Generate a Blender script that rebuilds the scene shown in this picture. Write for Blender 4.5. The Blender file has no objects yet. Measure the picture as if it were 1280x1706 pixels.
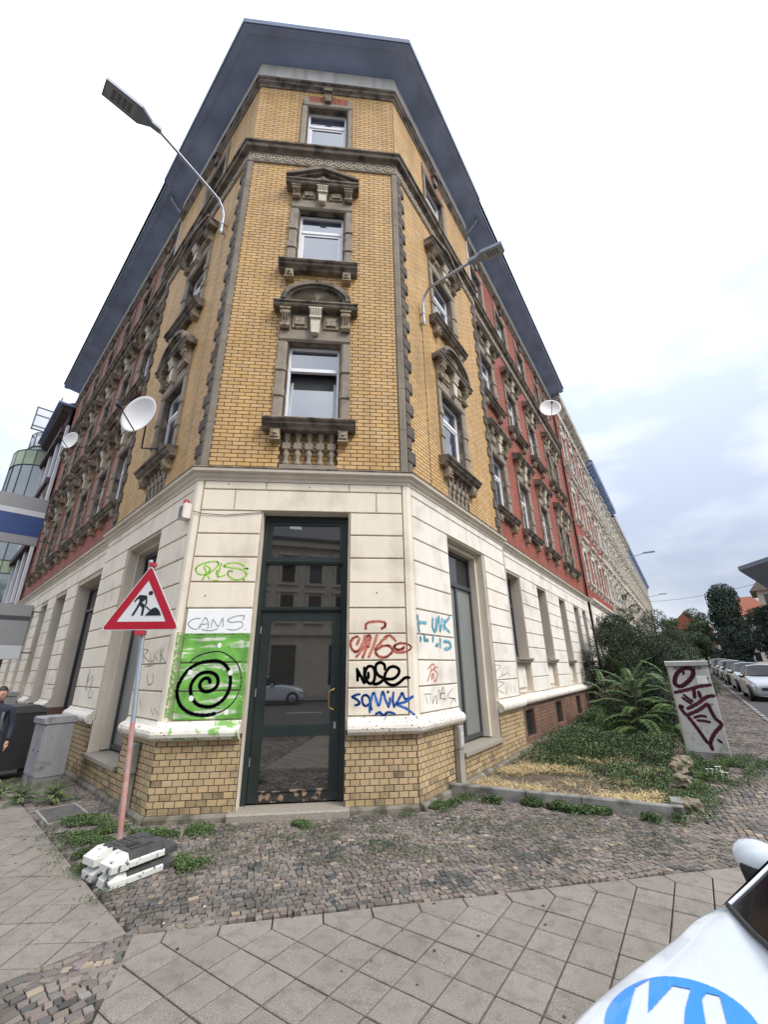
import bpy, bmesh, math, random
import numpy as np
from math import sin, cos, tan, pi, radians, sqrt, atan2
from mathutils import Matrix, Vector, noise as mnoise
random.seed(7); RNG = np.random.default_rng(7)
scene = bpy.context.scene
COL = scene.collection

# ------------------------------------------------------------------ camera
cam_d = bpy.data.cameras.new('camera'); cam = bpy.data.objects.new('camera', cam_d); COL.objects.link(cam)
cam_d.sensor_fit = 'HORIZONTAL'; cam_d.sensor_width = 36.0; cam_d.lens = 692.2685*36/1280
cam_d.clip_start = 0.05; cam_d.clip_end = 2000
CR = Vector((0.99514483, -0.09730169, -0.01480395)); CU = Vector((-0.02068489, -0.3538212, 0.93508432)); CF = Vector((0.09622324, 0.93023811, 0.35411601))
cam.matrix_world = Matrix(((CR.x, CU.x, -CF.x, 2.44626505), (CR.y, CU.y, -CF.y, -6.66544096), (CR.z, CU.z, -CF.z, 1.8), (0, 0, 0, 1)))
CAMP = Vector((2.446, -6.665, 1.8))
scene.camera = cam

# ------------------------------------------------------------------ sky and sun (bright overcast)
world = bpy.data.worlds.new('World'); scene.world = world; world.use_nodes = True
nt = world.node_tree; nt.nodes.clear()
def wn(t, **k):
    n = nt.nodes.new(t)
    for a, b in k.items(): setattr(n, a, b)
    return n
SUN_EL, SUN_ROT = radians(50), radians(150)
out = wn('ShaderNodeOutputWorld'); bg1 = wn('ShaderNodeBackground'); bg2 = wn('ShaderNodeBackground'); mx = wn('ShaderNodeMixShader')
sky = wn('ShaderNodeTexSky', sky_type='NISHITA', sun_disc=False, sun_elevation=SUN_EL, sun_rotation=SUN_ROT)
sky.air_density = 1.0; sky.dust_density = 2.0
nt.links.new(sky.outputs[0], bg1.inputs[0]); bg1.inputs[1].default_value = 0.15
tc = wn('ShaderNodeTexCoord'); mp = wn('ShaderNodeMapping'); mp.inputs['Scale'].default_value = (1.0, 1.0, 2.6)
n1 = wn('ShaderNodeTexNoise'); n1.inputs['Scale'].default_value = 2.1; n1.inputs['Detail'].default_value = 6; n1.inputs['Roughness'].default_value = .52
cr = wn('ShaderNodeValToRGB'); cr.color_ramp.elements[0].position = .36; cr.color_ramp.elements[0].color = (.47, .53, .66, 1)
cr.color_ramp.elements[1].position = .62; cr.color_ramp.elements[1].color = (.82, .86, .92, 1)
sep = wn('ShaderNodeSeparateXYZ'); gr = wn('ShaderNodeMapRange'); gr.inputs['From Min'].default_value = .15; gr.inputs['From Max'].default_value = .88
gr.inputs['To Min'].default_value = .68; gr.inputs['To Max'].default_value = 1.65
nt.links.new(tc.outputs['Generated'], mp.inputs[0]); nt.links.new(mp.outputs[0], n1.inputs[0]); nt.links.new(n1.outputs[0], cr.inputs[0])
nt.links.new(tc.outputs['Generated'], sep.inputs[0]); nt.links.new(sep.outputs['Z'], gr.inputs[0])
nt.links.new(cr.outputs[0], bg2.inputs[0]); nt.links.new(gr.outputs[0], bg2.inputs[1])
mx.inputs[0].default_value = .93
nt.links.new(bg1.outputs[0], mx.inputs[1]); nt.links.new(bg2.outputs[0], mx.inputs[2]); nt.links.new(mx.outputs[0], out.inputs[0])
sl = bpy.data.lights.new('sun', 'SUN'); sl.energy = 1.8; sl.angle = radians(22); sl.color = (1, .95, .87)
so = bpy.data.objects.new('sun', sl); COL.objects.link(so)
# light comes from the front right, high up
sd = Vector((0.62, -0.62, 0.95)).normalized(); so.rotation_euler = sd.to_track_quat('Z', 'Y').to_euler()
scene.view_settings.view_transform = 'Standard'; scene.view_settings.look = 'None'
scene.view_settings.exposure = 0.70; scene.view_settings.gamma = 1.0; scene.view_settings.use_curve_mapping = False
scene.cycles.max_bounces = 6; scene.cycles.diffuse_bounces = 3; scene.cycles.glossy_bounces = 3; scene.cycles.transmission_bounces = 3

# ------------------------------------------------------------------ materials
MATS = {}
def M(name, col, rough=.8, var=.12, vs=2.0, isl=0.0, col2=None, c2lo=.45, c2hi=.65, c2s=3.0, bump=0.0, bs=80, metal=0, spec=.5, streak=0, hue=0, ior=None, coat=0, speck=0, ss=220, sat=(.92, 1.05)):
    if name in MATS: return MATS[name]
    m = bpy.data.materials.new(name); m.use_nodes = True; t = m.node_tree; N = t.nodes; L = t.links
    b = N['Principled BSDF']; b.inputs['Roughness'].default_value = rough; b.inputs['Metallic'].default_value = metal
    b.inputs['Specular IOR Level'].default_value = spec
    if ior: b.inputs['IOR'].default_value = ior
    if coat: b.inputs['Coat Weight'].default_value = coat
    geo = N.new('ShaderNodeNewGeometry')
    def nz(scale, det=4, vec=None):
        n = N.new('ShaderNodeTexNoise'); n.inputs['Scale'].default_value = scale; n.inputs['Detail'].default_value = det
        L.new(vec or geo.outputs['Position'], n.inputs['Vector']); return n.outputs[0]
    def mixc(fac, a, c, mode='MIX'):
        x = N.new('ShaderNodeMix'); x.data_type = 'RGBA'; x.blend_type = mode
        if isinstance(fac, float): x.inputs[0].default_value = fac
        else: L.new(fac, x.inputs[0])
        for s, v in ((x.inputs[6], a), (x.inputs[7], c)):
            if isinstance(v, tuple): s.default_value = (*v, 1)
            else: L.new(v, s)
        return x.outputs[2]
    def rng(src, a, c, lo, hi):
        r = N.new('ShaderNodeMapRange'); r.inputs[1].default_value = a; r.inputs[2].default_value = c
        r.inputs[3].default_value = lo; r.inputs[4].default_value = hi; L.new(src, r.inputs[0]); return r.outputs[0]
    cur = tuple(col)
    if col2 is not None: cur = mixc(rng(nz(c2s, 5), c2lo, c2hi, 0, 1), cur, tuple(col2))
    facs = []
    if var: facs.append(rng(nz(vs, 5), .3, .7, 1-var, 1+var))
    if isl:
        oi = N.new('ShaderNodeObjectInfo'); ad = N.new('ShaderNodeMath'); ad.operation = 'ADD'
        L.new(geo.outputs['Random Per Island'], ad.inputs[0]); L.new(oi.outputs['Random'], ad.inputs[1])
        fr_ = N.new('ShaderNodeMath'); fr_.operation = 'FRACT'; L.new(ad.outputs[0], fr_.inputs[0])
        facs.append(rng(fr_.outputs[0], 0, 1, 1-isl, 1+isl))
        if hue:
            m7 = N.new('ShaderNodeMath'); m7.operation = 'MULTIPLY'; m7.inputs[1].default_value = 7.31; L.new(fr_.outputs[0], m7.inputs[0])
            f7 = N.new('ShaderNodeMath'); f7.operation = 'FRACT'; L.new(m7.outputs[0], f7.inputs[0])
            hs = N.new('ShaderNodeHueSaturation'); L.new(rng(f7.outputs[0], 0, 1, .5-hue, .5+hue), hs.inputs['Hue'])
            m9 = N.new('ShaderNodeMath'); m9.operation = 'MULTIPLY'; m9.inputs[1].default_value = 13.7; L.new(fr_.outputs[0], m9.inputs[0])
            f9 = N.new('ShaderNodeMath'); f9.operation = 'FRACT'; L.new(m9.outputs[0], f9.inputs[0])
            L.new(rng(f9.outputs[0], 0, 1, *sat), hs.inputs['Saturation'])
            if isinstance(cur, tuple): hs.inputs['Color'].default_value = (*cur, 1)
            else: L.new(cur, hs.inputs['Color'])
            cur = hs.outputs[0]
    if speck: facs.append(rng(nz(ss, 2), .35, .65, 1-speck, 1+speck))
    if streak:
        mpn = N.new('ShaderNodeMapping'); mpn.inputs['Scale'].default_value = (5, 5, .35); L.new(geo.outputs['Position'], mpn.inputs[0])
        facs.append(rng(nz(1.0, 4, mpn.outputs[0]), .45, .75, 1.0, 1-streak))
    for f in facs:
        v = N.new('ShaderNodeCombineColor'); [L.new(f, v.inputs[i]) for i in range(3)]
        cur = mixc(1.0, cur, v.outputs[0], 'MULTIPLY')
    if isinstance(cur, tuple): b.inputs['Base Color'].default_value = (*cur, 1)
    else: L.new(cur, b.inputs['Base Color'])
    if bump:
        bp = N.new('ShaderNodeBump'); bp.inputs['Strength'].default_value = bump; bp.inputs['Distance'].default_value = .01
        L.new(nz(bs, 6), bp.inputs['Height']); L.new(bp.outputs[0], b.inputs['Normal'])
    MATS[name] = m; return m

YB = M('yellow_brick', (.60, .375, .155), .60, .08, 1.2, isl=.085, hue=.003, spec=.35, bump=.1, bs=120, streak=.24)
PB = M('plinth_brick', (.47, .345, .19), .65, .10, 2.4, isl=.09, hue=.008, bump=.25, bs=90, col2=(.33, .235, .13), c2lo=.52, c2hi=.75, c2s=3.2, speck=.10, ss=90)
PBD = M('soiled_plinth_brick', (.34, .25, .14), .75, .22, 3, isl=.13, hue=.008, bump=.3, bs=90, col2=(.19, .145, .09), c2lo=.48, c2hi=.66, c2s=5, speck=.15, ss=90)
RB = M('red_brick', (.33, .082, .044), .6, .12, 1.2, isl=.10, hue=.006, bump=.15)
RPB = M('brown_plinth_brick', (.20, .11, .075), .75, .2, 1.5, isl=.15, hue=.01, bump=.2)
MORT = M('mortar', (.06, .042, .028), .95, .2, 6)
MORTR = M('red_mortar', (.15, .05, .035), .95, .2, 6)
PL = M('cream_plaster', (.80, .715, .585), .75, .05, .9, col2=(.56, .48, .38), c2lo=.53, c2hi=.78, c2s=1.6, streak=.11, speck=.03, ss=60, bump=.12, bs=150)
PLW = M('side_plaster', (.80, .75, .67), .75, .05, .9, col2=(.55, .51, .44), c2lo=.53, c2hi=.78, c2s=1.6, streak=.12, speck=.03, ss=60, bump=.12, bs=150)
PLR = M('reveal_plaster', (.68, .61, .51), .85, .10, 1.4, streak=.12, bump=.1)
GROOVE = M('groove_plaster', (.46, .39, .30), .9, .2, 3)
LEDGE = M('flaked_ledge_paint', (.70, .65, .57), .6, .12, 3, col2=(.17, .13, .10), c2lo=.615, c2hi=.64, c2s=28, speck=.08, bump=.2, bs=60)
WPAINT = M('white_paint_patch', (.85, .85, .86), .6, .04, 3)
FASC = M('pale_fascia', (.82, .79, .73), .8, .12, 2, streak=.25)
ST = M('dark_sandstone', (.21, .172, .137), .9, .3, 3, col2=(.05, .044, .038), c2lo=.46, c2hi=.66, c2s=4, bump=.5, bs=50)
STL = M('grey_sandstone', (.31, .26, .205), .9, .22, 3, col2=(.14, .12, .10), c2lo=.5, c2hi=.72, c2s=3, bump=.4, bs=60)
STP = M('pale_sandstone', (.36, .29, .20), .85, .2, 9, col2=(.14, .12, .10), c2lo=.50, c2hi=.68, c2s=16, bump=.6, bs=50)
STPL = M('keystone_stone', (.62, .56, .45), .8, .12, 9)
QR = M('rusticated_quoin', (.115, .095, .078), .95, .35, 8, isl=.25, bump=1.0, bs=28)
QS = M('quoin_strip_stone', (.23, .195, .155), .9, .18, 3, isl=.06, bump=.3)
GRAN = M('granite_step', (.34, .30, .25), .7, speck=.3, var=.12, vs=60, bump=0, isl=0, c2lo=.45, c2hi=.65) if False else M('granite_step', (.34, .30, .25), .7, .12, 60, col2=(.20, .18, .15), c2s=90)
WF = M('white_window_frame', (.86, .86, .88), .35, .03)
GF = M('grey_window_frame', (.42, .45, .50), .4, .04)
DKF = M('old_dark_frame', (.05, .055, .06), .4, .1)
GL = M('window_glass', (.05, .06, .085), .03, .0, spec=.5, ior=3.0)
GLD = M('door_glass', (.018, .017, .015), .02, 0, ior=2.8)
GLDARK = M('dark_glass', (.02, .022, .026), .08, 0, ior=1.6)
CURT = M('dull_curtain_glass', (.20, .21, .20), .3, .1, 2, ior=1.9)
DOORP = M('door_green_black_paint', (.013, .022, .021), .42, .2, 3, coat=.2)
DOORW = M('worn_door_wood', (.018, .020, .018), .6, .2, 3, col2=(.30, .20, .14), c2lo=.52, c2hi=.60, c2s=11)
BRASS = M('brass', (.42, .29, .13), .35, .1, metal=1)
SOF = M('flare_lifted_soffit_blue', (.32, .40, .60), .75, .22, 1.1, speck=.05)  # soffit blue lightened so the base colour carries veiling lens flare
EDGE = M('eave_metal', (.12, .16, .26), .5, .1)
ROOF = M('slate_roof', (.09, .09, .10), .8, .2, 2)
ZINC = M('zinc_pipe', (.30, .32, .34), .45, .15, 4, metal=.5)
GALV = M('galvanised_steel', (.42, .46, .52), .42, .12, 6, metal=.6)
BLK = M('black_plastic', (.02, .02, .022), .6, .2, 5)

# ------------------------------------------------------------------ mesh helpers
class MB:
    def __init__(s): s.v = []; s.f = []; s.mi = []; s.sm = []
    def add(s, vs, fs, mi=0, sm=False):
        o = len(s.v); s.v += [tuple(p) for p in vs]
        for f in fs: s.f.append(tuple(i+o for i in f)); s.mi.append(mi); s.sm.append(sm)
    def box(s, x0, x1, y0, y1, z0, z1, mi=0, M_=None):
        vs = [(x, y, z) for z in (z0, z1) for y in (y0, y1) for x in (x0, x1)]
        if M_ is not None: vs = [M_ @ Vector(p) for p in vs]
        s.add(vs, [(0, 2, 3, 1), (4, 5, 7, 6), (0, 1, 5, 4), (2, 6, 7, 3), (0, 4, 6, 2), (1, 3, 7, 5)], mi)
    def cbox(s, x0, x1, yb, yf, z0, z1, c=.01, mi=0):
        # box whose front (towards -y, at yf<yb) is chamfered
        vs = [(x0, yb, z0), (x1, yb, z0), (x1, yb, z1), (x0, yb, z1), (x0, yf+c, z0), (x1, yf+c, z0), (x1, yf+c, z1), (x0, yf+c, z1),
              (x0+c, yf, z0+c), (x1-c, yf, z0+c), (x1-c, yf, z1-c), (x0+c, yf, z1-c)]
        fs = [(8, 9, 10, 11)]
        for i in range(4):
            j = (i+1) % 4; fs.append((4+i, 4+j, 8+j, 8+i)); fs.append((i, j, 4+j, 4+i))
        s.add(vs, fs, mi)
    def prism(s, poly, y0, y1, mi=0, axis='y', sm=False, cap=True):
        # poly of (x,z) extruded in y ; axis 'x': poly of (y,z) extruded in x ; axis 'z': poly of (x,y)
        n = len(poly); vs = []
        for yy in (y0, y1):
            for a, b in poly:
                vs.append({'y': (a, yy, b), 'x': (yy, a, b), 'z': (a, b, yy)}[axis])
        s.add(vs, [(i, (i+1) % n, n+(i+1) % n, n+i) for i in range(n)], mi, sm)
        if cap: s.add(vs, [tuple(range(n-1, -1, -1)), tuple(range(n, 2*n))], mi)
    def tube(s, pts, r, n=8, mi=0, cap=True):
        pts = [Vector(p) for p in pts]; rr = r if isinstance(r, (list, tuple)) else [r]*len(pts); vs = []
        up = None
        for i, p in enumerate(pts):
            d = (pts[min(i+1, len(pts)-1)]-pts[max(i-1, 0)]).normalized()
            if up is None: up = d.orthogonal().normalized()
            up = (up - d*up.dot(d)).normalized(); q = d.cross(up)
            for k in range(n):
                a = 2*pi*k/n; vs.append(p+(up*cos(a)+q*sin(a))*rr[i])
        fs = [(i*n+k, i*n+(k+1) % n, (i+1)*n+(k+1) % n, (i+1)*n+k) for i in range(len(pts)-1) for k in range(n)]
        s.add(vs, fs, mi, True)
        if cap: s.add(vs, [tuple(range(n-1, -1, -1)), tuple(range(len(vs)-n, len(vs)))], mi)
    def lathe(s, prof, n=16, mi=0, M_=None, sm=True):
        vs = [(r*cos(2*pi*k/n), r*sin(2*pi*k/n), z) for r, z in prof for k in range(n)]
        if M_ is not None: vs = [M_ @ Vector(p) for p in vs]
        m = len(prof)
        s.add(vs, [(i*n+k, i*n+(k+1) % n, (i+1)*n+(k+1) % n, (i+1)*n+k) for i in range(m-1) for k in range(n)], mi, sm)
        if prof[0][0] > 1e-4: s.add(vs, [tuple(range(n-1, -1, -1))], mi)
        if prof[-1][0] > 1e-4: s.add(vs, [tuple(range((m-1)*n, m*n))], mi)
    def mesh(s, name, *mats):
        me = bpy.data.meshes.new(name); me.from_pydata(s.v, [], s.f); me.update()
        for m in mats: me.materials.append(m)
        if len(mats) > 1: me.polygons.foreach_set('material_index', s.mi)
        if any(s.sm): me.polygons.foreach_set('use_smooth', s.sm)
        return me
def npmesh(name, V, F, mat, smooth=False, mi=None):
    me = bpy.data.meshes.new(name); V = np.asarray(V, dtype=np.float32); F = np.asarray(F, dtype=np.int32); k = F.shape[1]
    me.vertices.add(len(V)); me.vertices.foreach_set('co', V.ravel())
    me.loops.add(F.size); me.loops.foreach_set('vertex_index', F.ravel())
    me.polygons.add(len(F)); me.polygons.foreach_set('loop_start', np.arange(0, F.size, k, dtype=np.int32)); me.polygons.foreach_set('loop_total', np.full(len(F), k, dtype=np.int32))
    for m in (mat if isinstance(mat, (list, tuple)) else [mat]): me.materials.append(m)
    if mi is not None: me.polygons.foreach_set('material_index', np.asarray(mi, dtype=np.int32))
    me.polygons.foreach_set('use_smooth', np.full(len(F), bool(smooth), dtype=bool))
    me.update(calc_edges=True); me.validate(); return me
def obj(name, data, parent=None, mw=None, **props):
    o = bpy.data.objects.new(name, data); COL.objects.link(o)
    if parent is not None: o.parent = parent
    if mw is not None: o.matrix_basis = mw
    for k, v in props.items(): o[k] = v
    return o
def thing(name, label, cat, loc=(0, 0, 0), rotz=0, group=None, data=None, rot=None):
    o = bpy.data.objects.new(name, data); COL.objects.link(o); o.location = loc
    o.rotation_euler = rot if rot else (0, 0, rotz); o['label'] = label; o['category'] = cat
    if group: o['group'] = group
    return o
T = Matrix.Translation
def Rz(a): return Matrix.Rotation(a, 4, 'Z')

# ------------------------------------------------------------------ facade frames (x along the wall, -y outwards)
W = 3.55123; aL = 0.86119; aR = 0.87254
FR = {'F': Matrix.Identity(4), 'R': T((W, 0, 0)) @ Rz(aR), 'L': Rz(-aL)}
def frm(S, u, z, d=0): return FR[S] @ T((u, -d, z))
def gz(x, y):
    s = (x-W)*cos(aR)+y*sin(aR); q = (x-W)*sin(aR)-y*cos(aR)
    return 0.02*max(0, s-10) if q > -3 else 0.0
YL, YR = 5.15, 4.88; EL, ER = 20.5, 17.83; REC = .10
def sweep(prof, t0, t1, corner=True, d0=0):
    """profile [(d,z)] swept round the corner from left t0 to right t1 (world coordinates), closed with end caps"""
    nL = Vector((-sin(aL), -cos(aL))); nR = Vector((sin(aR), -cos(aR)))
    dL = Vector((-cos(aL), sin(aL))); dR = Vector((cos(aR), sin(aR)))
    rings = []
    for kind in ('L', 'a', 'b', 'R'):
        ring = []
        for d, z in prof:
            d = d+d0
            if kind == 'L': p = dL*t0+nL*d
            elif kind == 'a': p = Vector((-d*tan(aL/2), -d))
            elif kind == 'b': p = Vector((W+d*tan(aR/2), -d))
            else: p = Vector((W, 0))+dR*t1+nR*d
            ring.append((p.x, p.y, z))
        rings.append(ring)
    return rings
def ringmesh(name, rings, mat, cap=True):
    n = len(rings[0]); mb = MB(); vs = [p for r in rings for p in r]
    fs = [(i*n+k, i*n+(k+1) % n, (i+1)*n+(k+1) % n, (i+1)*n+k) for i in range(len(rings)-1) for k in range(n)]
    mb.add(vs, fs)
    if cap: mb.add(rings[0], [tuple(range(n-1, -1, -1))]); mb.add(rings[-1], [tuple(range(n))])
    return mb.mesh(name, mat)
def side_run(prof, S, u0, u1, mat, name, d0=0):
    mb = MB(); mb.prism([(-(d+d0), z) for d, z in prof], u0, u1, axis='x'); me = mb.mesh(name, mat); me.transform(FR[S]); return me

# ================================================================== the corner building
BLD = thing('corner_building', 'four-storey corner tenement of yellow and red brick over a cream plaster ground floor', 'building')
# window columns (u along each facade)
RW = [2.28]; RRED = [5.75, 8.4, 11.1, 13.95, 15.45]
LW = [-2.28]; LRED = [-6.15, -8.3, -10.6, -13.0, -15.4, -17.8]
SX = 1.10
Z1, Z2, Z3 = 6.05, 9.95, 13.9           # sill tops
H1, H2, H3 = 1.83, 1.80, 1.86
COLS = {'F': [(1.80, 1.0)], 'R': [(c, SX) for c in RW], 'RR': [(c, SX if c < 13 else .85) for c in RRED], 'L': [(c, SX) for c in LW], 'LR': [(c, SX) for c in LRED]}
SPAN = {'F': (0, W), 'R': (0, YR), 'RR': (YR, ER), 'L': (-YL, 0), 'LR': (-EL, -YL)}
DEP = {'F': 0, 'R': 0, 'L': 0, 'RR': -REC, 'LR': -REC}
def S0(S): return S[0]
# openings per facade section (u0,u1,z0,z1)
GFO = {'F': [(1.11, 2.53, .02, 4.30)], 'R': [(1.5, 3.3, .47, 4.28)], 'L': [(-3.2, -1.4, .47, 4.25)],
       'RR': [(5.25, 6.4, 2.02, 4.25), (8.2, 9.3, 2.02, 4.25), (11.15, 12.2, 2.02, 4.25), (13.85, 14.85, 2.02, 4.25), (15.7, 16.6, 2.02, 4.25)],
       'LR': [(-8.0, -5.4, .52, 4.18), (-11.0, -9.4, .52, 4.18), (-13.5, -12.3, 1.4, 4.18), (-16.0, -14.9, 1.4, 4.18), (-18.5, -17.4, 1.4, 4.18)]}
def up_open(S):
    o = []
    for c, s in COLS[S]:
        hw = .5*s
        o += [(c-hw, c+hw, Z1, Z1+H1), (c-hw, c+hw, Z2, Z2+H2), (c-hw, c+hw, Z3, Z3+H3)]
        if S in ('F', 'R', 'L'): o.append((c-.5*s, c+.5*s, 5.10, 5.83))
    return o
def wall_sheet(mb, u0, u1, z0, z1, holes, d, rev, mi=0, rmi=0):
    us = sorted({u0, u1, *[min(max(h[0], u0), u1) for h in holes], *[min(max(h[1], u0), u1) for h in holes]})
    zs = sorted({z0, z1, *[min(max(h[2], z0), z1) for h in holes], *[min(max(h[3], z0), z1) for h in holes]})
    for a, b in zip(us, us[1:]):
        for c, e in zip(zs, zs[1:]):
            mu, mz = (a+b)/2, (c+e)/2
            if any(h[0] < mu < h[1] and h[2] < mz < h[3] for h in holes): continue
            mb.add([(a, -d, c), (b, -d, c), (b, -d, e), (a, -d, e)], [(0, 1, 2, 3)], mi)
    for h in holes:
        a, b, c, e = h[0], h[1], max(h[2], z0), min(h[3], z1); r = h[4] if len(h) > 4 else rev
        mb.add([(a, -d, c), (b, -d, c), (b, -d, e), (a, -d, e), (a, -d+r, c), (b, -d+r, c), (b, -d+r, e), (a, -d+r, e)],
               [(1, 5, 6, 2), (3, 7, 4, 0), (4, 7, 6, 5)]+([(0, 4, 5, 1)] if h[2] >= z0 else [])+([(2, 6, 7, 3)] if h[3] < z1 else []), rmi)
CELL = {'RR': [(c-.33, c+.33, .22, .80) for c in (5.75, 8.75, 11.7, 14.35, 16.15)]}
NICHE = [(h[0]+.03, h[1]-.03, 1.22, 1.90, .14) for h in GFO['RR']]
for S in ('F', 'R', 'RR', 'L', 'LR'):
    u0, u1 = SPAN[S]; d = DEP[S]; mb = MB()
    wall_sheet(mb, u0, u1, 5.0, 16.5, up_open(S), d+.0, .30, 0, 1)
    me = mb.mesh('wall', MORTR if len(S) > 1 else MORT, ST); obj('wall', me, BLD, FR[S[0]], label='brick wall behind the facing of one facade')
    mb = MB(); hs = [tuple(h)+((.43,) if len(S) == 1 else (.40,)) for h in GFO[S]]
    if S == 'RR': hs += NICHE
    wall_sheet(mb, u0, u1, 1.0, 4.95, [h for h in hs], d, .3, 0, 1)
    obj('plaster_wall', mb.mesh('plaster_wall', GROOVE, PLR), BLD, FR[S[0]])
    mb = MB(); lo = [(h[0], h[1], h[2], 1.0, .46) for h in GFO[S] if h[2] < 1.0]+[(*c, .2) for c in CELL.get(S, [])]
    wall_sheet(mb, u0, u1, -.1, 1.0, lo, d+.0285, .3, 0, 1)
    obj('plinth_wall', mb.mesh('plinth_wall', MORT, PLR if len(S) == 1 else RPB), BLD, FR[S[0]])
# step walls where the red wings set back, and the hidden back of the building
mb = MB(); mb.box(YR-.03, YR, -.0, .25, 0, 16.5); obj('return_wall', mb.mesh('return_wall', PLR), BLD, FR['R'])
mb = MB(); mb.box(-YL, -YL+.03, -.0, .25, 0, 16.5); obj('return_wall', mb.mesh('return_wall', PLR), BLD, FR['L'])
PRt = FR['R'] @ Vector((ER, REC, 0)); PLf = FR['L'] @ Vector((-EL, REC, 0))
mb = MB(); mb.box(ER-.02, ER, REC+.02, 9, 0, 17.2); obj('gable_wall', mb.mesh('gable_wall', PLR), BLD, FR['R'])
mb = MB(); mb.box(-EL, -EL+.02, REC+.02, 9, 0, 17.2); obj('gable_wall', mb.mesh('gable_wall', PLR), BLD, FR['L'])
# roof
eo = sweep([(.80, 17.58)], EL, ER)
apx = (1.8, 9.0, 21.5); apr = FR['R'] @ Vector((ER, 6, 21.5)); apl = FR['L'] @ Vector((-EL, 6, 21.5))
rv = [eo[0][0], eo[1][0], eo[2][0], eo[3][0], tuple(apl), apx, tuple(apr)]
mb = MB(); mb.add(rv, [(0, 1, 5, 4), (1, 2, 5), (2, 3, 6, 5)]); obj('roof', mb.mesh('roof', ROOF), BLD)

# ------------------------------------------------------------------ bricks
CH, CL, JT = .0800, .232, .0105
def bricks(S, u0, u1, z0, z1, holes, d, depth=.014, CL=.232, CH=.0800):
    out_ = []; nrow = int(round((z1-z0)/CH)); ch = (z1-z0)/nrow
    for r in range(nrow):
        a0 = z0+r*ch; a1 = a0+ch-JT; zm = (a0+a1)/2
        ivs = [(u0, u1)]
        for h in holes:
            if h[2]-.01 < zm < h[3]+.01:
                nv = []
                for a, b in ivs:
                    if h[1] <= a or h[0] >= b: nv.append((a, b)); continue
                    if h[0] > a: nv.append((a, h[0]))
                    if h[1] < b: nv.append((h[1], b))
                ivs = nv
        off = (r % 2)*CL*.5
        for a, b in ivs:
            k = math.floor((a-off)/CL)
            while True:
                x0 = max(a, k*CL+off); x1 = min(b, (k+1)*CL+off)-JT
                if k*CL+off >= b: break
                if x1-x0 > .02: out_.append((S, x0, x1, a0, a1, d, depth))
                k += 1
    return out_
def brick_stuff(name, lst, mat, parent, **pr):
    A = np.array([(b[1], b[2], b[3], b[4], b[5], b[6]) for b in lst]); n = len(A)
    jit = RNG.uniform(-.002, .002, n); tl = RNG.uniform(-.0004, .0004, (n, 4))
    c = .0025; V = np.zeros((n, 8, 3)); yb = -(A[:, 4]-.012); yf = -(A[:, 4]+.005+jit*.5)
    X = [A[:, 0], A[:, 1], A[:, 1], A[:, 0]]; Zc = [A[:, 2], A[:, 2], A[:, 3], A[:, 3]]; sx = [1, -1, -1, 1]; sz = [1, 1, -1, -1]
    for i in range(4):
        V[:, i, 0] = X[i]; V[:, i, 1] = yb; V[:, i, 2] = Zc[i]
        V[:, 4+i, 0] = X[i]+c*sx[i]; V[:, 4+i, 1] = yf+tl[:, i]; V[:, 4+i, 2] = Zc[i]+c*sz[i]
    F = np.array([(4, 5, 6, 7), (0, 1, 5, 4), (1, 2, 6, 5), (2, 3, 7, 6), (3, 0, 4, 7)])
    FF = (np.arange(n)[:, None, None]*8+F[None]).reshape(-1, 4)
    me = npmesh(name, V.reshape(-1, 3), FF, mat); me.transform(FR[lst[0][0]]); return obj(name, me, parent, kind='stuff', **pr)
def up_block(S):   # rectangles where stone sits instead of brick
    o = []
    for c, s in COLS[S]:
        o += [(c-.70*s, c+.70*s, Z1-.05, Z1+H1+.75), (c-.70*s, c+.70*s, Z2-.05, Z2+H2+.6), (c-.66*s, c+.66*s, Z3, Z3+H3+.18)]
    return o
def pan(S): return [(c-.5*s, c+.5*s, 5.0, 5.83) for c, s in COLS[S]] if len(S) == 1 else []
for S, q0, q1 in (('F', .10, .10), ('R', .0, .0), ('L', .0, .0), ('RR', 0, 0), ('LR', 0, 0)):
    u0, u1 = SPAN[S]
    lst = bricks(S[0], u0+q0, u1-q1, 5.06, 13.33, up_block(S)+pan(S), DEP[S])
    lst += bricks(S[0], u0, u1, 13.80, 16.47, up_block(S), DEP[S])
    if pan(S): lst += [b[:5]+(-.10, b[6]) for b in bricks(S[0], pan(S)[0][0], pan(S)[0][1], 5.10, 5.83, [], 0)]
    brick_stuff('brickwork', lst, RB if len(S) > 1 else YB, BLD, label='red facing bricks' if len(S) > 1 else 'yellow glazed facing bricks')
pl = []
for S in ('F', 'R', 'L'):
    u0, u1 = SPAN[S]; hs = [(h[0]-.04, h[1]+.04, h[2]-.06, 1.1) for h in GFO[S]]
    if S == 'F': hs = [(h[0]-.0, h[1]+.0, -1, 1.1) for h in GFO[S]]
    pl += bricks(S, u0-.015, u1+.015, .085, .95, hs, .03, CL=.134, CH=.0786)
plr = {S: bricks(S[0], SPAN[S][0], SPAN[S][1], .085, .95, [(h[0]-.05, h[1]+.05, h[2], h[3]+.05) for h in CELL.get(S, [])]+[(h[0], h[1], h[2], 1.1) for h in GFO[S] if h[2] < 1], DEP[S]+.03, CL=.232, CH=.0786) for S in ('RR', 'LR')}
def bdist(b): return ((FR[b[0]] @ Vector(((b[1]+b[2])/2, 0, b[3])))-CAMP).length
pl.sort(key=bdist); near, rest = pl[:298], pl[298:]
bcache = {}
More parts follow.
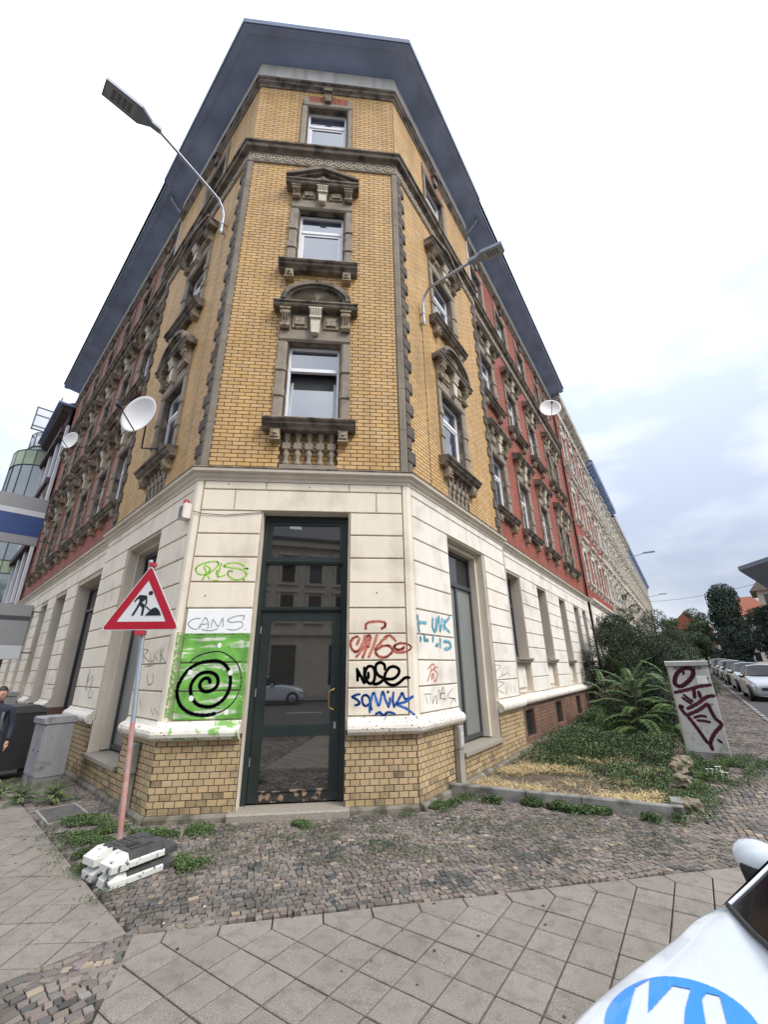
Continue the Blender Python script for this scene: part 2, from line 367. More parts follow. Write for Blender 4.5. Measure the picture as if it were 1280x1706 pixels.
for b in near:
    bad = random.random() < max(.04, (.34-b[3])*2.6); k = (round(b[2]-b[1], 3), bad)
    if k not in bcache:
        mb = MB(); mb.cbox(-k[0]/2, k[0]/2, .012, -.003, 0, b[4]-b[3], .0018); bcache[k] = mb.mesh('brick', PBD if bad else PB)
    obj('brick', bcache[k], BLD, FR[b[0]] @ T(((b[1]+b[2])/2, -(b[5]+random.uniform(-.002, .0015)), b[3])) @ Rz(random.uniform(-.008, .008)))
for S in ('F', 'R', 'L'):
    q = [b for b in rest if b[0] == S]; qb = [b for b in q if random.random() < max(.04, (.34-b[3])*2.6)]; qs = set(map(id, qb)); q = [b for b in q if id(b) not in qs]
    if q: brick_stuff('plinth_brickwork', q, PB, BLD)
    if qb: brick_stuff('plinth_brickwork', qb, PBD, BLD, label='soiled plinth bricks')
for S in ('RR', 'LR'): brick_stuff('plinth_brickwork', plr[S], RPB, BLD, label='brown plinth bricks')
# brick returns of the big side windows below the reveals
# ------------------------------------------------------------------ ledge over the plinth
lp = [(.0, .93), (.075, .935), (.115, .95), (.145, .985), (.155, 1.025), (.145, 1.065), (.115, 1.095), (.07, 1.115), (.04, 1.165), (.0, 1.17)]
def ledge(S, u0, u1, d0=0): obj('ledge', side_run(lp, S, u0, u1, LEDGE, 'ledge', d0), BLD, label='rounded plaster ledge with flaking white paint')
def ledge_corner(front_u, side_u, S):
    # mitred run from the door round the corner
    r = sweep(lp, side_u, side_u)
    if S == 'L': rings = [r[0], r[1], [(front_u, -d, z) for d, z in lp]]
    else: rings = [[(front_u, -d, z) for d, z in lp], r[2], r[3]]
    obj('ledge', ringmesh('ledge', rings, LEDGE), BLD, label='rounded plaster ledge with flaking white paint, wrapping the corner')
ledge_corner(1.08, 1.30, 'L'); ledge_corner(2.56, 1.42, 'R')
obj('ledge_overspray', side_run([(d_+.0012, z_+.0006) for d_, z_ in lp[2:]]+[(0, 1.16), (0, .96)], 'F', .16, 1.06, M('ledge_overspray', (.72, .70, .62), .6, .1, 3, col2=(.20, .40, .10), c2lo=.52, c2hi=.60, c2s=7), 'ledge_overspray'), BLD, label='ledge stretch flecked with green overspray')
ledge('R', 3.33, YR+.0); ledge('R', YR+.0, ER, -REC+.0)
ledge('L', -YL, -3.25); ledge('L', -9.35, -8.05, -REC); ledge('L', -12.2, -11.05, -REC); ledge('L', -EL, -13.5, -REC)
# plinth foot stone
bs = [(0, -.1), (.10, -.1), (.095, .05), (.075, .075), (0, .085)]
for a, b_, S in ((0, 1.08, 'F'), (2.58, W, 'F'), (0, YR, 'R'), (-YL, 0, 'L')):
    obj('plinth_foot', side_run(bs, S, a, b_, M('plinth_foot_stone', (.19, .17, .14), .95, .25, 4, col2=(.08, .075, .05), c2s=6, bump=.5), 'plinth_foot'), BLD)
obj('plinth_foot', side_run(bs, 'R', YR, ER, ST, 'plinth_foot', -REC), BLD); obj('plinth_foot', side_run(bs, 'L', -EL, -YL, ST, 'plinth_foot', -REC), BLD)
# ------------------------------------------------------------------ plaster blocks
JZ = [1.175, 1.55, 1.93, 2.32, 2.71, 3.11, 3.51, 3.90, 4.30, 4.68, 4.84]
def block(S, u0, u1, z0, z1, mat=PL, d=0, **pr):
    g = .011; mb = MB(); wdt, hgt = u1-u0-2*g*.6, z1-z0-2*g
    mb.cbox(0, wdt, 0, -.026, 0, hgt, .008)
    return obj('plaster_block', mb.mesh('plaster_block', mat), BLD, frm(S, u0+g*.6, z0+g, d), **pr)
MURAL = None
def mural_mat():
    m = M('mural_green', (.15, .40, .065), .6, .38, 6, col2=(.58, .64, .50), c2lo=.54, c2hi=.62, c2s=2.2)
    t = m.node_tree
    for n in t.nodes:
        if n.type == 'TEX_NOISE' and abs(n.inputs['Scale'].default_value-2.2) < 1e-3:
            mpn = t.nodes.new('ShaderNodeMapping'); mpn.inputs['Scale'].default_value = (1, 1, 4.5); g = [k for k in t.nodes if k.type == 'NEW_GEOMETRY'][0]
            t.links.new(g.outputs['Position'], mpn.inputs[0]); t.links.new(mpn.outputs[0], n.inputs['Vector'])
            n.inputs['Distortion'].default_value = .5
    return m
MURAL = mural_mat()
for i in range(8):
    z0, z1 = JZ[i], JZ[i+1]
    if i < 3: block('F', .13, 1.085, z0, z1, MURAL, label='plaster block painted with green and white streaks')
    elif i == 3: block('F', .13, 1.085, z0, z1, WPAINT, label='plaster block painted over in white')
    else: block('F', .10, 1.085, z0, z1)
    block('F', 2.555, W-.10, z0, z1)
for a, b_ in ((.10, .62), (.62, 3.0), (3.0, W-.10)): block('F', a, b_, JZ[8], JZ[9])
for a, b_ in ((.10, 1.12), (1.12, 2.53), (2.53, W-.10)): block('F', a, b_, JZ[9], JZ[10])
def piers(S, spans, top, u0, u1, d, mat, step=2.4, vj=None):
    for a, b_ in spans:
        for i in range(8): block(S, a, b_, JZ[i], JZ[i+1], mat, d)
    u = u0; k = 0
    n = max(1, round((u1-u0)/step)); w_ = (u1-u0)/n
    for k in range(n): block(S, u0+k*w_, u0+(k+1)*w_, JZ[8], JZ[9], mat, d)
    n2 = n; 
    e_ = [u0]+[u0+(k+.5)*w_ for k in range(n)]+[u1]
    for a, b_ in zip(e_, e_[1:]): block(S, a, b_, JZ[9], JZ[10], mat, d)
piers('R', [(.10, 1.46), (3.42, YR-.06)], 0, .10, YR-.06, 0, PLW)
piers('L', [(-1.36, -.10), (-YL+.06, -3.3)], 0, -YL+.06, -.10, 0, PL)
g = GFO['RR']; piers('R', [(YR+.12, g[0][0]-.02)]+[(g[i][1]+.03, g[i+1][0]-.03) for i in range(4)]+[(g[4][1]+.03, ER)], 0, YR+.05, ER, -REC, PLW)
g = GFO['LR'][::-1]; piers('L', [(g[i][1]+.03, g[i+1][0]-.03) for i in range(4)]+[(-EL, g[0][0]-.03)], 0, -EL, -YL-.02, -REC, PL)
# corner strips
for S, a in (('L', aL), ('R', aR)):
    x0 = 0 if S == 'L' else W; s = -1 if S == 'L' else 1
    other = (lambda t, d: (FR[S] @ Vector((s*t, -d, 0))))
    tip = (x0+s*.028*tan(a/2), -.028)
    p = [(x0-s*.085, 0), (x0-s*.085, -.028), (tip[0]-s*.02, -.028), tuple((other(.02, .028))[:2]), tuple((other(.085, .028))[:2]), tuple((other(.085, 0))[:2])]
    mb = MB(); mb.prism(p, 1.15, 4.84, axis='z'); obj('corner_strip', mb.mesh('corner_strip', PL), BLD)
# ------------------------------------------------------------------ cornices
def around(name, prof, mat, **pr):
    obj(name, ringmesh(name, sweep(prof, YL, YR), mat), BLD, **pr)
    obj(name, side_run(prof, 'R', YR, ER, mat, name, -REC), BLD, **pr); obj(name, side_run(prof, 'L', -EL, -YL, mat, name, -REC), BLD, **pr)
around('cornice', [(0, 4.83), (.04, 4.83), (.05, 4.87), (.09, 4.90), (.10, 4.95), (.155, 4.965), (.165, 5.01), (.14, 5.03), (0, 5.075)], PLR)
around('cornice_cap', [(0, 5.035), (.17, 5.013), (.175, 5.03), (.16, 5.045), (0, 5.085)], ST)
around('frieze', [(0, 13.31), (.035, 13.31), (.045, 13.33), (.03, 13.35), (.03, 13.63), (.05, 13.65), (0, 13.65)], STL)
around('belt_cornice', [(0, 13.65), (.06, 13.65), (.08, 13.68), (.15, 13.70), (.165, 13.74), (.17, 13.79), (.21, 13.81), (.215, 13.85), (.19, 13.87), (0, 13.92)], ST)
around('top_moulding', [(0, 16.45), (.03, 16.45), (.05, 16.50), (.10, 16.55), (.10, 16.62), (.14, 16.66), (.14, 16.72), (0, 16.74)], ST)
around('fascia', [(0, 16.74), (.09, 16.74), (.09, 17.36), (0, 17.36)], FASC)
# eaves: boarded soffit, gutter edge; the wings' eaves are a little shallower
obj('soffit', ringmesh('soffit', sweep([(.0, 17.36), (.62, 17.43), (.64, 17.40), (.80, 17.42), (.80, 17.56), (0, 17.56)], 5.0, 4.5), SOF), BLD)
obj('gutter', ringmesh('gutter', sweep([(.80, 17.44), (.83, 17.44), (.84, 17.59), (.80, 17.59)], 5.0, 4.5), EDGE), BLD)
for S, a, b_ in (('R', 4.5, ER), ('L', -EL, -5.0)):
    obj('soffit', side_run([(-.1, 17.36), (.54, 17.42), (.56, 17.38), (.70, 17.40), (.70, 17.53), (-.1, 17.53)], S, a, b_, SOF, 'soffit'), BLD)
    obj('gutter', side_run([(.70, 17.42), (.73, 17.42), (.74, 17.56), (.70, 17.56)], S, a, b_, EDGE, 'gutter'), BLD)
# frieze rings
mb = MB()
R_ = []
for k in range(18):
    a = 2*pi*k/18; R_.append((.100*cos(a), -.016, .105*sin(a)))
for k in range(18):
    p, q = R_[k], R_[(k+1) % 18]
    p2 = (p[0]*.76, p[1]-.0, p[2]*.70); q2 = (q[0]*.76, q[1], q[2]*.70)
    mb.add([(p[0], 0, p[2]), (q[0], 0, q[2]), q, p, q2, p2, (q2[0], 0, q2[2]), (p2[0], 0, p2[2])], [(0, 1, 2, 3), (3, 2, 4, 5), (5, 4, 6, 7)])
mb.lathe([(.045, 0), (.042, .014), (.018, .024), (0, .026)], 8, M_=Matrix.Rotation(radians(90), 4, 'X'))
mb.box(.098, .126, -.012, 0, -.022, .022)
ringm = mb.mesh('frieze_ring', M('ring_stone', (.46, .40, .31), .85, .2, 9))
def rings(S, u0, u1, d):
    n = round((u1-u0)/.252)
    for i in range(n): obj('frieze_ring', ringm, BLD, frm(S, u0+(i+.5)*(u1-u0)/n, 13.49, d+.03))
rings('F', .05, W-.05, 0); rings('R', .1, YR, 0); rings('L', -YL, -.1, 0); rings('R', YR+.1, 12, -REC); rings('L', -12, -YL-.1, -REC)
# ------------------------------------------------------------------ quoins
def quoin(S, u0, u1, z0, z1, d, mat, th, name='quoin'):
    mb = MB(); mb.cbox(0, u1-u0, 0, -th, 0, z1-z0-.012, .014 if name == 'quoin' else .004); obj(name, mb.mesh(name, mat), BLD, frm(S, u0, z0, d))
nq = 31; qh = (13.31-5.07)/nq
for i in range(nq):
    z0 = 5.07+i*qh; ln = .30 if i % 2 else .17
    quoin('R', .012, ln, z0, z0+qh, 0, QR, .05); quoin('L', -ln, -.012, z0, z0+qh, 0, QR, .05)
    if i % 2 == 0 or True:
        quoin('R', YR-ln-.02, YR, z0, z0+qh, 0, QR, .045); quoin('L', -YL, -YL+ln+.02, z0, z0+qh, 0, QR, .045)
ns = 9; sh = (13.31-5.07)/ns
for i in range(ns):
    z0 = 5.07+i*sh
    for S, a in (('L', aL), ('R', aR)):
        x0 = 0 if S == 'L' else W; s = -1 if S == 'L' else 1
        o1 = (FR[S] @ Vector((s*.012, -.03, 0)))[:2]
        p = [(x0-s*.10, .0), (x0-s*.10, -.03), (x0+s*.03*tan(a/2)-s*.012, -.03), o1, (FR[S] @ Vector((s*.012, 0, 0)))[:2]]
        mb = MB(); mb.prism(p, z0, z0+sh-.008, axis='z'); obj('quoin_strip', mb.mesh('quoin_strip', QS), BLD)

# ------------------------------------------------------------------ windows of the corner building (prototypes in facade coordinates)
def mk(name, fn, *mats):
    mb = MB(); fn(mb); return mb.mesh(name, *mats)
def surround(h, jw=.20, top=.30, blocks=True):
    def f(m):
        for s in (-1, 1):
            a, b = (.5, .5+jw) if s > 0 else (-.5-jw, -.5)
            # splayed jamb: front face, inner splay
            xi = s*.5; xo = s*(.5+jw)
            P = [(xo, 0), (xo, -.05), (s*.57, -.05), (s*.53, -.02), (xi, .10), (xi, .16), (xo, .02)]
            m.prism(P, -.02, h, axis='z')
            if blocks:
                for z in (h*.30, h*.62):
                    P2 = [(xo+s*.012, 0), (xo+s*.012, -.075), (s*.565, -.075), (s*.52, -.04), (xi-s*.004, .08), (xi, .12), (xo, .02)]
                    m.prism(P2, z, z+.16, axis='z')
        # lintel with splayed soffit
        m.prism([(0, h+top), (-.05, h+top), (-.05, h+.07), (-.02, h+.03), (.10, h), (.16, h), (.02, h+.05)], -.5-jw, .5+jw, axis='x')
    return f
def frame(h, tr=.68, tilt=False):
    th = .05; y0, y1 = .13, .19; zt = h*tr
    def f(m):
        m.box(-.5, -.5+th, y0, y1, 0, h); m.box(.5-th, .5, y0, y1, 0, h); m.box(-.5+th, .5-th, y0, y1, h-th, h); m.box(-.5+th, .5-th, y0, y1, 0, th)
        m.box(-.5+th, .5-th, y0-.015, y1, zt, zt+.075)
    def sash(m):
        a, b = -.5+th+.004, .5-th-.004; w_ = .055; z0, z1 = th+.004, zt-.004; yy0, yy1 = y0+.005, y0+.05
        m.box(a, a+w_, yy0, yy1, z0, z1); m.box(b-w_, b, yy0, yy1, z0, z1); m.box(a+w_, b-w_, yy0, yy1, z0, z0+w_); m.box(a+w_, b-w_, yy0, yy1, z1-w_, z1)
    def pane(a, b, c, e, y):
        return lambda m: m.box(a, b, y, y+.008, c, e)
    return f, sash, pane(-.5+th-.01, .5-th+.01, zt+.07, h-th+.01, .165), pane(-.5+th+.05, .5-th-.05, th+.05, zt-.05, .155), zt
def sill(hw=.83, d=.25, brackets=True):
    def f(m): m.prism([(.02, .03), (-d, -.02), (-d-.01, -.045), (-d+.01, -.075), (-d+.04, -.085), (-d+.05, -.13), (-.14, -.17), (-.12, -.21), (.02, -.21)], -hw, hw, axis='x')
    def br(m):
        m.box(-.085, .085, -.14, .0, -.24, -.02); m.cbox(-.07, .07, -.13, -.165, -.215, -.05, .015); m.lathe([(.035, 0), (.03, .02), (0, .028)], 8, M_=T((0, -.165, -.13)) @ Matrix.Rotation(radians(90), 4, 'X'))
        m.box(-.095, .095, -.15, 0, -.265, -.24)
    return f, br
def baluster(m):
    m.lathe([(.055, 0), (.06, .02), (.05, .05), (.035, .10), (.045, .17), (.062, .235), (.04, .26), (.055, .28), (.055, .30)], 10)
    m.box(-.07, .07, -.06, .06, .30, .42)
    m.lathe([(.05, .42), (.035, .46), (.05, .50), (.06, .52), (.045, .54), (.065, .58), (.065, .62)], 10)
def console(m, w=.19, h=.42):
    m.box(-w/2, w/2, -.075, 0, 0, h); m.prism([(0, h), (-.16, h), (-.17, h-.08), (-.14, h-.17), (-.09, h-.24), (-.085, h-.30), (-.115, .06), (-.10, 0), (0, 0)], -w/2+.02, w/2-.02, axis='x')
    m.box(-w/2-.015, w/2+.015, -.19, 0, h-.045, h); m.tube([(-w/2, -.14, h-.12), (w/2, -.14, h-.12)], .045, 8); m.tube([(-w/2, -.095, .05), (w/2, -.095, .05)], .04, 8)
    for x in (-.05, 0, .05): m.tube([(x, -.175, h-.09), (x, -.145, h-.18), (x, -.095, h-.26), (x, -.125, .05)], .014, 5)
def keystone(m, h=.5):
    m.prism([(-.075, 0), (.075, 0), (.10, h*.62), (-.10, h*.62)], -.135, 0); m.box(-.12, .12, -.17, 0, h*.62, h*.70)
    m.prism([(0, h*.70), (-.15, h*.70), (-.19, h*.86), (-.19, h), (0, h)], -.11, .11, axis='x')
    for x in (-.08, -.03, .03, .08): m.tube([(x, -.155, h*.70), (x, -.185, h*.84), (x, -.20, h*.95)], .018, 5)
    m.box(-.135, .135, -.21, 0, h*.95, h)
def panel(w, h):
    def f(m):
        for i, (k, y) in enumerate(((0, -.05), (.05, -.075), (.10, -.05), (.13, -.07))):
            a, b, c, e = -w/2+k, w/2-k, k*h/w*1.1, h-k*h/w*1.1
            m.cbox(a, b, 0, y-.008*i, c, e, .008)
    return f
def pediment_arch(m):
    m.prism([(.0, .0), (-.22, .0), (-.24, .03), (-.24, .05), (-.24, .07), (-.27, .09), (-.27, .12), (0, .15)], -.84, .84, axis='x')
    n = 22
    def ell(rx, rz, a): return (rx*cos(a), .165+rz*sin(a))
    for (r1x, r1z, r0x, r0z, y) in ((.70, .50, .60, .42, -.27), (.62, .435, .54, .37, -.22), (.55, .38, .50, .335, -.17)):
        vs = []; fs = []
        for k in range(n+1):
            a = pi*k/n; o = ell(r1x, r1z, a); i = ell(r0x, r0z, a)
            vs += [(o[0], 0, o[1]), (o[0], y, o[1]), (i[0], y, i[1]), (i[0], 0, i[1])]
        for k in range(n):
            b = 4*k; fs += [(b, b+1, b+5, b+4), (b+1, b+2, b+6, b+5), (b+2, b+3, b+7, b+6)]
        m.add(vs, fs, 0, False)
        m.add(vs[:4], [(0, 1, 2, 3)]); m.add(vs[-4:], [(3, 2, 1, 0)])
    m.box(-.02, .02, -.28, 0, .66, .672)
def shell(m):
    n = 26; vs = [(0, -.20, .175)]
    for k in range(n*2+1):
        a = pi*k/(n*2); y = -.19 if k % 2 == 0 else -.09; rr = 1.0 if k % 4 else .93
        vs.append((.50*cos(a)*rr, y, .175+.345*sin(a)*rr))
    m.add(vs, [(0, k, k+1) for k in range(1, n*2+1)])
def tympanum_back(m): m.prism([(.52*cos(pi*k/16), .165+.36*sin(pi*k/16)) for k in range(17)], -.03, 0)
def pediment_tri(m):
    m.prism([(.0, .0), (-.22, .0), (-.24, .03), (-.24, .05), (-.24, .07), (-.27, .09), (-.27, .13), (0, .16)], -.84, .84, axis='x')
    for s in (-1, 1):
        for (o, w_, y) in ((0, .10, -.30), (.09, .06, -.24)):
            p = [(s*.84, .17-o*0), (s*.84, .17+.06), (0, .60-o), (0, .60-o-w_-.02)]
            if o: p = [(s*(.84-.24), .175), (s*(.84-.14), .20), (0, .60-o), (0, .60-o-w_-.02)]
            if s < 0: p = p[::-1]
            m.prism(p, y, 0)
def tri_ornament(m):
    m.prism([(-.46, .15), (.46, .15), (0, .45)], -.14, 0); m.prism([(-.32, .175), (.32, .175), (0, .40)], -.18, -.14)
    m.lathe([(.05, 0), (.045, .03), (0, .045)], 8, M_=T((0, -.18, .25)) @ Matrix.Rotation(radians(90), 4, 'X'))
    for x in (-.11, .11): m.lathe([(.035, 0), (.03, .02), (0, .03)], 8, M_=T((x, -.18, .22)) @ Matrix.Rotation(radians(90), 4, 'X'))
def flat_hood(m):
    m.prism([(.0, .0), (-.22, .0), (-.24, .03), (-.27, .05), (-.27, .09), (-.31, .12), (-.31, .18), (0, .26)], -.84, .84, axis='x')
def arch_bricks(m, n=5, x0=-.5, x1=-.1, h=.30):
    for i in range(n):
        a = x0+(x1-x0)*i/n; b = x0+(x1-x0)*(i+1)/n-.008; la = a*.12; lb = b*.12
        m.add([(a, 0, 0), (b, 0, 0), (b+lb, 0, h), (a+la, 0, h), (a, -.02, 0), (b, -.02, 0), (b+lb, -.02, h), (a+la, -.02, h)], [(4, 5, 6, 7), (0, 1, 5, 4), (1, 2, 6, 5), (2, 3, 7, 6), (3, 0, 4, 7)])
PR = {}
for key, h in (('1', H1), ('2', H2), ('3', H3)):
    f, s, p1, p2, zt = frame(h)
    PR['frame'+key] = mk('window_frame', f, WF); PR['sash'+key] = mk('sash', s, WF); PR['sashg'+key] = mk('sash', s, GF)
    PR['pt'+key] = mk('pane', p1, GL); PR['pb'+key] = mk('pane', p2, GL); PR['pbd'+key] = mk('pane', p2, GLDARK); PR['zt'+key] = zt
    PR['sur'+key] = mk('surround', surround(h, .20 if key != '3' else .15, .30 if key != '3' else .18, key != '3'), STL)
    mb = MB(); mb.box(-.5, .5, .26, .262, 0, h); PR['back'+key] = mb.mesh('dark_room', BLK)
sf, sb = sill(); PR['sill'] = mk('window_sill', sf, ST); PR['bracket'] = mk('bracket', sb, STP)
PR['bal'] = mk('baluster', baluster, STL); PR['base'] = mk('base_slab', lambda m: m.box(-.5, .5, -.015, .10, 5.085-Z1, 5.20-Z1), STL)
PR['console'] = mk('console', console, STP); PR['key'] = mk('keystone', keystone, STPL); PR['keyp'] = mk('keystone', keystone, STP)
PR['panel'] = mk('relief_panel', panel(.30, .32), STP); PR['panels'] = mk('relief_panel', panel(.30, .24), STP)
PR['back_fr'] = mk('entablature', lambda m: m.box(-.70, .70, -.04, .02, 0, .52), STL)
PR['arch'] = mk('arched_pediment', pediment_arch, ST); PR['shell'] = mk('shell', shell, M('shell_stone', (.33, .29, .23), .9, .2, 6)); PR['tyb'] = mk('tympanum', tympanum_back, ST)
PR['tri'] = mk('triangular_pediment', pediment_tri, ST); PR['tro'] = mk('tympanum_relief', tri_ornament, STP); PR['hood'] = mk('hood_moulding', flat_hood, ST)
PR['rarch'] = mk('red_arch_bricks', lambda m: (arch_bricks(m), arch_bricks(m, 5, .1, .5)), RB)
PR['key3'] = mk('keystone', lambda m: (m.prism([(-.08, 0), (.08, 0), (.10, .34), (-.10, .34)], -.12, 0), m.box(-.11, .11, -.18, 0, .34, .46)), ST)
PR['cap3'] = mk('springer', lambda m: m.box(-.07, .07, -.035, 0, 0, .22), STL)
def window(S, c, z, key, s, kind, parent=BLD, rows=None, sash='white'):
    d = DEP[S] if S in DEP else 0; base = frm(S[0], c, z, d) @ Matrix.Diagonal((s, 1, 1, 1))
    w_ = obj('window', PR['frame'+key], parent, base)
    sh = obj('sash', PR['sashg' if sash == 'tilt' else 'sash'][key] if False else PR[('sashg' if sash == 'tilt' else 'sash')+key], w_)
    obj('pane', PR['pt'+key], w_); pn = obj('pane', PR['pb'+key], w_)
    if sash == 'tilt':
        Rm = T((0, .15, .06)) @ Matrix.Rotation(radians(-7), 4, 'X') @ T((0, -.15, -.06)); sh.matrix_basis = Rm; pn.matrix_basis = Rm
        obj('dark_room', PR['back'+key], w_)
    su = obj('window_surround', PR['sur'+key], parent, base)
    h = {'1': H1, '2': H2, '3': H3}[key]
    if key != '3':
        fz = h+.30; fh = .44 if key == '1' else .30
        obj('entablature', PR['back_fr'], su, T((0, 0, fz-.02)) @ Matrix.Diagonal((1, 1, (fh+.04)/.52, 1)))
        for x in (-.60, .60): obj('console', PR['console'], su, T((x, -.02, fz-.02)) @ Matrix.Diagonal((1, 1, (fh+.02)/.42, 1)))
        obj('keystone', PR['key'], su, T((0, -.02, fz-.13)) @ Matrix.Diagonal((1, 1, (fh+.13)/.5, 1)))
        for x in (-.31, .31): obj('relief_panel', PR['panel' if key == '1' else 'panels'], su, T((x, -.03, fz+.03)))
        top = T((0, 0, fz+fh))
        if kind == 'arch': pp = obj('pediment', PR['arch'], parent, base @ top); obj('shell', PR['shell'], pp); obj('tympanum', PR['tyb'], pp)
        elif kind == 'tri': pp = obj('pediment', PR['tri'], parent, base @ top); obj('relief', PR['tro'], pp)
        else: obj('hood_moulding', PR['hood'], parent, base @ top)
        si = obj('window_sill', PR['sill'], parent, base @ T((0, 0, -.01)))
        for x in (-.60, .60): obj('bracket', PR['bracket'], si, T((x, 0, -.19)) @ Matrix.Diagonal((1, 1, .9, 1)))
        if key == '1' and len(S) == 1:
            for i in range(5): obj('baluster', PR['bal'], si, T((-.40+.2*i, .035, 5.20-Z1+.01)))
            obj('base_slab', PR['base'], si)
    else:
        ar = obj('window_arch', PR['rarch'], parent, base @ T((0, -.002, h+.19)))
        obj('keystone', PR['key3'], ar, T((0, 0, -.02)))
        for x in (-.58, .58): obj('springer', PR['cap3'], ar, T((x, 0, 0)))
for S in ('F', 'R', 'L', 'RR', 'LR'):
    for i, (c, s) in enumerate(COLS[S]):
        y = len(S) == 1
        window(S, c, Z1, '1', s, 'arch' if y else 'flat', sash='tilt' if S == 'F' else 'white')
        window(S, c, Z2, '2', s, 'tri' if y else 'flat')
        window(S, c, Z3, '3', s, 'plain')
# dark stone pilaster bands between the upper red windows (top storey)
# ------------------------------------------------------------------ ground floor glazing
def gf_window(S, u0, u1, z0, z1, dep, trans=None, mul=True, mat=DKF, glass=GLDARK, d=0):
    b = .07; mb = MB(); w_ = u1-u0; h = z1-z0
    mb.box(0, b, 0, .07, 0, h); mb.box(w_-b, w_, 0, .07, 0, h); mb.box(b, w_-b, 0, .07, 0, b); mb.box(b, w_-b, 0, .07, h-b, h)
    if trans: mb.box(b, w_-b, -.02, .07, trans-z0, trans-z0+.08)
    if mul: mb.box(w_/2-.04, w_/2+.04, .0, .07, b, (trans-z0) if trans else h-b)
    o = obj('shop_window' if w_ > 1.3 else 'window', mb.mesh('window_frame', mat), BLD, frm(S, u0, z0, d-dep))
    zs = [(b, (trans-z0) if trans else h-b)]+([(trans-z0+.08, h-b)] if trans else [])
    us = [(b, w_/2-.04), (w_/2+.04, w_-b)] if mul else [(b, w_-b)]
    for i, (a, e) in enumerate(zs):
        for (p, q) in (us if i == 0 else [(b, w_-b)]):
            m2 = MB(); m2.box(p-.01, q+.01, .035, .045, a-.01, e+.01); obj('pane', m2.mesh('pane', glass if i == 0 else GLDARK), o)
    return o
gf_window('R', 1.58, 3.22, .52, 4.18, .30, trans=3.42, glass=CURT); gf_window('L', -3.12, -1.48, .52, 4.15, .30, trans=3.42, glass=CURT)
gf_window('L', -7.9, -5.5, .60, 4.1, .28, trans=3.42, d=-REC); gf_window('L', -10.9, -9.5, .60, 4.1, .28, trans=3.42, d=-REC)
for h in GFO['LR'][2:]: gf_window('L', h[0]+.02, h[1]-.02, h[2]+.02, h[3]-.02, .26, d=-REC)
for h in GFO['RR']: gf_window('R', h[0]+.02, h[1]-.02, h[2]+.02, h[3]-.02, .27, d=-REC, trans=3.4, mul=False)
# stepped inner reveals of the two big shop windows
for S, a, b_ in (('R', 1.5, 3.3), ('L', -3.2, -1.4)):
    for x0, x1 in ((a, a+.08), (b_-.08, b_)):
        mb = MB(); mb.box(x0, x1, .16, .36, .50, 4.26); obj('inner_reveal', mb.mesh('inner_reveal', PLR), BLD, FR[S])
    mb = MB(); mb.box(a+.08, b_-.08, .16, .36, 4.18, 4.26); obj('inner_reveal', mb.mesh('inner_reveal', PLR), BLD, FR[S])
    mb = MB(); mb.box(a-.05, b_+.05, -.10, .33, .42, .475); obj('window_sill', mb.mesh('window_sill', GRAN), BLD, FR[S], label='thin granite sill slab of the big shop window')
# sills and niche panels under the wing windows, cellar windows
for h in GFO['RR']:
    mb = MB(); mb.prism([(.05, 1.92), (-.07, 1.92), (-.08, 1.95), (-.12, 1.99), (-.12, 2.03), (.25, 2.06), (.25, 1.94)], h[0]-.04, h[1]+.04, axis='x')
    obj('window_sill', mb.mesh('window_sill', STL), BLD, frm('R', 0, 0, -REC))
    mb = MB(); mb.cbox(h[0]+.14, h[1]-.14, .13, .09, 1.30, 1.84, .02); obj('niche_panel', mb.mesh('niche_panel', PLW), BLD, frm('R', 0, 0, -REC))
for c in CELL['RR']:
    mb = MB(); a, b_, z0, z1 = c
    n = 8; pts = [(a+(b_-a)*k/n, z1+.05*sin(pi*k/n)) for k in range(n+1)]
    mb.prism(pts+[(b_, z1+.13), (a, z1+.13)], -.0, .03); o = obj('cellar_window', mb.mesh('arch_brick', RPB), BLD, frm('R', 0, 0, -REC+.035))
    mb = MB()
    for k in range(5): mb.box(a+.05+k*.13, a+.075+k*.13, .05, .07, z0, z1)
    obj('grille', mb.mesh('grille', DKF), o)
    mb = MB(); mb.box(a, b_, .17, .19, z0, z1); obj('pane', mb.mesh('pane', BLK), o)
# ------------------------------------------------------------------ corner door
dy = .25
D = obj('door', mk('door_frame', lambda m: (m.box(1.11, 1.19, dy-.05, dy+.09, .08, 4.30), m.box(2.45, 2.53, dy-.05, dy+.09, .08, 4.30), m.box(1.19, 2.45, dy-.05, dy+.09, 4.20, 4.30),
    m.box(1.19, 2.45, dy-.06, dy+.09, 3.46, 3.53), m.box(1.19, 2.45, dy-.075, dy, 3.485, 3.505), m.box(1.19, 2.45, dy-.06, dy+.09, 2.69, 2.76), m.box(1.19, 2.45, dy-.075, dy, 2.715, 2.735),
    m.box(1.19, 1.25, dy-.03, dy+.06, 3.53, 4.20), m.box(2.39, 2.45, dy-.03, dy+.06, 3.53, 4.20), m.box(1.25, 2.39, dy-.03, dy+.06, 4.14, 4.20), m.box(1.25, 2.39, dy-.03, dy+.06, 3.53, 3.58),
    m.box(1.19, 1.22, dy-.02, dy+.06, 2.76, 3.46), m.box(2.42, 2.45, dy-.02, dy+.06, 2.76, 3.46)), DOORP), BLD, label='tall dark glazed corner door with two fanlights')
obj('pane', mk('pane', lambda m: m.box(1.25, 2.39, dy, dy+.01, 3.58, 4.14), GLD), D); obj('pane', mk('pane', lambda m: m.box(1.22, 2.42, dy+.01, dy+.02, 2.76, 3.46), GLD), D)
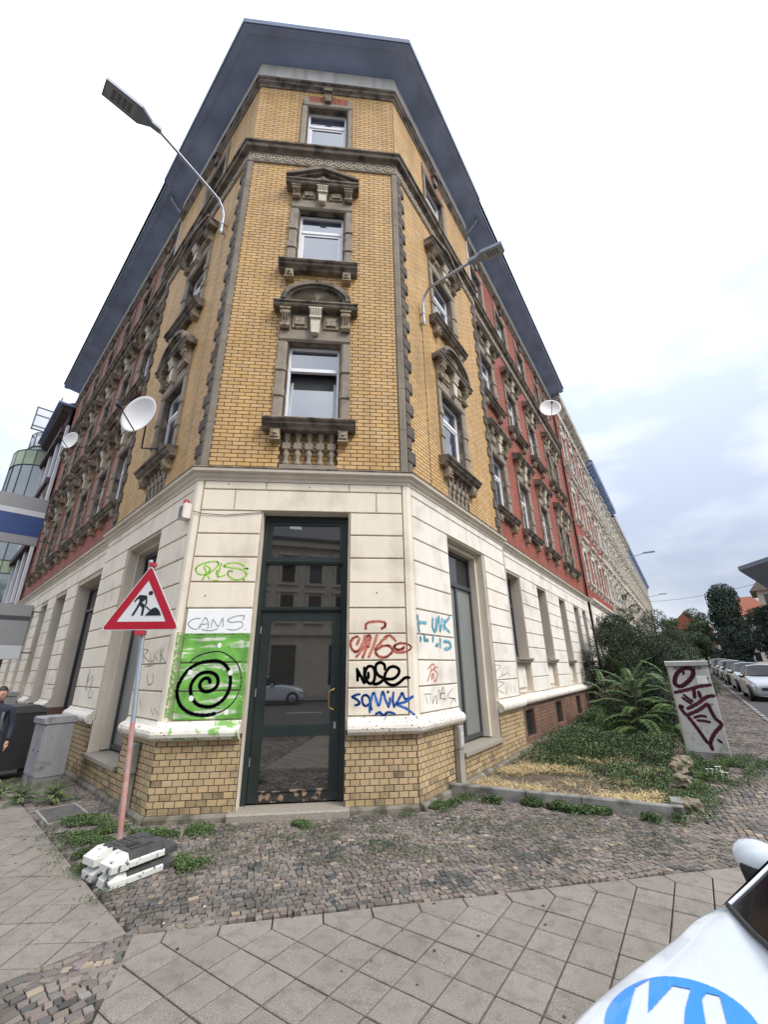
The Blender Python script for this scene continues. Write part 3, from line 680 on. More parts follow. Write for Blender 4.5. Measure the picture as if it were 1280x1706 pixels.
lf = obj('door_leaf', mk('door_leaf', lambda m: (m.box(1.195, 1.335, dy-.03, dy+.04, .11, 2.685), m.box(2.30, 2.445, dy-.03, dy+.04, .11, 2.685), m.box(1.335, 2.30, dy-.03, dy+.04, 2.55, 2.685),
    m.box(1.335, 2.30, dy-.03, dy+.04, .91, 1.06)), DOORP), D)
obj('bottom_rail', mk('bottom_rail', lambda m: (m.box(1.335, 2.30, dy-.03, dy+.04, .11, .25), m.box(1.335, 2.30, dy-.045, dy-.03, .235, .25)), DOORW), D, label='bottom rail with worn, peeling paint')
obj('pane', mk('pane', lambda m: m.box(1.335, 2.30, dy+.0, dy+.008, 1.06, 2.55), GLD), D); obj('pane', mk('pane', lambda m: m.box(1.335, 2.30, dy+.0, dy+.008, .25, .91), GLD), D)
mb = MB(); mb.tube([(2.37, dy-.03, 1.54), (2.37, dy-.085, 1.54), (2.34, dy-.10, 1.53), (2.29, dy-.10, 1.51), (2.28, dy-.10, 1.47), (2.28, dy-.10, 1.32), (2.29, dy-.10, 1.28), (2.34, dy-.10, 1.26), (2.37, dy-.085, 1.25), (2.37, dy-.03, 1.25)], .012, 8)
obj('handle', mb.mesh('handle', BRASS), D)
mb = MB(); mb.box(2.36, 2.39, dy-.036, dy-.03, 1.0, 1.09); obj('lock_plate', mb.mesh('lock_plate', GALV), D)
for z in (.55, 1.45, 2.35): mb = MB(); mb.tube([(1.195, dy-.04, z), (1.195, dy-.04, z+.11)], .008, 6); obj('hinge', mb.mesh('hinge', GALV), D)
mb = MB(); mb.cbox(1.02, 2.60, .30, -.16, -.04, .085, .015); mb.box(1.02, 2.60, -.02, .30, .06, .086)
obj('door_step', mb.mesh('door_step', GRAN), BLD)
# downpipes
def pipe(S, u, d, z0, z1, e=.62):
    mb = MB(); mb.tube([(u, -d, max(z0, 5.0)), (u, -d, z1-.55), (u, -d-.05, z1-.42), (u, -d-.40, z1-.15), (u, -d-.48, z1-.02), (u, -d-.48, z1+.1)], .042, 10)
    for z in (6.4, 8.4, 10.4, 12.4, 14.4): mb.tube([(u, -d, z), (u, -d, z+.05)], .052, 10)
    obj('downpipe', mb.mesh('downpipe', ZINC), BLD, FR[S])
pipe('R', YR+.08, -.02, .05, 17.3); pipe('L', -YL-.08, -.02, .05, 17.3)
mb = MB(); mb.tube([(YR+.075, .03, .03), (YR+.075, .03, 4.95)], .036, 8); obj('downpipe', mb.mesh('downpipe', M('painted_pipe', (.42, .41, .38), .6, .2, 4)), BLD, FR['R'])
mb = MB(); mb.tube([(17.62, .07, .1), (17.62, .07, 16.6)], .03, 8); obj('downpipe', mb.mesh('downpipe', M('dark_pipe', (.10, .08, .07), .6)), BLD, FR['R'])
mb = MB(); mb.tube([(.95, -.016, 5.08), (.95, -.016, 9.35)], .006, 6)
for i in range(12): mb.box(.935, .965, -.026, 0, 5.3+i*.35, 5.315+i*.35)
obj('conduit', mb.mesh('conduit', M('dull_conduit', (.30, .25, .17), .7)), BLD, FR['R'])
mb = MB(); mb.tube([(-.80, -.014, 5.08), (-.80, -.014, 11.5)], .005, 6); obj('conduit', mb.mesh('conduit', MATS['dull_conduit']), BLD, FR['L'])
mb = MB(); mb.tube([(-.02, -.05, 4.27), (.15, -.045, 4.23), (.5, -.04, 4.21), (.8, -.04, 4.24), (1.08, -.04, 4.27), (1.12, .1, 4.27)], .006, 5); obj('cable', mb.mesh('cable', BLK), BLD)
for x, z in ((.36, 2.9), (3.0, 2.95), (1.85, 4.75), (.5, 4.78), (3.2, 4.78)):
    mb = MB(); mb.lathe([(.009, 0), (.009, .012), (0, .014)], 8, M_=Matrix.Rotation(radians(90), 4, 'X')); obj('bolt', mb.mesh('bolt', BLK), BLD, T((x, -.026, z)))

# ================================================================== graffiti on the corner building
GRAF=[('PILS', 'F', 'lime', 0.03, [[(0.21, 3.23), (0.16, 3.31), (0.22, 3.38), (0.34, 3.42), (0.47, 3.43), (0.49, 3.37), (0.4, 3.27), (0.32, 3.22), (0.21, 3.23)], [(0.29, 3.38), (0.38, 3.31), (0.32, 3.22), (0.28, 3.13)], [(0.28, 3.36), (0.33, 3.25), (0.39, 3.15)], [(0.49, 3.31), (0.48, 3.22)], [(0.54, 3.41), (0.52, 3.29), (0.51, 3.19), (0.62, 3.22)], [(0.9, 3.36), (0.8, 3.41), (0.67, 3.41), (0.58, 3.36), (0.68, 3.34), (0.85, 3.31), (0.94, 3.24), (0.88, 3.16), (0.76, 3.15), (0.66, 3.22), (0.67, 3.28), (0.73, 3.28)], [(0.44, 3.13), (0.53, 3.13)], [(0.9, 3.15), (0.92, 3.14)], [(0.89, 3.32), (0.95, 3.33), (0.94, 3.31)]]), ('CAMS', 'F', 'greygreen', 0.014, [[(0.34, 2.56), (0.24, 2.55), (0.17, 2.49), (0.21, 2.43), (0.3, 2.4), (0.35, 2.47)], [(0.34, 2.4), (0.39, 2.55), (0.42, 2.56), (0.46, 2.48), (0.46, 2.4)], [(0.35, 2.47), (0.45, 2.48)], [(0.51, 2.42), (0.52, 2.54), (0.61, 2.44), (0.66, 2.56), (0.68, 2.43)], [(0.98, 2.6), (0.85, 2.59), (0.74, 2.54), (0.79, 2.5), (0.93, 2.51), (0.96, 2.44), (0.86, 2.39), (0.74, 2.4)], [(0.98, 2.6), (0.96, 2.53)], [(1.0, 2.4), (1.0, 2.4)], [(0.37, 2.4), (0.5, 2.38), (0.61, 2.41)]]), ('spiral', 'F', 'black', 0.05, [[(0.59, 1.66), (0.57, 1.71), (0.51, 1.72), (0.46, 1.67), (0.46, 1.6), (0.52, 1.55), (0.6, 1.55), (0.68, 1.6), (0.7, 1.68), (0.66, 1.76), (0.57, 1.8), (0.46, 1.79), (0.38, 1.73), (0.33, 1.62), (0.36, 1.49), (0.44, 1.39), (0.56, 1.35), (0.69, 1.36), (0.81, 1.45), (0.87, 1.59), (0.86, 1.75), (0.79, 1.88), (0.67, 1.95), (0.53, 1.95), (0.39, 1.92), (0.27, 1.84), (0.19, 1.72), (0.15, 1.59), (0.17, 1.48), (0.24, 1.36), (0.38, 1.27), (0.56, 1.24), (0.72, 1.26)]]), ('spiral_outer', 'F', 'black', 0.018, [[(0.72, 1.26), (0.84, 1.31), (0.96, 1.43), (1.02, 1.61), (1.01, 1.75), (0.95, 1.9), (0.83, 2.01), (0.69, 2.08), (0.57, 2.08), (0.44, 2.05), (0.33, 2.0), (0.27, 1.93)]]), ('ONG', 'F', 'salmon', 0.03, [[(2.82, 2.38), (2.83, 2.47), (2.96, 2.5), (3.11, 2.49), (3.12, 2.43), (3.06, 2.39)], [(2.71, 2.28), (2.62, 2.25), (2.59, 2.15), (2.65, 2.06), (2.73, 2.09), (2.82, 2.26), (2.89, 2.3)], [(2.68, 2.15), (2.73, 2.26)], [(2.67, 1.98), (2.77, 2.09), (2.89, 2.27), (2.82, 2.09), (2.77, 1.96)], [(3.0, 2.32), (2.94, 2.14), (2.86, 1.97)], [(2.8, 2.3), (2.85, 2.12), (2.89, 2.26)], [(3.17, 2.29), (3.06, 2.2), (2.97, 2.09), (3.0, 2.0), (3.1, 1.97), (3.19, 2.01), (3.23, 2.08), (3.17, 2.14), (3.06, 2.13), (2.98, 2.07)], [(3.11, 2.27), (3.2, 2.29), (3.29, 2.2)], [(3.21, 2.06), (3.36, 2.04), (3.48, 2.07), (3.52, 2.12), (3.44, 2.17), (3.33, 2.17), (3.26, 2.13), (3.3, 2.08), (3.38, 2.09), (3.41, 2.12)]]), ('NOSE', 'F', 'black', 0.045, [[(2.69, 1.82), (2.7, 1.73), (2.7, 1.65)], [(2.69, 1.81), (2.75, 1.71), (2.8, 1.62), (2.8, 1.71), (2.8, 1.84)], [(2.91, 1.85), (2.85, 1.84), (2.81, 1.75), (2.83, 1.66), (2.88, 1.61), (2.94, 1.64), (2.96, 1.74), (2.94, 1.82), (2.91, 1.85)], [(2.86, 1.77), (2.86, 1.67)], [(3.11, 1.8), (3.1, 1.87), (3.04, 1.9), (2.98, 1.87), (2.97, 1.79), (3.01, 1.72), (3.08, 1.68), (3.05, 1.63), (2.97, 1.6), (2.91, 1.62)], [(3.11, 1.67), (3.23, 1.67), (3.31, 1.73), (3.32, 1.8), (3.25, 1.84), (3.17, 1.82), (3.11, 1.73), (3.11, 1.65), (3.16, 1.6), (3.24, 1.58), (3.33, 1.62), (3.41, 1.68), (3.48, 1.68)]]), ('SOMIK', 'F', 'blue', 0.03, [[(2.74, 1.47), (2.65, 1.45), (2.63, 1.43), (2.7, 1.39), (2.73, 1.34), (2.66, 1.32)], [(2.81, 1.46), (2.77, 1.42), (2.78, 1.34), (2.83, 1.31), (2.88, 1.35), (2.87, 1.42), (2.82, 1.46)], [(2.91, 1.25), (2.89, 1.34), (2.94, 1.48), (3.01, 1.31), (3.07, 1.49), (3.11, 1.39), (3.16, 1.28)], [(3.15, 1.5), (3.15, 1.48)], [(3.18, 1.42), (3.17, 1.31)], [(3.23, 1.49), (3.22, 1.37), (3.24, 1.28)], [(3.24, 1.3), (3.31, 1.39), (3.36, 1.47), (3.41, 1.39), (3.53, 1.43)], [(3.53, 1.42), (3.4, 1.35), (3.28, 1.32), (3.42, 1.26), (3.54, 1.17)], [(2.88, 1.32), (2.88, 1.21)], [(2.96, 1.19), (3.02, 1.22), (3.08, 1.18), (3.15, 1.22), (3.25, 1.19)]]), ('FUNK', 'R', 'lightblue', 0.045, [[(0.14, 2.61), (0.15, 2.47), (0.17, 2.35)], [(0.16, 2.49), (0.43, 2.51)], [(0.66, 2.61), (0.63, 2.46), (0.72, 2.4), (0.79, 2.62)], [(0.76, 2.4), (0.88, 2.64), (0.91, 2.41), (1.01, 2.64)], [(1.09, 2.63), (1.04, 2.42)], [(1.32, 2.68), (1.08, 2.52), (1.29, 2.4)], [(0.34, 2.32), (0.33, 2.24), (0.46, 2.24)], [(0.64, 2.32), (0.61, 2.21)], [(0.69, 2.16), (0.82, 2.18)], [(0.89, 2.3), (0.87, 2.12)], [(1.0, 2.24), (1.23, 2.23), (1.27, 2.15), (1.01, 2.11)], [(0.21, 2.29), (0.2, 2.2)]]), ('PUS', 'R', 'salmon', 0.018, [[(0.35, 1.61), (0.47, 1.73), (0.5, 1.82)], [(0.37, 1.79), (0.56, 1.87), (0.63, 1.82), (0.48, 1.76)], [(0.52, 1.73), (0.51, 1.65), (0.57, 1.73), (0.58, 1.64)], [(0.74, 1.83), (0.61, 1.79), (0.72, 1.72), (0.66, 1.63), (0.58, 1.61)]]), ('TIMKEN', 'R', 'charcoal', 0.012, [[(0.22, 1.44), (0.5, 1.43)], [(0.28, 1.43), (0.34, 1.29)], [(0.44, 1.42), (0.43, 1.31)], [(0.53, 1.41), (0.49, 1.29), (0.62, 1.4), (0.63, 1.28), (0.73, 1.48), (0.76, 1.34)], [(0.87, 1.49), (0.78, 1.36), (0.97, 1.33)], [(0.77, 1.42), (0.95, 1.42)], [(1.08, 1.46), (0.99, 1.3)], [(1.26, 1.49), (1.05, 1.36), (1.35, 1.31)], [(1.14, 1.23), (1.23, 1.32), (1.34, 1.26)], [(0.72, 1.32), (0.89, 1.52), (0.93, 1.29)]]), ('punker', 'R', 'charcoal', 0.012, [[(3.41, 1.86), (3.38, 1.6)], [(3.41, 1.86), (3.74, 1.83), (3.42, 1.73)], [(3.72, 1.75), (3.74, 1.63), (3.99, 1.83)], [(3.98, 1.63), (4.11, 1.82), (4.23, 1.62), (4.31, 1.84)], [(3.55, 1.6), (4.2, 1.7)], [(3.41, 1.53), (3.39, 1.27)], [(3.41, 1.53), (3.81, 1.48), (3.42, 1.38), (3.8, 1.27)], [(3.93, 1.47), (3.91, 1.25), (4.12, 1.49)], [(4.24, 1.46), (4.23, 1.27)], [(4.42, 1.42), (4.56, 1.25)]]), ('RUCK', 'L', 'olive', 0.018, [[(-1.2, 2.17), (-1.06, 1.96)], [(-1.2, 2.17), (-0.94, 2.14), (-1.09, 2.06), (-0.75, 1.96)], [(-0.83, 2.12), (-0.76, 1.99), (-0.62, 1.99), (-0.69, 2.12)], [(-0.51, 2.13), (-0.59, 2.05), (-0.43, 1.97)], [(-0.44, 2.17), (-0.34, 1.96), (-0.3, 2.16)], [(-0.39, 2.07), (-0.12, 1.94)], [(-0.38, 2.14), (-0.3, 2.01)], [(-1.0, 1.9), (-0.63, 1.91)], [(-0.81, 1.8), (-0.68, 1.64), (-0.51, 1.68), (-0.57, 1.8)]]), ('marks', 'L', 'olive', 0.01, [[(-0.44, 1.35), (-0.29, 1.24), (-0.25, 1.33), (-0.16, 1.24)], [(-0.16, 1.31), (-0.05, 1.23)], [(-0.96, 1.45), (-0.8, 1.31)]]), ('violet', 'L', 'violet', 0.016, [[(-4.29, 1.82), (-4.23, 1.56), (-4.19, 1.9), (-4.22, 1.65), (-3.91, 1.77), (-3.91, 1.49), (-3.79, 1.73)], [(-4.26, 1.5), (-4.11, 1.53)], [(-3.99, 1.49), (-3.88, 1.37), (-3.65, 1.38), (-3.67, 1.49)]]), ('gray_tag', 'L', 'olive', 0.014, [[(-8.8, 1.73), (-8.64, 1.5), (-8.53, 1.75), (-8.29, 1.51), (-8.28, 1.78)], [(-8.87, 1.45), (-7.72, 1.47)]])]
CABG=[(0.055, [(0.464, 0.933), (0.279, 0.89), (0.157, 0.819), (0.12, 0.748), (0.225, 0.72), (0.408, 0.762), (0.573, 0.833), (0.626, 0.897), (0.546, 0.929), (0.464, 0.933)]), (0.045, [(0.04, 0.649), (0.387, 0.684), (0.671, 0.72), (0.965, 0.741)]), (0.045, [(0.532, 0.706), (0.523, 0.656), (0.505, 0.596)]), (0.045, [(0.63, 0.67), (0.64, 0.592)]), (0.045, [(0.256, 0.472), (0.513, 0.528), (0.789, 0.606), (0.97, 0.621)]), (0.045, [(0.167, 0.493), (0.11, 0.5), (0.123, 0.465), (0.198, 0.401)]), (0.045, [(0.198, 0.401), (0.497, 0.457), (0.772, 0.535)]), (0.045, [(0.777, 0.528), (0.798, 0.465), (0.854, 0.379), (0.948, 0.316), (0.747, 0.223), (0.603, 0.124), (0.608, 0.053)]), (0.045, [(0.219, 0.401), (0.334, 0.309), (0.442, 0.209), (0.525, 0.131), (0.591, 0.11)]), (0.035, [(0.37, 0.379), (0.535, 0.401), (0.655, 0.394)]), (0.035, [(0.431, 0.351), (0.576, 0.348), (0.714, 0.337)]), (0.035, [(0.256, 0.628), (0.348, 0.585), (0.431, 0.557)]), (0.035, [(0.208, 0.596), (0.304, 0.557), (0.389, 0.532)]), (0.035, [(0.729, 0.816), (0.936, 0.809)]), (0.035, [(0.391, 0.897), (0.378, 0.855)]), (0.035, [(0.778, 0.16), (0.859, 0.131)])]

GC = {'lime': (.36, .72, .07), 'greygreen': (.30, .38, .37), 'black': (.012, .014, .02), 'salmon': (.66, .20, .14), 'blue': (.035, .16, .55),
      'lightblue': (.18, .46, .60), 'charcoal': (.06, .06, .065), 'olive': (.22, .20, .14), 'violet': (.06, .05, .28), 'maroon': (.10, .015, .035), 'white': (.8, .8, .8)}
def spray(name, rgb, soft=.0):
    if soft:
        base_ = spray(name, rgb); key = 'overspray_'+name
        if key not in MATS:
            m2 = base_.copy(); m2.name = key; MATS[key] = m2
            for n in m2.node_tree.nodes:
                if n.type == 'MAP_RANGE' and n.outputs[0].links and n.outputs[0].links[0].to_socket.name == 'Alpha': n.inputs[3].default_value = .0; n.inputs[4].default_value = soft
        return MATS[key]
    if 'paint_'+name in MATS: return MATS['paint_'+name]
    m = M('paint_'+name, rgb, .55, .15, 8); t = m.node_tree; g = [k for k in t.nodes if k.type == 'NEW_GEOMETRY'][0]
    n = t.nodes.new('ShaderNodeTexNoise'); n.inputs['Scale'].default_value = 26; n.inputs['Detail'].default_value = 6; t.links.new(g.outputs['Position'], n.inputs['Vector'])
    r = t.nodes.new('ShaderNodeMapRange'); lo = {'lightblue': .15, 'salmon': .45, 'greygreen': .5, 'charcoal': .4, 'olive': .3, 'violet': .5, 'lime': .6, 'blue': .65, 'maroon': .7}.get(name, .85)
    r.inputs[1].default_value = .38; r.inputs[2].default_value = .56; r.inputs[3].default_value = lo; r.inputs[4].default_value = 1.0; t.links.new(n.outputs[0], r.inputs[0]); t.links.new(r.outputs[0], t.nodes['Principled BSDF'].inputs['Alpha']); return m
HALO = {'salmon': 1.8, 'blue': 1.5, 'lime': 1.5, 'lightblue': 1.8}
def smooth(pts, closed=False, n=9):
    P = [Vector(p) for p in pts]
    if len(P) < 3: return [P[0].lerp(P[-1], k/8) for k in range(9)]
    out_ = []
    for i in range(len(P)-1):
        p0 = P[max(i-1, 0)]; p1 = P[i]; p2 = P[i+1]; p3 = P[min(i+2, len(P)-1)]
        for k in range(n):
            t = k/n; out_.append(.5*((2*p1)+(-p0+p2)*t+(2*p0-5*p1+4*p2-p3)*t*t+(-p0+3*p1-3*p2+p3)*t*t*t))
    out_.append(P[-1]); return out_
def ribbon(mb, pts, w, dep, taper=True, zgroove=None):
    n = len(pts); L_ = []; R2 = []
    for i, p in enumerate(pts):
        d = pts[min(i+1, n-1)]-pts[max(i-1, 0)]
        if d.length < 1e-6: d = Vector((1, 0))
        d = d.normalized(); q = Vector((-d.y, d.x)); ww = w/2*(1 if not taper else (.55+.45*min(1, i/2, (n-1-i)/2)))*(1+.12*sin(i*1.7))
        L_.append(p+q*ww); R2.append(p-q*ww)
    for i in range(n-1):
        c = (pts[i]+pts[i+1])/2
        mb.add([(a.x, -dep, a.y) for a in (L_[i], R2[i], R2[i+1], L_[i+1])], [(0, 1, 2, 3)])
        mb.add([(pts[i].x+w/2*.88*cos(a), -dep-.0002, pts[i].y+w/2*.88*sin(a)) for a in [2*pi*k/12 for k in range(12)]], [tuple(range(12))]) if 0 < i else None
k_ = 0
for name, fac, col, w_, strokes in GRAF:
    k_ += 1; first = None; w_ = .021 if name == 'PILS' else w_; mm = frm(fac, 0, 0, -REC if (fac == 'L' and strokes[0][0][0] < -5.2) else 0)
    for si, s in enumerate(strokes[1:]):
        mb = MB(); ribbon(mb, smooth(s), w_, .0275+.0006*(k_ % 3)+.00025*(si % 5), zgroove=JZ); smesh = mb.mesh('stroke', spray(col, GC[col]))
        if first is None: first = obj('graffiti', None, BLD, mm)
        obj('stroke', smesh, first)
    if col in HALO and first is not None:
        for s in strokes: mb = MB(); ribbon(mb, smooth(s), w_*HALO[col], .0268+.0001*(k_ % 3), zgroove=JZ); obj('overspray', mb.mesh('overspray', spray(col, GC[col], .38)), first)
    mb = MB(); ribbon(mb, smooth(strokes[0]), w_, .0275+.0006*(k_ % 3), zgroove=JZ)
    if first is not None:
        obj('stroke', mb.mesh('stroke', spray(col, GC[col])), first); first['label'] = 'sprayed graffiti tag in '+{'greygreen': 'grey-green', 'lightblue': 'faded light blue'}.get(col, col)+' paint'; continue
    obj("graffiti", mb.mesh("graffiti", spray(col, GC[col])), BLD, mm, label="sprayed graffiti tag in "+col+" paint")
# white dots of the mural
mb = MB()
for x, z, r in ((.66, 2.17, .032), (.86, 1.79, .035), (.30, 1.80, .035), (.86, 1.27, .032), (.36, 1.46, .035), (.76, 1.83, .01)):
    mb.add([(x+r*cos(2*pi*k/14), -.0285, z+r*1.1*sin(2*pi*k/14)) for k in range(14)], [tuple(range(14))])
obj('mural_dots', mb.mesh('mural_dots', M('paint_white', (.8, .82, .75), .6)), BLD)
# soft green overspray round the mural's edges
mb = MB()
for (a_, b_, c_, e_) in ((.03, .135, 1.22, 2.36), (1.0, 1.08, 1.2, 2.30), (.12, 1.07, 2.28, 2.345)):
    mb = MB(); mb.add([(a_, -.0292, c_), (b_, -.0292, c_), (b_, -.0292, e_), (a_, -.0292, e_)], [(0, 1, 2, 3)]); obj('overspray', mb.mesh('overspray', spray('muralgreen', (.16, .40, .07), .75)), BLD)
# ================================================================== things fixed to the corner building
def lampth(label, head, mount, S, size, grp, nrm, tl=.05):
    t = thing('wall_lamp', label, 'street lamp', mount, 0, grp); h = Vector(head)-Vector(mount); n = Vector((h.x, h.y, 0)).normalized(); fn = nrm
    p0 = n*.10; P = [p0+Vector((0, 0, -.25)), p0+Vector((0, 0, .35)), p0+n*.06+Vector((0, 0, .55)), p0+n*.20+Vector((0, 0, .72))]
    e_ = h; P += [P[-1].lerp(e_, k/5) for k in range(1, 6)]
    mb = MB(); mb.tube(P, .032, 8); obj('arm', mb.mesh('arm', GALV), t)
    mb = MB()
    for z in (-.18, .10): mb.tube([n*0+Vector((0, 0, z)), n*.14+Vector((0, 0, z))], .03, 6); mb.tube([p0+Vector((0, 0, z-.03)), p0+Vector((0, 0, z+.03))], .045, 8)
    obj('bracket', mb.mesh('bracket', GALV), t)
    dr = (P[-1]-P[-2]).normalized(); ang = atan2(nrm[1], nrm[0])
    Mh = T(e_) @ Rz(ang) @ Matrix.Rotation(tl, 4, 'Y')
    L_ = size; w_ = size*.19
    pl_ = [(-.08, -.05), (.12, -.06), (.34*L_, -w_), (L_, -w_*.92), (L_, w_*.92), (.34*L_, w_), (.12, .06), (-.08, .05)]
    mb = MB(); mb.prism(pl_, -.035, .045, axis='z'); mb.prism([(a*.97+.01, b*.8) for a, b in pl_], .045, .075, axis='z')
    obj('lamp_head', mb.mesh('lamp_head', M('flare_lifted_lamp_grey', (.24, .28, .36), .5, .05)), t, Mh)  # head grey brightened and blued to include flare in its base colour
    mb = MB(); mb.box(.42*L_, .97*L_, -w_*.78, w_*.78, -.042, -.0352); hd = obj('lens_panel', mb.mesh('lens_panel', M('lamp_lens', (.34, .36, .38), .25, .05)), t, Mh)
    mb = MB()
    for i in range(4):
        for j in range(4): mb.box((.50+.095*i)*L_, (.50+.095*i+.07)*L_, -w_*.55+w_*.29*j, -w_*.55+w_*.29*j+w_*.2, -.047, -.0425)
    obj('led_block', mb.mesh('led_block', M('lamp_led', (.12, .13, .15), .3, .05)), hd, kind='stuff')
    return t
mL = FR['L'] @ Vector((-.80, 0, 11.75)); mR = FR['R'] @ Vector((.90, 0, 9.45))
lampth('grey street lamp on the long arm reaching over the left street from the yellow corner', (-1.75, -.75, 12.82), mL, 'L', 1.0, None, (-sin(aL), -cos(aL)), .02)
lampth('grey street lamp on a bent arm over the right street beside the upper right windows', (5.10, -.40, 10.04), mR, 'R', .68, None, (sin(aR), -cos(aR)), .12)
def dish(label, c, mount, r, facing, arm_dir=None, grp=None):
    t = thing('satellite_dish', label, 'satellite dish', mount, 0, grp); c = Vector(c)-Vector(mount); f = Vector(facing).normalized()
    Q = f.to_track_quat('Z', 'Y').to_matrix().to_4x4(); mb = MB(); pr = [(r*k/8, .16*r*(k/8)**2*1.6-.0) for k in range(9)]
    mb.lathe([(0.001, 0)]+pr[1:]+[(r*1.01, pr[-1][1]-.01)]+[(q, zz-.012) for q, zz in pr[::-1]][:-1]+[(0.001, -.012)], 28, M_=T(c) @ Q)
    obj('reflector', mb.mesh('reflector', M('dish_white', (.80, .79, .78), .45, .05)), t)
    up = Q @ Vector((0, 0, 1)); low = c+(Q @ Vector((0, -r*.98, .2*r))) if abs((Q @ Vector((0, 1, 0))).z) > .3 else c+Vector((0, 0, -r))
    if (Q @ Vector((0, 1, 0))).z < 0: low = c+(Q @ Vector((0, r*.98, .2*r)))
    foc = c+up*r*1.25+Vector((0, 0, -.30*r))
    mb = MB(); mb.tube([low, foc], .014, 6); obj('feed_arm', mb.mesh('feed_arm', BLK), t)
    mb = MB(); mb.tube([foc-up*.02, foc+up*.10], .04, 8); mb.box(foc.x-.03, foc.x+.03, foc.y-.03, foc.y+.03, foc.z-.02, foc.z+.09); obj('receiver', mb.mesh('receiver', BLK), t)
    b = c-up*.02; mb = MB(); mb.tube([b, b-up*.12, Vector((b.x-up.x*.14, b.y-up.y*.14, .12)), (0, 0, .0)], .02, 6); obj('mount_arm', mb.mesh('mount_arm', BLK), t)
    return t
dl = FR['L'] @ Vector((-2.75, -.55, 7.25)); ml = FR['L'] @ Vector((-2.35, -.10, 6.35)); dl = dl+Vector((.10, .06, -.06))
dish('large white satellite dish on a bracket at the left facade window sill', dl, ml, .46, (-.34, -.94, .02))
dr_ = FR['R'] @ Vector((13.3, -.50, 13.7)); mr_ = FR['R'] @ Vector((13.3, 0.05, 13.1))
dish('white satellite dish high on the red brick of the right facade near the eaves end', dr_, mr_, .50, (-.30, -.93, .15))
d3 = FR['L'] @ Vector((-12.2, -.55, 10.45)); m3 = FR['L'] @ Vector((-11.9, -.10, 10.2))
dish('small grey satellite dish among the far windows of the left facade', d3, m3, .36, (-.30, -.94, .02))
# alarm box
t = thing('alarm_box', 'white alarm siren box with a red beacon on the plaster corner', 'alarm', tuple(FR['L'] @ Vector((-.16, -.03, 4.22))), -aL)
mb = MB(); mb.cbox(-.10, .10, 0, -.13, -.06, .20, .02); obj('housing', mb.mesh('housing', M('aged_white_plastic', (.66, .62, .56), .5, .1)), t)
mb = MB()
for i in range(5): mb.box(-.075, .075, -.136, -.13, -.03+i*.04, -.012+i*.04)
obj('louvre', mb.mesh('louvre', BLK), t); mb = MB(); mb.lathe([(.05, .20), (.05, .25), (.04, .28), (0, .285)], 14, M_=T((0, -.065, 0))); obj('beacon', mb.mesh('beacon', M('red_beacon', (.35, .02, .02), .3)), t)
# small meter boxes with posts at the corner
def meterbox(label, S, u, z, w_, h, post_w, d=.10, tag=True):
    t = thing('meter_box', label, 'electrical box', tuple(FR[S] @ Vector((u, -.05, 0))), {'L': -aL, 'R': aR}[S])
    g_ = M('meter_grey', (.32, .31, .29), .6, .15, 5)
    mb = MB(); mb.cbox(-w_/2, w_/2, 0, -d, z, z+h, .012); b = obj('box', mb.mesh('box', g_), t)
    mb = MB(); mb.cbox(-post_w/2, post_w/2, 0, -d*.8, 0, z-.01, .006); obj('post', mb.mesh('post', M('post_grey', (.30, .27, .24), .75, .2, 4)), t)
    mb = MB(); mb.box(-w_/2+.02, w_/2-.02, -d-.004, -d, z+.03, z+h-.03); obj('cover', mb.mesh('cover', M('meter_cover', (.42, .41, .39), .5, .1)), b)
    if tag:
        mb = MB(); ribbon(mb, smooth([(-.03, z+.20), (.03, z+.24), (-.01, z+.17), (.03, z+.13), (-.03, z+.10), (.02, z+.07)]), .012, d+.005); obj('graffiti', mb.mesh('graffiti', spray('white', GC['white'])), b)
    else:
        mb = MB(); mb.box(-.03, .0, -d-.008, -d-.004, z+.06, z+.12); mb.box(-.03, .0, -d-.008, -d-.004, z+.16, z+.22); obj('switch', mb.mesh('switch', BLK), b)
    return t
meterbox('grey metal meter box with a white tag on a post right of the corner', 'R', 1.22, .58, .16, .33, .17)
meterbox('pale meter box on a concrete post behind the roadworks sign', 'L', -.62, .50, .20, .36, .17, tag=False)

# ================================================================== ground
DIRT = M('dark_joint_earth', (.075, .062, .048), .95, .3, 3, bump=.4, bs=60)
ASPH = M('asphalt', (.055, .055, .058), .9, .15, 2, bump=.5, bs=200)
SOIL = M('garden_soil', (.10, .075, .05), .95, .3, 3, bump=.7, bs=40)
SLAB = M('concrete_slab', (.225, .20, .172), .9, .10, 1.5, isl=.07, col2=(.18, .158, .135), c2lo=.50, c2hi=.66, c2s=9, bump=.6, bs=170, speck=.32, ss=150)
COB = M('porphyry_cobble', (.165, .135, .115), .8, .20, .8, isl=.30, hue=.018, sat=(.6, 1.2), col2=(.105, .092, .075), c2lo=.52, c2hi=.66, c2s=1.2, bump=.4, bs=90, speck=.18)
COBL = M('pale_cobble', (.26, .21, .155), .75, .15, 3, isl=.25, bump=.3)
COBD = M('dark_cobble', (.075, .075, .07), .7, .2, 3, isl=.3, bump=.3)
KERB = M('concrete_kerb', (.24, .235, .22), .9, .15, 3, col2=(.12, .115, .10), c2s=5, bump=.5, bs=90, speck=.2)
dRv = Vector((cos(aR), sin(aR))); nRv = Vector((sin(aR), -cos(aR))); O_R = Vector((W, 0))
dLv = Vector((-cos(aL), sin(aL))); nLv = Vector((-sin(aL), -cos(aL)))
def rq(t, e): p = O_R+dRv*t+nRv*e; return (p.x, p.y)
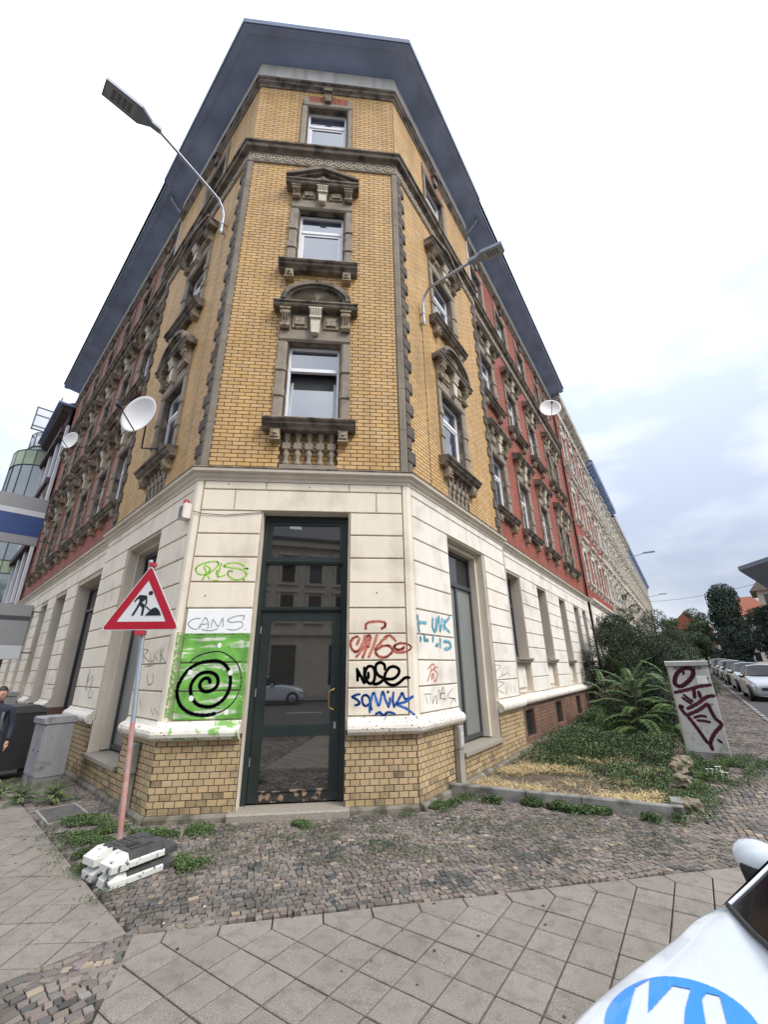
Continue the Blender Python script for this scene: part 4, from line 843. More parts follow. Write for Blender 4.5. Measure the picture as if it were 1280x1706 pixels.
# one big ground sheet
xs = np.concatenate([np.arange(-60, 140, 4.0), [200, 500]]); xs = np.concatenate([[-500, -200], xs]); ys = np.concatenate([[-400, -120], np.arange(-60, 160, 4.0), [220, 600]])
V = [(x, y, gz(x, y)-.05 if (x < 139 and y < 159) else gz(139, 150)-.05 if x > 50 and y > 50 else -.05) for y in ys for x in xs]; nx = len(xs)
F = [(j*nx+i, j*nx+i+1, (j+1)*nx+i+1, (j+1)*nx+i) for j in range(len(ys)-1) for i in range(nx-1)]
obj('ground', npmesh('ground', V, F, DIRT), kind='structure')
def sheet(name, poly_rings, mat, dz):
    """strip of quads between two polylines"""
    A, B = poly_rings; V = []; F = []
    for (a, b) in zip(A, B): V += [(a[0], a[1], gz(*a)+dz), (b[0], b[1], gz(*b)+dz)]
    for i in range(len(A)-1): F.append((2*i, 2*i+1, 2*i+3, 2*i+2))
    return obj(name, npmesh(name, V, F, mat), kind='structure')
KE = 5.15   # kerb distance from the facade
ts = [7.5]+list(np.arange(10, 150, 5.0))
sheet('side_street', ([rq(t, KE+.14) for t in ts], [rq(t, KE+8.5) for t in ts]), ASPH, -.040)
obj('road', npmesh('road', [(-60, -8.2, -.03), (60, -8.2, -.03), (60, -22, -.03), (-60, -22, -.03)], [(0, 3, 2, 1)], ASPH), kind='structure')
mb = MB()
for i in range(-8, 9): mb.box(i*3.4, i*3.4+1.6, -14.6, -14.45, -.028, -.024)
for i in range(-8, 9): mb.box(i*1.1-1, i*1.1-.45, -9.6, -9.1, -.028, -.024)
obj('road_marking', mb.mesh('road_marking', M('road_paint', (.62, .62, .60), .7)), kind='structure')
obj('far_pavement', npmesh('far_pavement', [(-60, -22, .05), (60, -22, .05), (60, -26, .05), (-60, -26, .05)], [(0, 3, 2, 1)], SLAB), kind='structure')
sheet('far_side_pavement', ([rq(t, KE+8.6) for t in ts], [rq(t, KE+11.5) for t in ts]), SLAB, .03)
# ---- polygon clip helpers
def clip(poly, p, n):      # keep (x-p).n >= 0
    o = []
    for i in range(len(poly)):
        a, b = poly[i], poly[(i+1) % len(poly)]; da = (a[0]-p[0])*n[0]+(a[1]-p[1])*n[1]; db = (b[0]-p[0])*n[0]+(b[1]-p[1])*n[1]
        if da >= 0: o.append(a)
        if (da > 0 > db) or (da < 0 < db): t = da/(da-db); o.append((a[0]+(b[0]-a[0])*t, a[1]+(b[1]-a[1])*t))
    return o
def area(p): return .5*abs(sum(p[i][0]*p[(i+1) % len(p)][1]-p[(i+1) % len(p)][0]*p[i][1] for i in range(len(p))))
def inset(poly, g):
    c = Vector((sum(p[0] for p in poly)/len(poly), sum(p[1] for p in poly)/len(poly))); n = len(poly); out_ = []
    sgn = 1 if sum(poly[i][0]*poly[(i+1) % n][1]-poly[(i+1) % n][0]*poly[i][1] for i in range(n)) > 0 else -1
    for i in range(n):
        a, b, d = Vector(poly[i-1]), Vector(poly[i]), Vector(poly[(i+1) % n]); e1 = (b-a); e2 = (d-b)
        if e1.length < 1e-5 or e2.length < 1e-5: continue
        e1.normalize(); e2.normalize(); n1 = Vector((-e1.y, e1.x))*sgn; n2 = Vector((-e2.y, e2.x))*sgn; m = n1+n2
        if m.length < 1e-3: continue
        m = m.normalized(); k = g/max(.35, m.dot(n1)); out_.append((b.x+m.x*k, b.y+m.y*k))
    return out_
slabs = []
def slab_field(p0, u, v, nu, nv, clips, off=0):
    """bishop's-hat edge course along u, diamonds behind it in direction v"""
    D = .3865; h = .14; p0 = Vector(p0); u = Vector(u).normalized(); v = Vector(v).normalized()
    def w(a, b): q = p0+u*(a*D)+v*b; return (q.x, q.y)
    polys = []
    for i in range(-nu, nu):
        polys.append([w(i, 0), w(i+1, 0), w(i+1, h), w(i+.5, h+D/2), w(i, h)])
        for j in range(nv):
            c = i+.5+(.5 if j % 2 == 0 else 0); z = h+D/2*(j+1)
            polys.append([w(c, z-D/2), w(c+.5, z), w(c, z+D/2), w(c-.5, z)])
    for p in polys:
        for (q, n) in clips:
            p = clip(p, q, n)
            if len(p) < 3: break
        if len(p) >= 3 and area(p) > .0012:
            p = [q for k, q in enumerate(p) if (Vector(q)-Vector(p[k-1])).length > .012]
            if len(p) >= 3: slabs.append(p)
uR = (cos(radians(4.3)), sin(radians(4.3))); vR = (uR[1], -uR[0])
eb = Vector((1.12-.95, -3.39+2.50)).normalized(); nb_ = (-eb.y, eb.x)
kp = rq(8, KE); 
slab_field((1.19-.385*.0, -2.505), uR, vR, 30, 30, [((.95, -2.5), nb_), ((0, -8.1), (0, 1)), (kp, (-nRv.x, -nRv.y))])
# left field: edge along the left facade direction
uL = Vector((.652, -.758)); vL = Vector((-.758, -.652))
E1 = (.91, -2.50)
slab_field(E1, uL, vL, 34, 26, [(E1, (-uL.x, -uL.y)), ((0, -8.1), (0, 1)), ((-10.2, 0), (1, 0)), ((0, 9), (0, -1))], 0)
def slab_mesh(polys, name):
    mb = MB()
    for p in polys:
        q = inset(p, .0055); 
        if len(q) < 3: continue
        q2 = inset(q, .006); n = len(q)
        if len(q2) != n: q2 = q
        zz = random.uniform(-.002, .002); tx, ty = random.uniform(-.004, .004), random.uniform(-.004, .004); cx, cy = q[0]
        zf = lambda a: zz+(a[0]-cx)*tx+(a[1]-cy)*ty
        if sum(q[i][0]*q[(i+1) % n][1]-q[(i+1) % n][0]*q[i][1] for i in range(n)) < 0: q = q[::-1]; q2 = q2[::-1]
        vs = [(a[0], a[1], -.045) for a in q]+[(a[0], a[1], zf(a)-.004) for a in q]+[(a[0], a[1], zf(a)) for a in q2]
        fs = [tuple(range(2*n, 3*n))]+[(n+i, n+(i+1) % n, 2*n+(i+1) % n, 2*n+i) for i in range(n)]+[(i, (i+1) % n, n+(i+1) % n, n+i) for i in range(n)]
        mb.add(vs, fs)
    return mb.mesh(name, SLAB)
def inview(x, y, z=0, m=.03):
    v = Vector((x, y, z))-CAMP; d = v.dot(CF)
    if d < .1: return False
    return abs(v.dot(CR)/d*692.27) < 640*(1+m) and abs(v.dot(CU)/d*692.27) < 853*(1+m)
def cen(p): return (sum(a[0] for a in p)/len(p), sum(a[1] for a in p)/len(p))
PAV = obj('slab_pavement', None, kind='structure')
vis = [p for p in slabs if inview(*cen(p))]; vis.sort(key=lambda p: (Vector((*cen(p), 0))-CAMP).length)
for p in vis[:298]: obj('paving_slab', slab_mesh([p], 'paving_slab'), PAV)
rs = vis[298:]+[p for p in slabs if not inview(*cen(p))]
obj('paving_slabs', slab_mesh(rs, 'paving_slabs'), PAV, kind='stuff')
# ---- cobbles: everything between slabs, building, garden and kerb
GA, GB = rq(1.0, .0), None
gk0, gk1 = Vector((4.42, .52)), Vector((6.72, -.90)); gd = dRv
def in_garden(x, y):
    p = Vector((x, y))-gk0; e = (gk1-gk0).normalized(); nn = Vector((-e.y, e.x))
    if p.dot(nn) < 0: return False
    q = Vector((x, y))-gk1; return q.dot(nRv) < 0 and (Vector((x, y))-O_R).dot(nRv) > -.3
def in_slab(x, y):
    if (x-1.19)*vR[0]+(y+2.505)*vR[1] > -.012 and (x-.95)*nb_[0]+(y+2.5)*nb_[1] > -.01 : return True
    if (x-E1[0])*vL.x+(y-E1[1])*vL.y > -.012 and (x-E1[0])*uL.x+(y-E1[1])*uL.y < .01: return True
    return False
def in_build(x, y):
    a = y > -.05 and (x*sin(aL)*-1-y*cos(aL)) < .05 and ((x-W)*sin(aR)-y*cos(aR)) < .05
    return a
st = []
def cob_region(x0, x1, y0, y1, s, cond, ang, xw=1.0):
    ca, sa = cos(ang), sin(ang); n = 0; cx, cy = (x0+x1)/2, (y0+y1)/2; R = max(x1-x0, y1-y0)*.75
    j = -int(R/s)
    while j*s < R:
        i = -int(R/s); row = j*s; sh = random.random()*s; a = -R
        while a < R:
            wd = s*random.choice((random.uniform(.65, 1.0), random.uniform(.9, 1.25), random.uniform(1.1, 1.6)))*xw
            wob = .35*s*mnoise.noise(Vector((a*1.3, row*1.3, 0)))+.9*s*mnoise.noise(Vector((a*.8, row*.8, 5)))
            mx_, my_ = a+wd/2, row+s/2+wob*1.2
            X = cx+mx_*ca-my_*sa; Y = cy+mx_*sa+my_*ca
            if x0 < X < x1 and y0 < Y < y1 and cond(X, Y): st.append((X, Y, wd*.5-.004, s*.5-.004, ang+random.uniform(-.16, .16)+.25*mnoise.noise(Vector((X*1.5, Y*1.5, 7)))))
            a += wd
        j += 1
main = lambda x, y: not (in_garden(x, y) or in_slab(x, y) or in_build(x, y))
cob_region(-3.3, 7.4, -3.0, 3.2, .061, lambda x, y: main(x, y) and x < 6.9+.6*y*0 and (x-W)*sin(aR)-y*cos(aR) < 4.6, radians(12))
cob_region(-2.2, 1.6, -8.0, -2.4, .066, lambda x, y: main(x, y) and y < -2.4 and (Vector((x, y))-Vector(E1)).dot(uL) > .0, radians(40))
KL = lambda x, y: (x-W)*sin(aR)-y*cos(aR)
cob_region(5.0, 22, -3.0, 16, .075, lambda x, y: main(x, y) and 4.6 <= KL(x, y)+0 and KL(x, y) < KE-.03 or (main(x, y) and KL(x, y) < KE-.03 and KL(x, y) >= 2.9 and x >= 6.9 and KL(x, y) < 4.6), aR+.1)
A = np.array(st); n = len(A); dist = np.hypot(A[:, 0]-CAMP.x, A[:, 1]-CAMP.y)
def stones(A, tz, mi=0):
    n = len(A); V = np.zeros((n, 12, 3)); r = RNG
    quad = np.array([(-1, -1), (1, -1), (1, 1), (-1, 1)], float)
    for lvl, (sc, z) in enumerate(((1.0, -.05), (1.0, -.004), (.90, 0.0))):
        for k in range(4):
            jx = quad[k, 0]+(r.uniform(-.14, .14, n) if lvl else 0); jy = quad[k, 1]+(r.uniform(-.16, .16, n) if lvl else 0)
            if lvl == 1: J = globals().setdefault('_J%d' % k, None)
            lx, ly = jx*A[:, 2]*sc, jy*A[:, 3]*sc; c, s = np.cos(A[:, 4]), np.sin(A[:, 4])
            V[:, lvl*4+k, 0] = A[:, 0]+lx*c-ly*s; V[:, lvl*4+k, 1] = A[:, 1]+lx*s+ly*c; V[:, lvl*4+k, 2] = z+tz+(r.uniform(-.003, .003, n) if lvl == 2 else 0)
    F = [(8, 9, 10, 11)]+[(4+i, 4+(i+1) % 4, 8+(i+1) % 4, 8+i) for i in range(4)]+[(i, (i+1) % 4, 4+(i+1) % 4, 4+i) for i in range(4)]
    FF = (np.arange(n)[:, None, None]*12+np.array(F)[None]).reshape(-1, 4); return V.reshape(-1, 3), FF
tz = np.array([gz(a[0], a[1]) for a in A])+RNG.uniform(-.006, .004, n)
lump = np.array([mnoise.noise(Vector((a[0]*1.1, a[1]*1.1, 3)))*.012 for a in A]); tz += lump
CP = obj('cobbled_pavement', None, kind='structure')
kind_ = RNG.random(n); dk = np.array([mnoise.noise(Vector((a[0]*2.2, a[1]*2.2, 9))) for a in A]); midx = np.where(kind_ < .045, 1, np.where((kind_ > .93) | ((dk > .42) & (kind_ > .45)), 2, 0))
order = np.argsort(dist); visn = [i for i in order if inview(A[i, 0], A[i, 1], 0, 0)][:298]; vs_ = set(visn)
for i in visn:
    a = A[i:i+1].copy(); x, y = a[0, 0], a[0, 1]; a[0, 0] = a[0, 1] = 0
    V, F = stones(a, np.zeros(1)); me = npmesh('cobblestone', V, F, [COB, COBL, COBD][midx[i]]); obj('cobblestone', me, CP, T((x, y, tz[i])))
rest_i = np.array([i for i in range(n) if i not in vs_]); V, F = stones(A[rest_i], tz[rest_i])
obj('cobblestones', npmesh('cobblestones', V, F, [COB, COBL, COBD], mi=np.repeat(midx[rest_i], 9)), CP, kind='stuff')
print('cobbles', n, 'slabs', len(slabs))
# ---- street kerb along the side street (stones as parts)
K = obj('street_kerb', None, kind='structure')
for t in np.arange(6, 60, 1.0):
    p = rq(t, KE+.07); mb = MB(); mb.cbox(-.494, .494, .0, .12, 0, .0, 0) if False else mb.box(-.494, .494, -.07, .07, -.15, .015)
    if t < 60: obj('kerb_stone', mb.mesh('kerb_stone', KERB), K, T((*p, gz(*p))) @ Rz(aR))
# ---- garden: soil, kerb stones, boulders
sheet('garden_soil', ([rq(t, .02) for t in (.9, 3, 6, 10, 14, 18, 22, 26)], [rq(t, 2.95) for t in (.9+1.4, 3, 6, 10, 14, 18, 22, 26)]), SOIL, .02)
GK = thing('garden_kerb', 'low grey concrete kerb edging the weedy front garden', 'kerb', (gk0.x, gk0.y, 0), atan2(gk1.y-gk0.y, gk1.x-gk0.x))
L_ = (gk1-gk0).length
for a, b in ((-.30, .82), (.83, 1.55), (1.56, L_)):
    mb = MB(); mb.prism([(-.05, -.1), (.05, -.1), (.05, .14), (.035, .155), (-.035, .155), (-.05, .14)], a+.003, b-.003, axis='x'); obj('kerb_stone', mb.mesh('kerb_stone', KERB), GK)
mb = MB(); mb.box(L_-.10, L_+.02, -.05, .30, -.1, .15); mb.box(L_-.09, L_+.03, .05, .33, .15, .175); obj('kerb_stone', mb.mesh('kerb_stone', KERB), GK)

# chewing gum spots and small litter trodden into the slabs
mb = MB(); q_ = random.Random(5)
for i in range(150):
    x, y = q_.uniform(-2.5, 7.5), q_.uniform(-5.5, 1.5)
    if not in_slab(x, y) or in_build(x, y): continue
    r = q_.uniform(.006, .015); mb.add([(x+r*cos(2*pi*k/9)*q_.uniform(.8, 1.2), y+r*sin(2*pi*k/9)*q_.uniform(.8, 1.2), .0042) for k in range(9)], [tuple(range(9))])
obj('gum_spots', mb.mesh('gum_spots', M('gum_grey', (.04, .037, .035), .8)), kind='stuff', label='small dark spots of trodden gum on the paving slabs')
mb = MB()
for i in range(60):
    x, y = q_.uniform(-.5, 6.5), q_.uniform(-2.6, 0)
    if in_slab(x, y) or in_build(x, y) or in_garden(x, y): continue
    r = q_.uniform(.006, .02); a = q_.uniform(0, 6); mb.add([(x+r*cos(a), y+r*sin(a), .012), (x+r*.6*cos(a+1.7), y+r*.6*sin(a+1.7), .016), (x-r*cos(a), y-r*sin(a), .011), (x-r*.6*cos(a+1.6), y-r*.6*sin(a+1.6), .014)], [(0, 1, 2, 3)])
obj('litter_scraps', mb.mesh('litter_scraps', M('litter', (.45, .40, .30), .8, .3, 9, isl=.3)), kind='stuff', label='small pale scraps of litter and leaves on the cobbles')

# ================================================================== neighbouring buildings
def wmesh(tr):
    k = 'nbw'+tr.name
    if k not in PR:
        def f(m):
            for s in (-1, 1): m.box(s*.5-(0 if s > 0 else .2), s*.5+(.2 if s > 0 else 0), -.07, .14, 0, 1.8)
            m.box(-.7, .7, -.07, .14, 1.8, 2.1); m.prism([(0, 2.1), (-.10, 2.12), (-.12, 2.35), (-.26, 2.40), (-.28, 2.52), (0, 2.62)], -.8, .8, axis='x')
            m.prism([(0, .0), (-.20, -.02), (-.20, -.10), (0, -.22)], -.8, .8, axis='x')
            for x in (-.6, .6): m.box(x-.09, x+.09, -.16, 0, 1.95, 2.35); m.box(x-.07, x+.07, -.12, 0, -.42, -.2)
        PR[k] = mk('window_surround', f, tr)
    return PR[k]
def neighbour(label, S, t0, t1, H, wall, gf, tr, fasc, n, name='tenement', e=.45, d=0, brackets=True, gfw=True, fl=(5.9, 9.6, 13.3), zb=0, frame_m=None, hsc=1.0, sw=1.0):
    u0, u1 = (t0, t1) if S == 'R' else (-t1, -t0)
    p = FR[S] @ Vector((u0, -d, 0)); t = thing(name, label, 'building', (p.x, p.y, zb), {'R': aR, 'L': -aL}[S]); w_ = u1-u0
    cols = [(i+.5)*w_/n for i in range(n)]
    hs = [(c-.5*sw, c+.5*sw, z, z+1.8*hsc) for c in cols for z in fl]; ghs = [(c-.5, c+.5, 2.1, 4.2) for c in cols] if gfw else []
    mb = MB(); wall_sheet(mb, 0, w_, 4.9, H, hs, 0, .2, 0, 0); obj('wall', mb.mesh('wall', wall), t)
    mb = MB(); wall_sheet(mb, 0, w_, 1.0, 4.9, ghs, .02, .2, 0, 0); obj('plaster_wall', mb.mesh('plaster_wall', gf), t)
    mb = MB(); mb.box(0, w_, -.08, .2, -1.5, 1.0); obj('plinth', mb.mesh('plinth', RPB), t)
    mb = MB(); mb.box(0, w_, .25, 9, -1.5, H); obj('rear_block', mb.mesh('rear_block', wall), t)
    for (z, hh, dd) in ((4.78, .28, .22), (fl[-1]-.75, .25, .22)):
        mb = MB(); mb.prism([(0, z), (-dd*.4, z+.05), (-dd, z+hh*.6), (-dd, z+hh), (0, z+hh+.05)], 0, w_, axis='x'); obj('cornice', mb.mesh('cornice', tr), t)
    mb = MB(); mb.prism([(0, H-.9), (-.08, H-.9), (-.10, H-.3), (-e, H-.15), (-e-.04, H+.05), (0, H+.1)], 0, w_, axis='x'); obj('eaves_cornice', mb.mesh('eaves_cornice', fasc), t)
    mb = MB(); mb.prism([(-e-.05, H+.05), (-e, H+.16), (4.5, H+3.4), (9, H+.1)], 0, w_, axis='x'); obj('roof', mb.mesh('roof', ROOF), t)
    if brackets:
        bm = MB(); bm.prism([(0, H-.85), (-.10, H-.85), (-.12, H-.5), (-e*.85, H-.28), (-e*.85, H-.16), (0, H-.16)], -.08, .08, axis='x'); bme = bm.mesh('eaves_bracket', fasc)
        for i in range(int(w_/.75)): obj('eaves_bracket', bme, t, T((.4+i*.75, 0, 0)))
    for c in cols:
        for z in fl:
            M0 = T((c, 0, z)) @ Matrix.Diagonal((sw, 1, hsc, 1))
            w2 = obj('window', PR['frame1'] if frame_m is None else frame_m, t, M0); obj('pane', PR['pt1'], w2); obj('pane', PR['pb1'], w2)
            if tr is not None and name == 'tenement': obj('window_surround', wmesh(tr), t, M0)
        if gfw: w2 = obj('window', PR['frame1'], t, T((c, 0, 2.1)) @ Matrix.Diagonal((1, 1, 2.1/1.83, 1))); obj('pane', PR['pt1'], w2); obj('pane', PR['pb1'], w2)
    if gfw:
        g_ = MB(); e_ = [0]+[x for c in cols for x in (c-.53, c+.53)]+[w_]
        for a, b in zip(e_[::2], e_[1::2]):
            for i in range(8):
                if S == 'R' and t0 < 20: g1 = MB(); g1.cbox(a+.01, b-.01, 0, -.05, JZ[i]+.012, JZ[i+1]-.012, .01); obj('plaster_block', g1.mesh('plaster_block', gf), t)
                else: g_.cbox(a+.01, b-.01, 0, -.05, JZ[i]+.012, JZ[i+1]-.012, .01)
        for i in range(max(1, int(w_/2.4))): q = w_/max(1, int(w_/2.4)); g_.cbox(i*q+.01, (i+1)*q-.01, 0, -.05, 4.31, 4.67, .01)
        obj('plaster_blocks', g_.mesh('plaster_blocks', gf), t, kind='stuff')
    return t
CRM = M('cream_stone_trim', (.68, .64, .56), .85, .15, 3, col2=(.34, .30, .25), c2s=4)
GRY = M('aged_facade_stone', (.56, .52, .44), .85, .2, 2, col2=(.22, .20, .17), c2s=3)
YFB = M('pale_yellow_facade', (.60, .53, .40), .8, .15, 2)
zb = [gz(*rq(t, 0))*.5 for t in (18, 28, 42, 56)]
REDF = M('red_brick_facade', (.30, .055, .03), .7, .15, 3)
b2 = neighbour('red brick tenement with cream window trim next to the red wing of the corner building', 'R', ER+.02, 28, 17.3, REDF, PLW, CRM, CRM, 4, zb=.0, fl=(5.95, 9.6, 13.3))
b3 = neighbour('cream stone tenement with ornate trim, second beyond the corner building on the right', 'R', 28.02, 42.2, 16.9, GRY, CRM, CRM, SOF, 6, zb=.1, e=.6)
b4 = neighbour('pale tenement with dark roof edge, third beyond the corner building on the right', 'R', 42.22, 56.6, 16.3, YFB, CRM, CRM, CRM, 6, zb=.2)
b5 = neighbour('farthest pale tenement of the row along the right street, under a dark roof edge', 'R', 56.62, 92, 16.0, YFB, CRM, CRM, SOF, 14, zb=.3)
# left side
MAUV = M('dark_mauve_render', (.085, .06, .065), .8, .15, 2)
WPAN = M('white_render', (.70, .70, .72), .7, .06)
b6 = neighbour('dark mauve commercial building with white window bands left of the corner building', 'L', EL+.35, 27.4, 16.4, MAUV, WPAN, None or M('white_band', (.68, .68, .70), .6, .05), MAUV, 3, name='office_building', brackets=False, e=.5, gfw=False, fl=(5.4, 8.7, 12.2), hsc=1.25, sw=1.6)
for zc in (5.0, 8.3, 11.8, 15.0): mb = MB(); mb.box(0, 6.7, -.30, 0, zc-.25, zc+.10); obj('sill_band', mb.mesh('sill_band', MAUV), b6)
for i in range(4): mb = MB(); mb.box(.2+i*2.2, .65+i*2.2, -.12, 0, 5.0, 15.0); obj('white_pilaster', mb.mesh('white_pilaster', WPAN), b6)
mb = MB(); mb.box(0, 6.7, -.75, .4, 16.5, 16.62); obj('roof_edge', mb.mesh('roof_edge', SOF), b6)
# roof frame with pale panels
pf = FR['L'] @ Vector((-25.8, 0, 16.45))
t = thing('roof_billboard_frame', 'steel frame with pale translucent panels on the roof of the mauve building', 'billboard', tuple(pf), -aL)
STEEL = M('dark_steel', (.07, .08, .10), .5, .1); TR = M('pale_panel', (.62, .66, .74), .3, .05)
mb = MB()
for y in (-.15, -1.35): mb.box(-.05, .05, y-.04, y+.04, .0 if y > -1 else .25, 1.95)
for z in (.30, .55, 1.35, 1.92): mb.box(-.05, .05, -1.39, -.11, z-.03, z+.03)
for z in (.3, 1.9): mb.tube([(0, -.15, z), (1.4, .6, .1)], .04, 6)
obj('frame', mb.mesh('frame', STEEL), t)
for z0, z1 in ((.34, .52), (.58, 1.32), (1.38, 1.88)): mb = MB(); mb.box(-.02, .02, -1.30, -.20, z0, z1); obj('panel', mb.mesh('panel', TR), t)
mb = MB()
for i in range(8): mb.tube([(i*.75-1.5, -.55, .1), (i*.75-1.5, -.55, 1.0)], .025, 5)
mb.tube([(-1.6, -.55, 1.0), (4.0, -.55, 1.0)], .03, 5); obj('railing', mb.mesh('railing', STEEL), t)
# green glazed oriel building
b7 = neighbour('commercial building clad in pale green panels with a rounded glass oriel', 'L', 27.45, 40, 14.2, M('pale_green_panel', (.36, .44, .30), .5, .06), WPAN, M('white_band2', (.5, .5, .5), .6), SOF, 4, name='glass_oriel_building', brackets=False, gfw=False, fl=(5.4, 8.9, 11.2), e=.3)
po = FR['L'] @ Vector((-29.6, 0, 0)); u_or = 40-29.0
mb = MB(); gl = MB(); bars = MB(); R_o = 1.95
lev = [(4.6, 5.2, 0), (5.2, 7.6, 1), (7.6, 8.4, 0), (8.4, 10.6, 1), (10.6, 11.3, 0), (11.3, 12.6, 1), (12.6, 14.9, 1), (14.9, 16.0, 0)]
an = [pi*k/8 for k in range(9)]
for (z0, z1, g_) in lev:
    m_ = gl if g_ else mb
    for a, b in zip(an, an[1:]):
        P = lambda q, r: (u_or+r*cos(q), -r*sin(q)*.85)
        r = R_o-(.03 if g_ else 0); m_.add([(*P(a, r), z0), (*P(b, r), z0), (*P(b, r), z1), (*P(a, r), z1)], [(0, 1, 2, 3)])
    for a in an: bars.tube([(u_or+R_o*cos(a), -R_o*sin(a)*.85, z0), (u_or+R_o*cos(a), -R_o*sin(a)*.85, z1)], .03, 4)
    bars.tube([(u_or+R_o*cos(a), -R_o*sin(a)*.85, z1) for a in an], .035, 4)
mb.add([(u_or+R_o*cos(a), -R_o*sin(a)*.85, 16.0) for a in an], [tuple(range(9))]); mb.add([(u_or+R_o*cos(a), -R_o*sin(a)*.85, 4.6) for a in an], [tuple(range(9))])
o = obj('oriel', mb.mesh('oriel', MATS['pale_green_panel']), b7); obj('glazing', gl.mesh('glazing', M('sky_glass', (.10, .14, .16), .05, 0, ior=2.6)), o); obj('glazing_bars', bars.mesh('glazing_bars', STEEL), o)
mb = MB(); mb.lathe([(1.2, 16.2), (1.25, 16.5), (1.2, 17.4), (.0, 17.6)], 12, M_=T((u_or+.6, .2, 0))); obj('roof_lantern', mb.mesh('roof_lantern', TR), b7)
mb = MB()
for k in range(12): mb.tube([(u_or+.6+1.27*cos(pi*k/6), .2+1.27*sin(pi*k/6), 16.3), (u_or+.6+1.27*cos(pi*k/6), .2+1.27*sin(pi*k/6), 17.5)], .04, 4)
for z in (16.4, 17.45): mb.tube([(u_or+.6+1.27*cos(pi*k/6), .2+1.27*sin(pi*k/6), z) for k in range(13)], .05, 4)
obj('lantern_bars', mb.mesh('lantern_bars', STEEL), b7)
b8 = neighbour('dark old house at the far end of the left street', 'L', 40.1, 60, 12.5, M('dark_red_brown_facade', (.12, .07, .06), .8), GRY, CRM, SOF, 7, name='tenement', brackets=False, gfw=False)
# wall of dark rubble stones beside the left wing
t = thing('rubble_wall', 'wall of dark rubble stones beyond the left wing of the corner building', 'wall', tuple(FR['L'] @ Vector((-27.4, -.02, 0))), -aL)
rm = M('dark_rubble', (.075, .07, .068), .9, .3, 3, isl=.35, bump=.8, bs=20)
mb = MB(); mb.box(0, 6.9, 0, .2, 0, 4.8); obj('wall_core', mb.mesh('wall_core', DIRT), t)
for i in range(14):
    for j in range(9):
        x, z = .05+i*.49+(j % 2)*.2, .05+j*.52; r_ = .23; k = 7; ph = random.random()
        pts = [(x+r_+r_*1.05*cos(2*pi*q/k+ph)*random.uniform(.85, 1.1), z+r_+r_*random.uniform(.9, 1.12)*sin(2*pi*q/k+ph)) for q in range(k)]
        if x > 6.5: continue
        m2 = MB(); c_ = (x+r_, z+r_); m2.add([(a, 0, b) for a, b in pts]+[(c_[0]+(a-c_[0])*.75, -.07, c_[1]+(b-c_[1])*.75) for a, b in pts], [tuple(range(k, 2*k))]+[(q, (q+1) % k, k+(q+1) % k, k+q) for q in range(k)]); obj('stone', m2.mesh('stone', rm), t)
# shop signs hanging out over the left pavement (their print is not legible)
def hsign(label, S, t_, e0, e1, z0, z1, bands, th=.08):
    p = FR[S] @ Vector((-t_, -e0, 0)); t = thing('shop_sign', label, 'sign', (p.x, p.y, z0), -aL); w_ = e1-e0; h = z1-z0
    mb = MB(); mb.box(-th/2, th/2, -w_, 0, 0, h); obj('box', mb.mesh('box', STEEL), t)
    z = 0
    for c_, f_ in bands:
        mb = MB(); mb.box(-th/2-.006, th/2+.006, -w_+.02, -.02, z*h+.01, (z+f_)*h); obj('face_panel', mb.mesh('face_panel', M('sign_'+c_, {'blue': (.03, .07, .22), 'grey': (.30, .30, .31), 'pale': (.60, .62, .66), 'dark': (.07, .07, .08)}[c_], .4, .04)), t); z += f_
    mb = MB()
    for z_ in (.12*h, .88*h): mb.box(-.02, .02, 0, e0+.02 if e0 > .02 else .1, z_-.02, z_+.02)
    obj('bracket', mb.mesh('bracket', STEEL), t); return t
hsign('projecting shop sign with grey bands over a dark blue band above the left pavement', 'L', 15.8, .35, 2.0, 6.9, 9.0, [('grey', .18), ('blue', .42), ('pale', .12), ('grey', .28)])
hsign('grey projecting shop sign low over the left pavement, below the blue banded sign', 'L', 12.6, .25, 1.4, 2.3, 4.1, [('pale', .25), ('grey', .45), ('dark', .08), ('grey', .22)])
# ---- right side of the side street: eaves of a near house, beige house, white house with red roof
t = thing('grey_eaved_house', 'house with a broad dark grey eaves overhang and downpipe at the right edge', 'building', (48.3, 22.6, 0), radians(-12))
GEA = M('grey_blue_eaves', (.12, .145, .19), .7, .1); BEI = M('beige_facade', (.46, .39, .29), .85, .12, 2)
mb = MB(); mb.prism([(-6.9, 10.8), (-6.9, 11.2), (10, 11.6), (10, 5.8), (-4.0, 8.2)], -.25, 8, axis='y'); obj('eaves', mb.mesh('eaves', GEA), t)
mb = MB(); mb.box(-3.2, 10, .4, 8, 0, 9.2); obj('wall', mb.mesh('wall', BEI), t)
mb = MB(); mb.tube([(-2.2, -.35, 11.9), (-2.2, -.35, 10.6), (-1.5, -.35, 8.0), (-1.4, -.2, 0)], .17, 8); obj('downpipe', mb.mesh('downpipe', GALV), t)
mb = MB(); mb.box(-3.1, 9.8, .36, .42, 3.0, 6.6); obj('shop_front', mb.mesh('shop_front', M('dark_shop', (.05, .06, .075), .4)), t)
mb = MB(); mb.box(-2.2, .4, .2, .36, 6.0, 6.9); obj('shop_sign_panel', mb.mesh('shop_sign_panel', M('blue_panel', (.12, .25, .45), .4)), t)
for i in range(3):
    mb = MB(); mb.box(-2.4+i*2.0, -1.4+i*2.0, .34, .42, 7.0, 8.4); obj('window', mb.mesh('window', GLDARK), t)
t = thing('beige_corner_house', 'beige house with tall window bands between the grey eaved house and the red roofed house', 'building', (61.5, 47.6, 1), radians(-48))
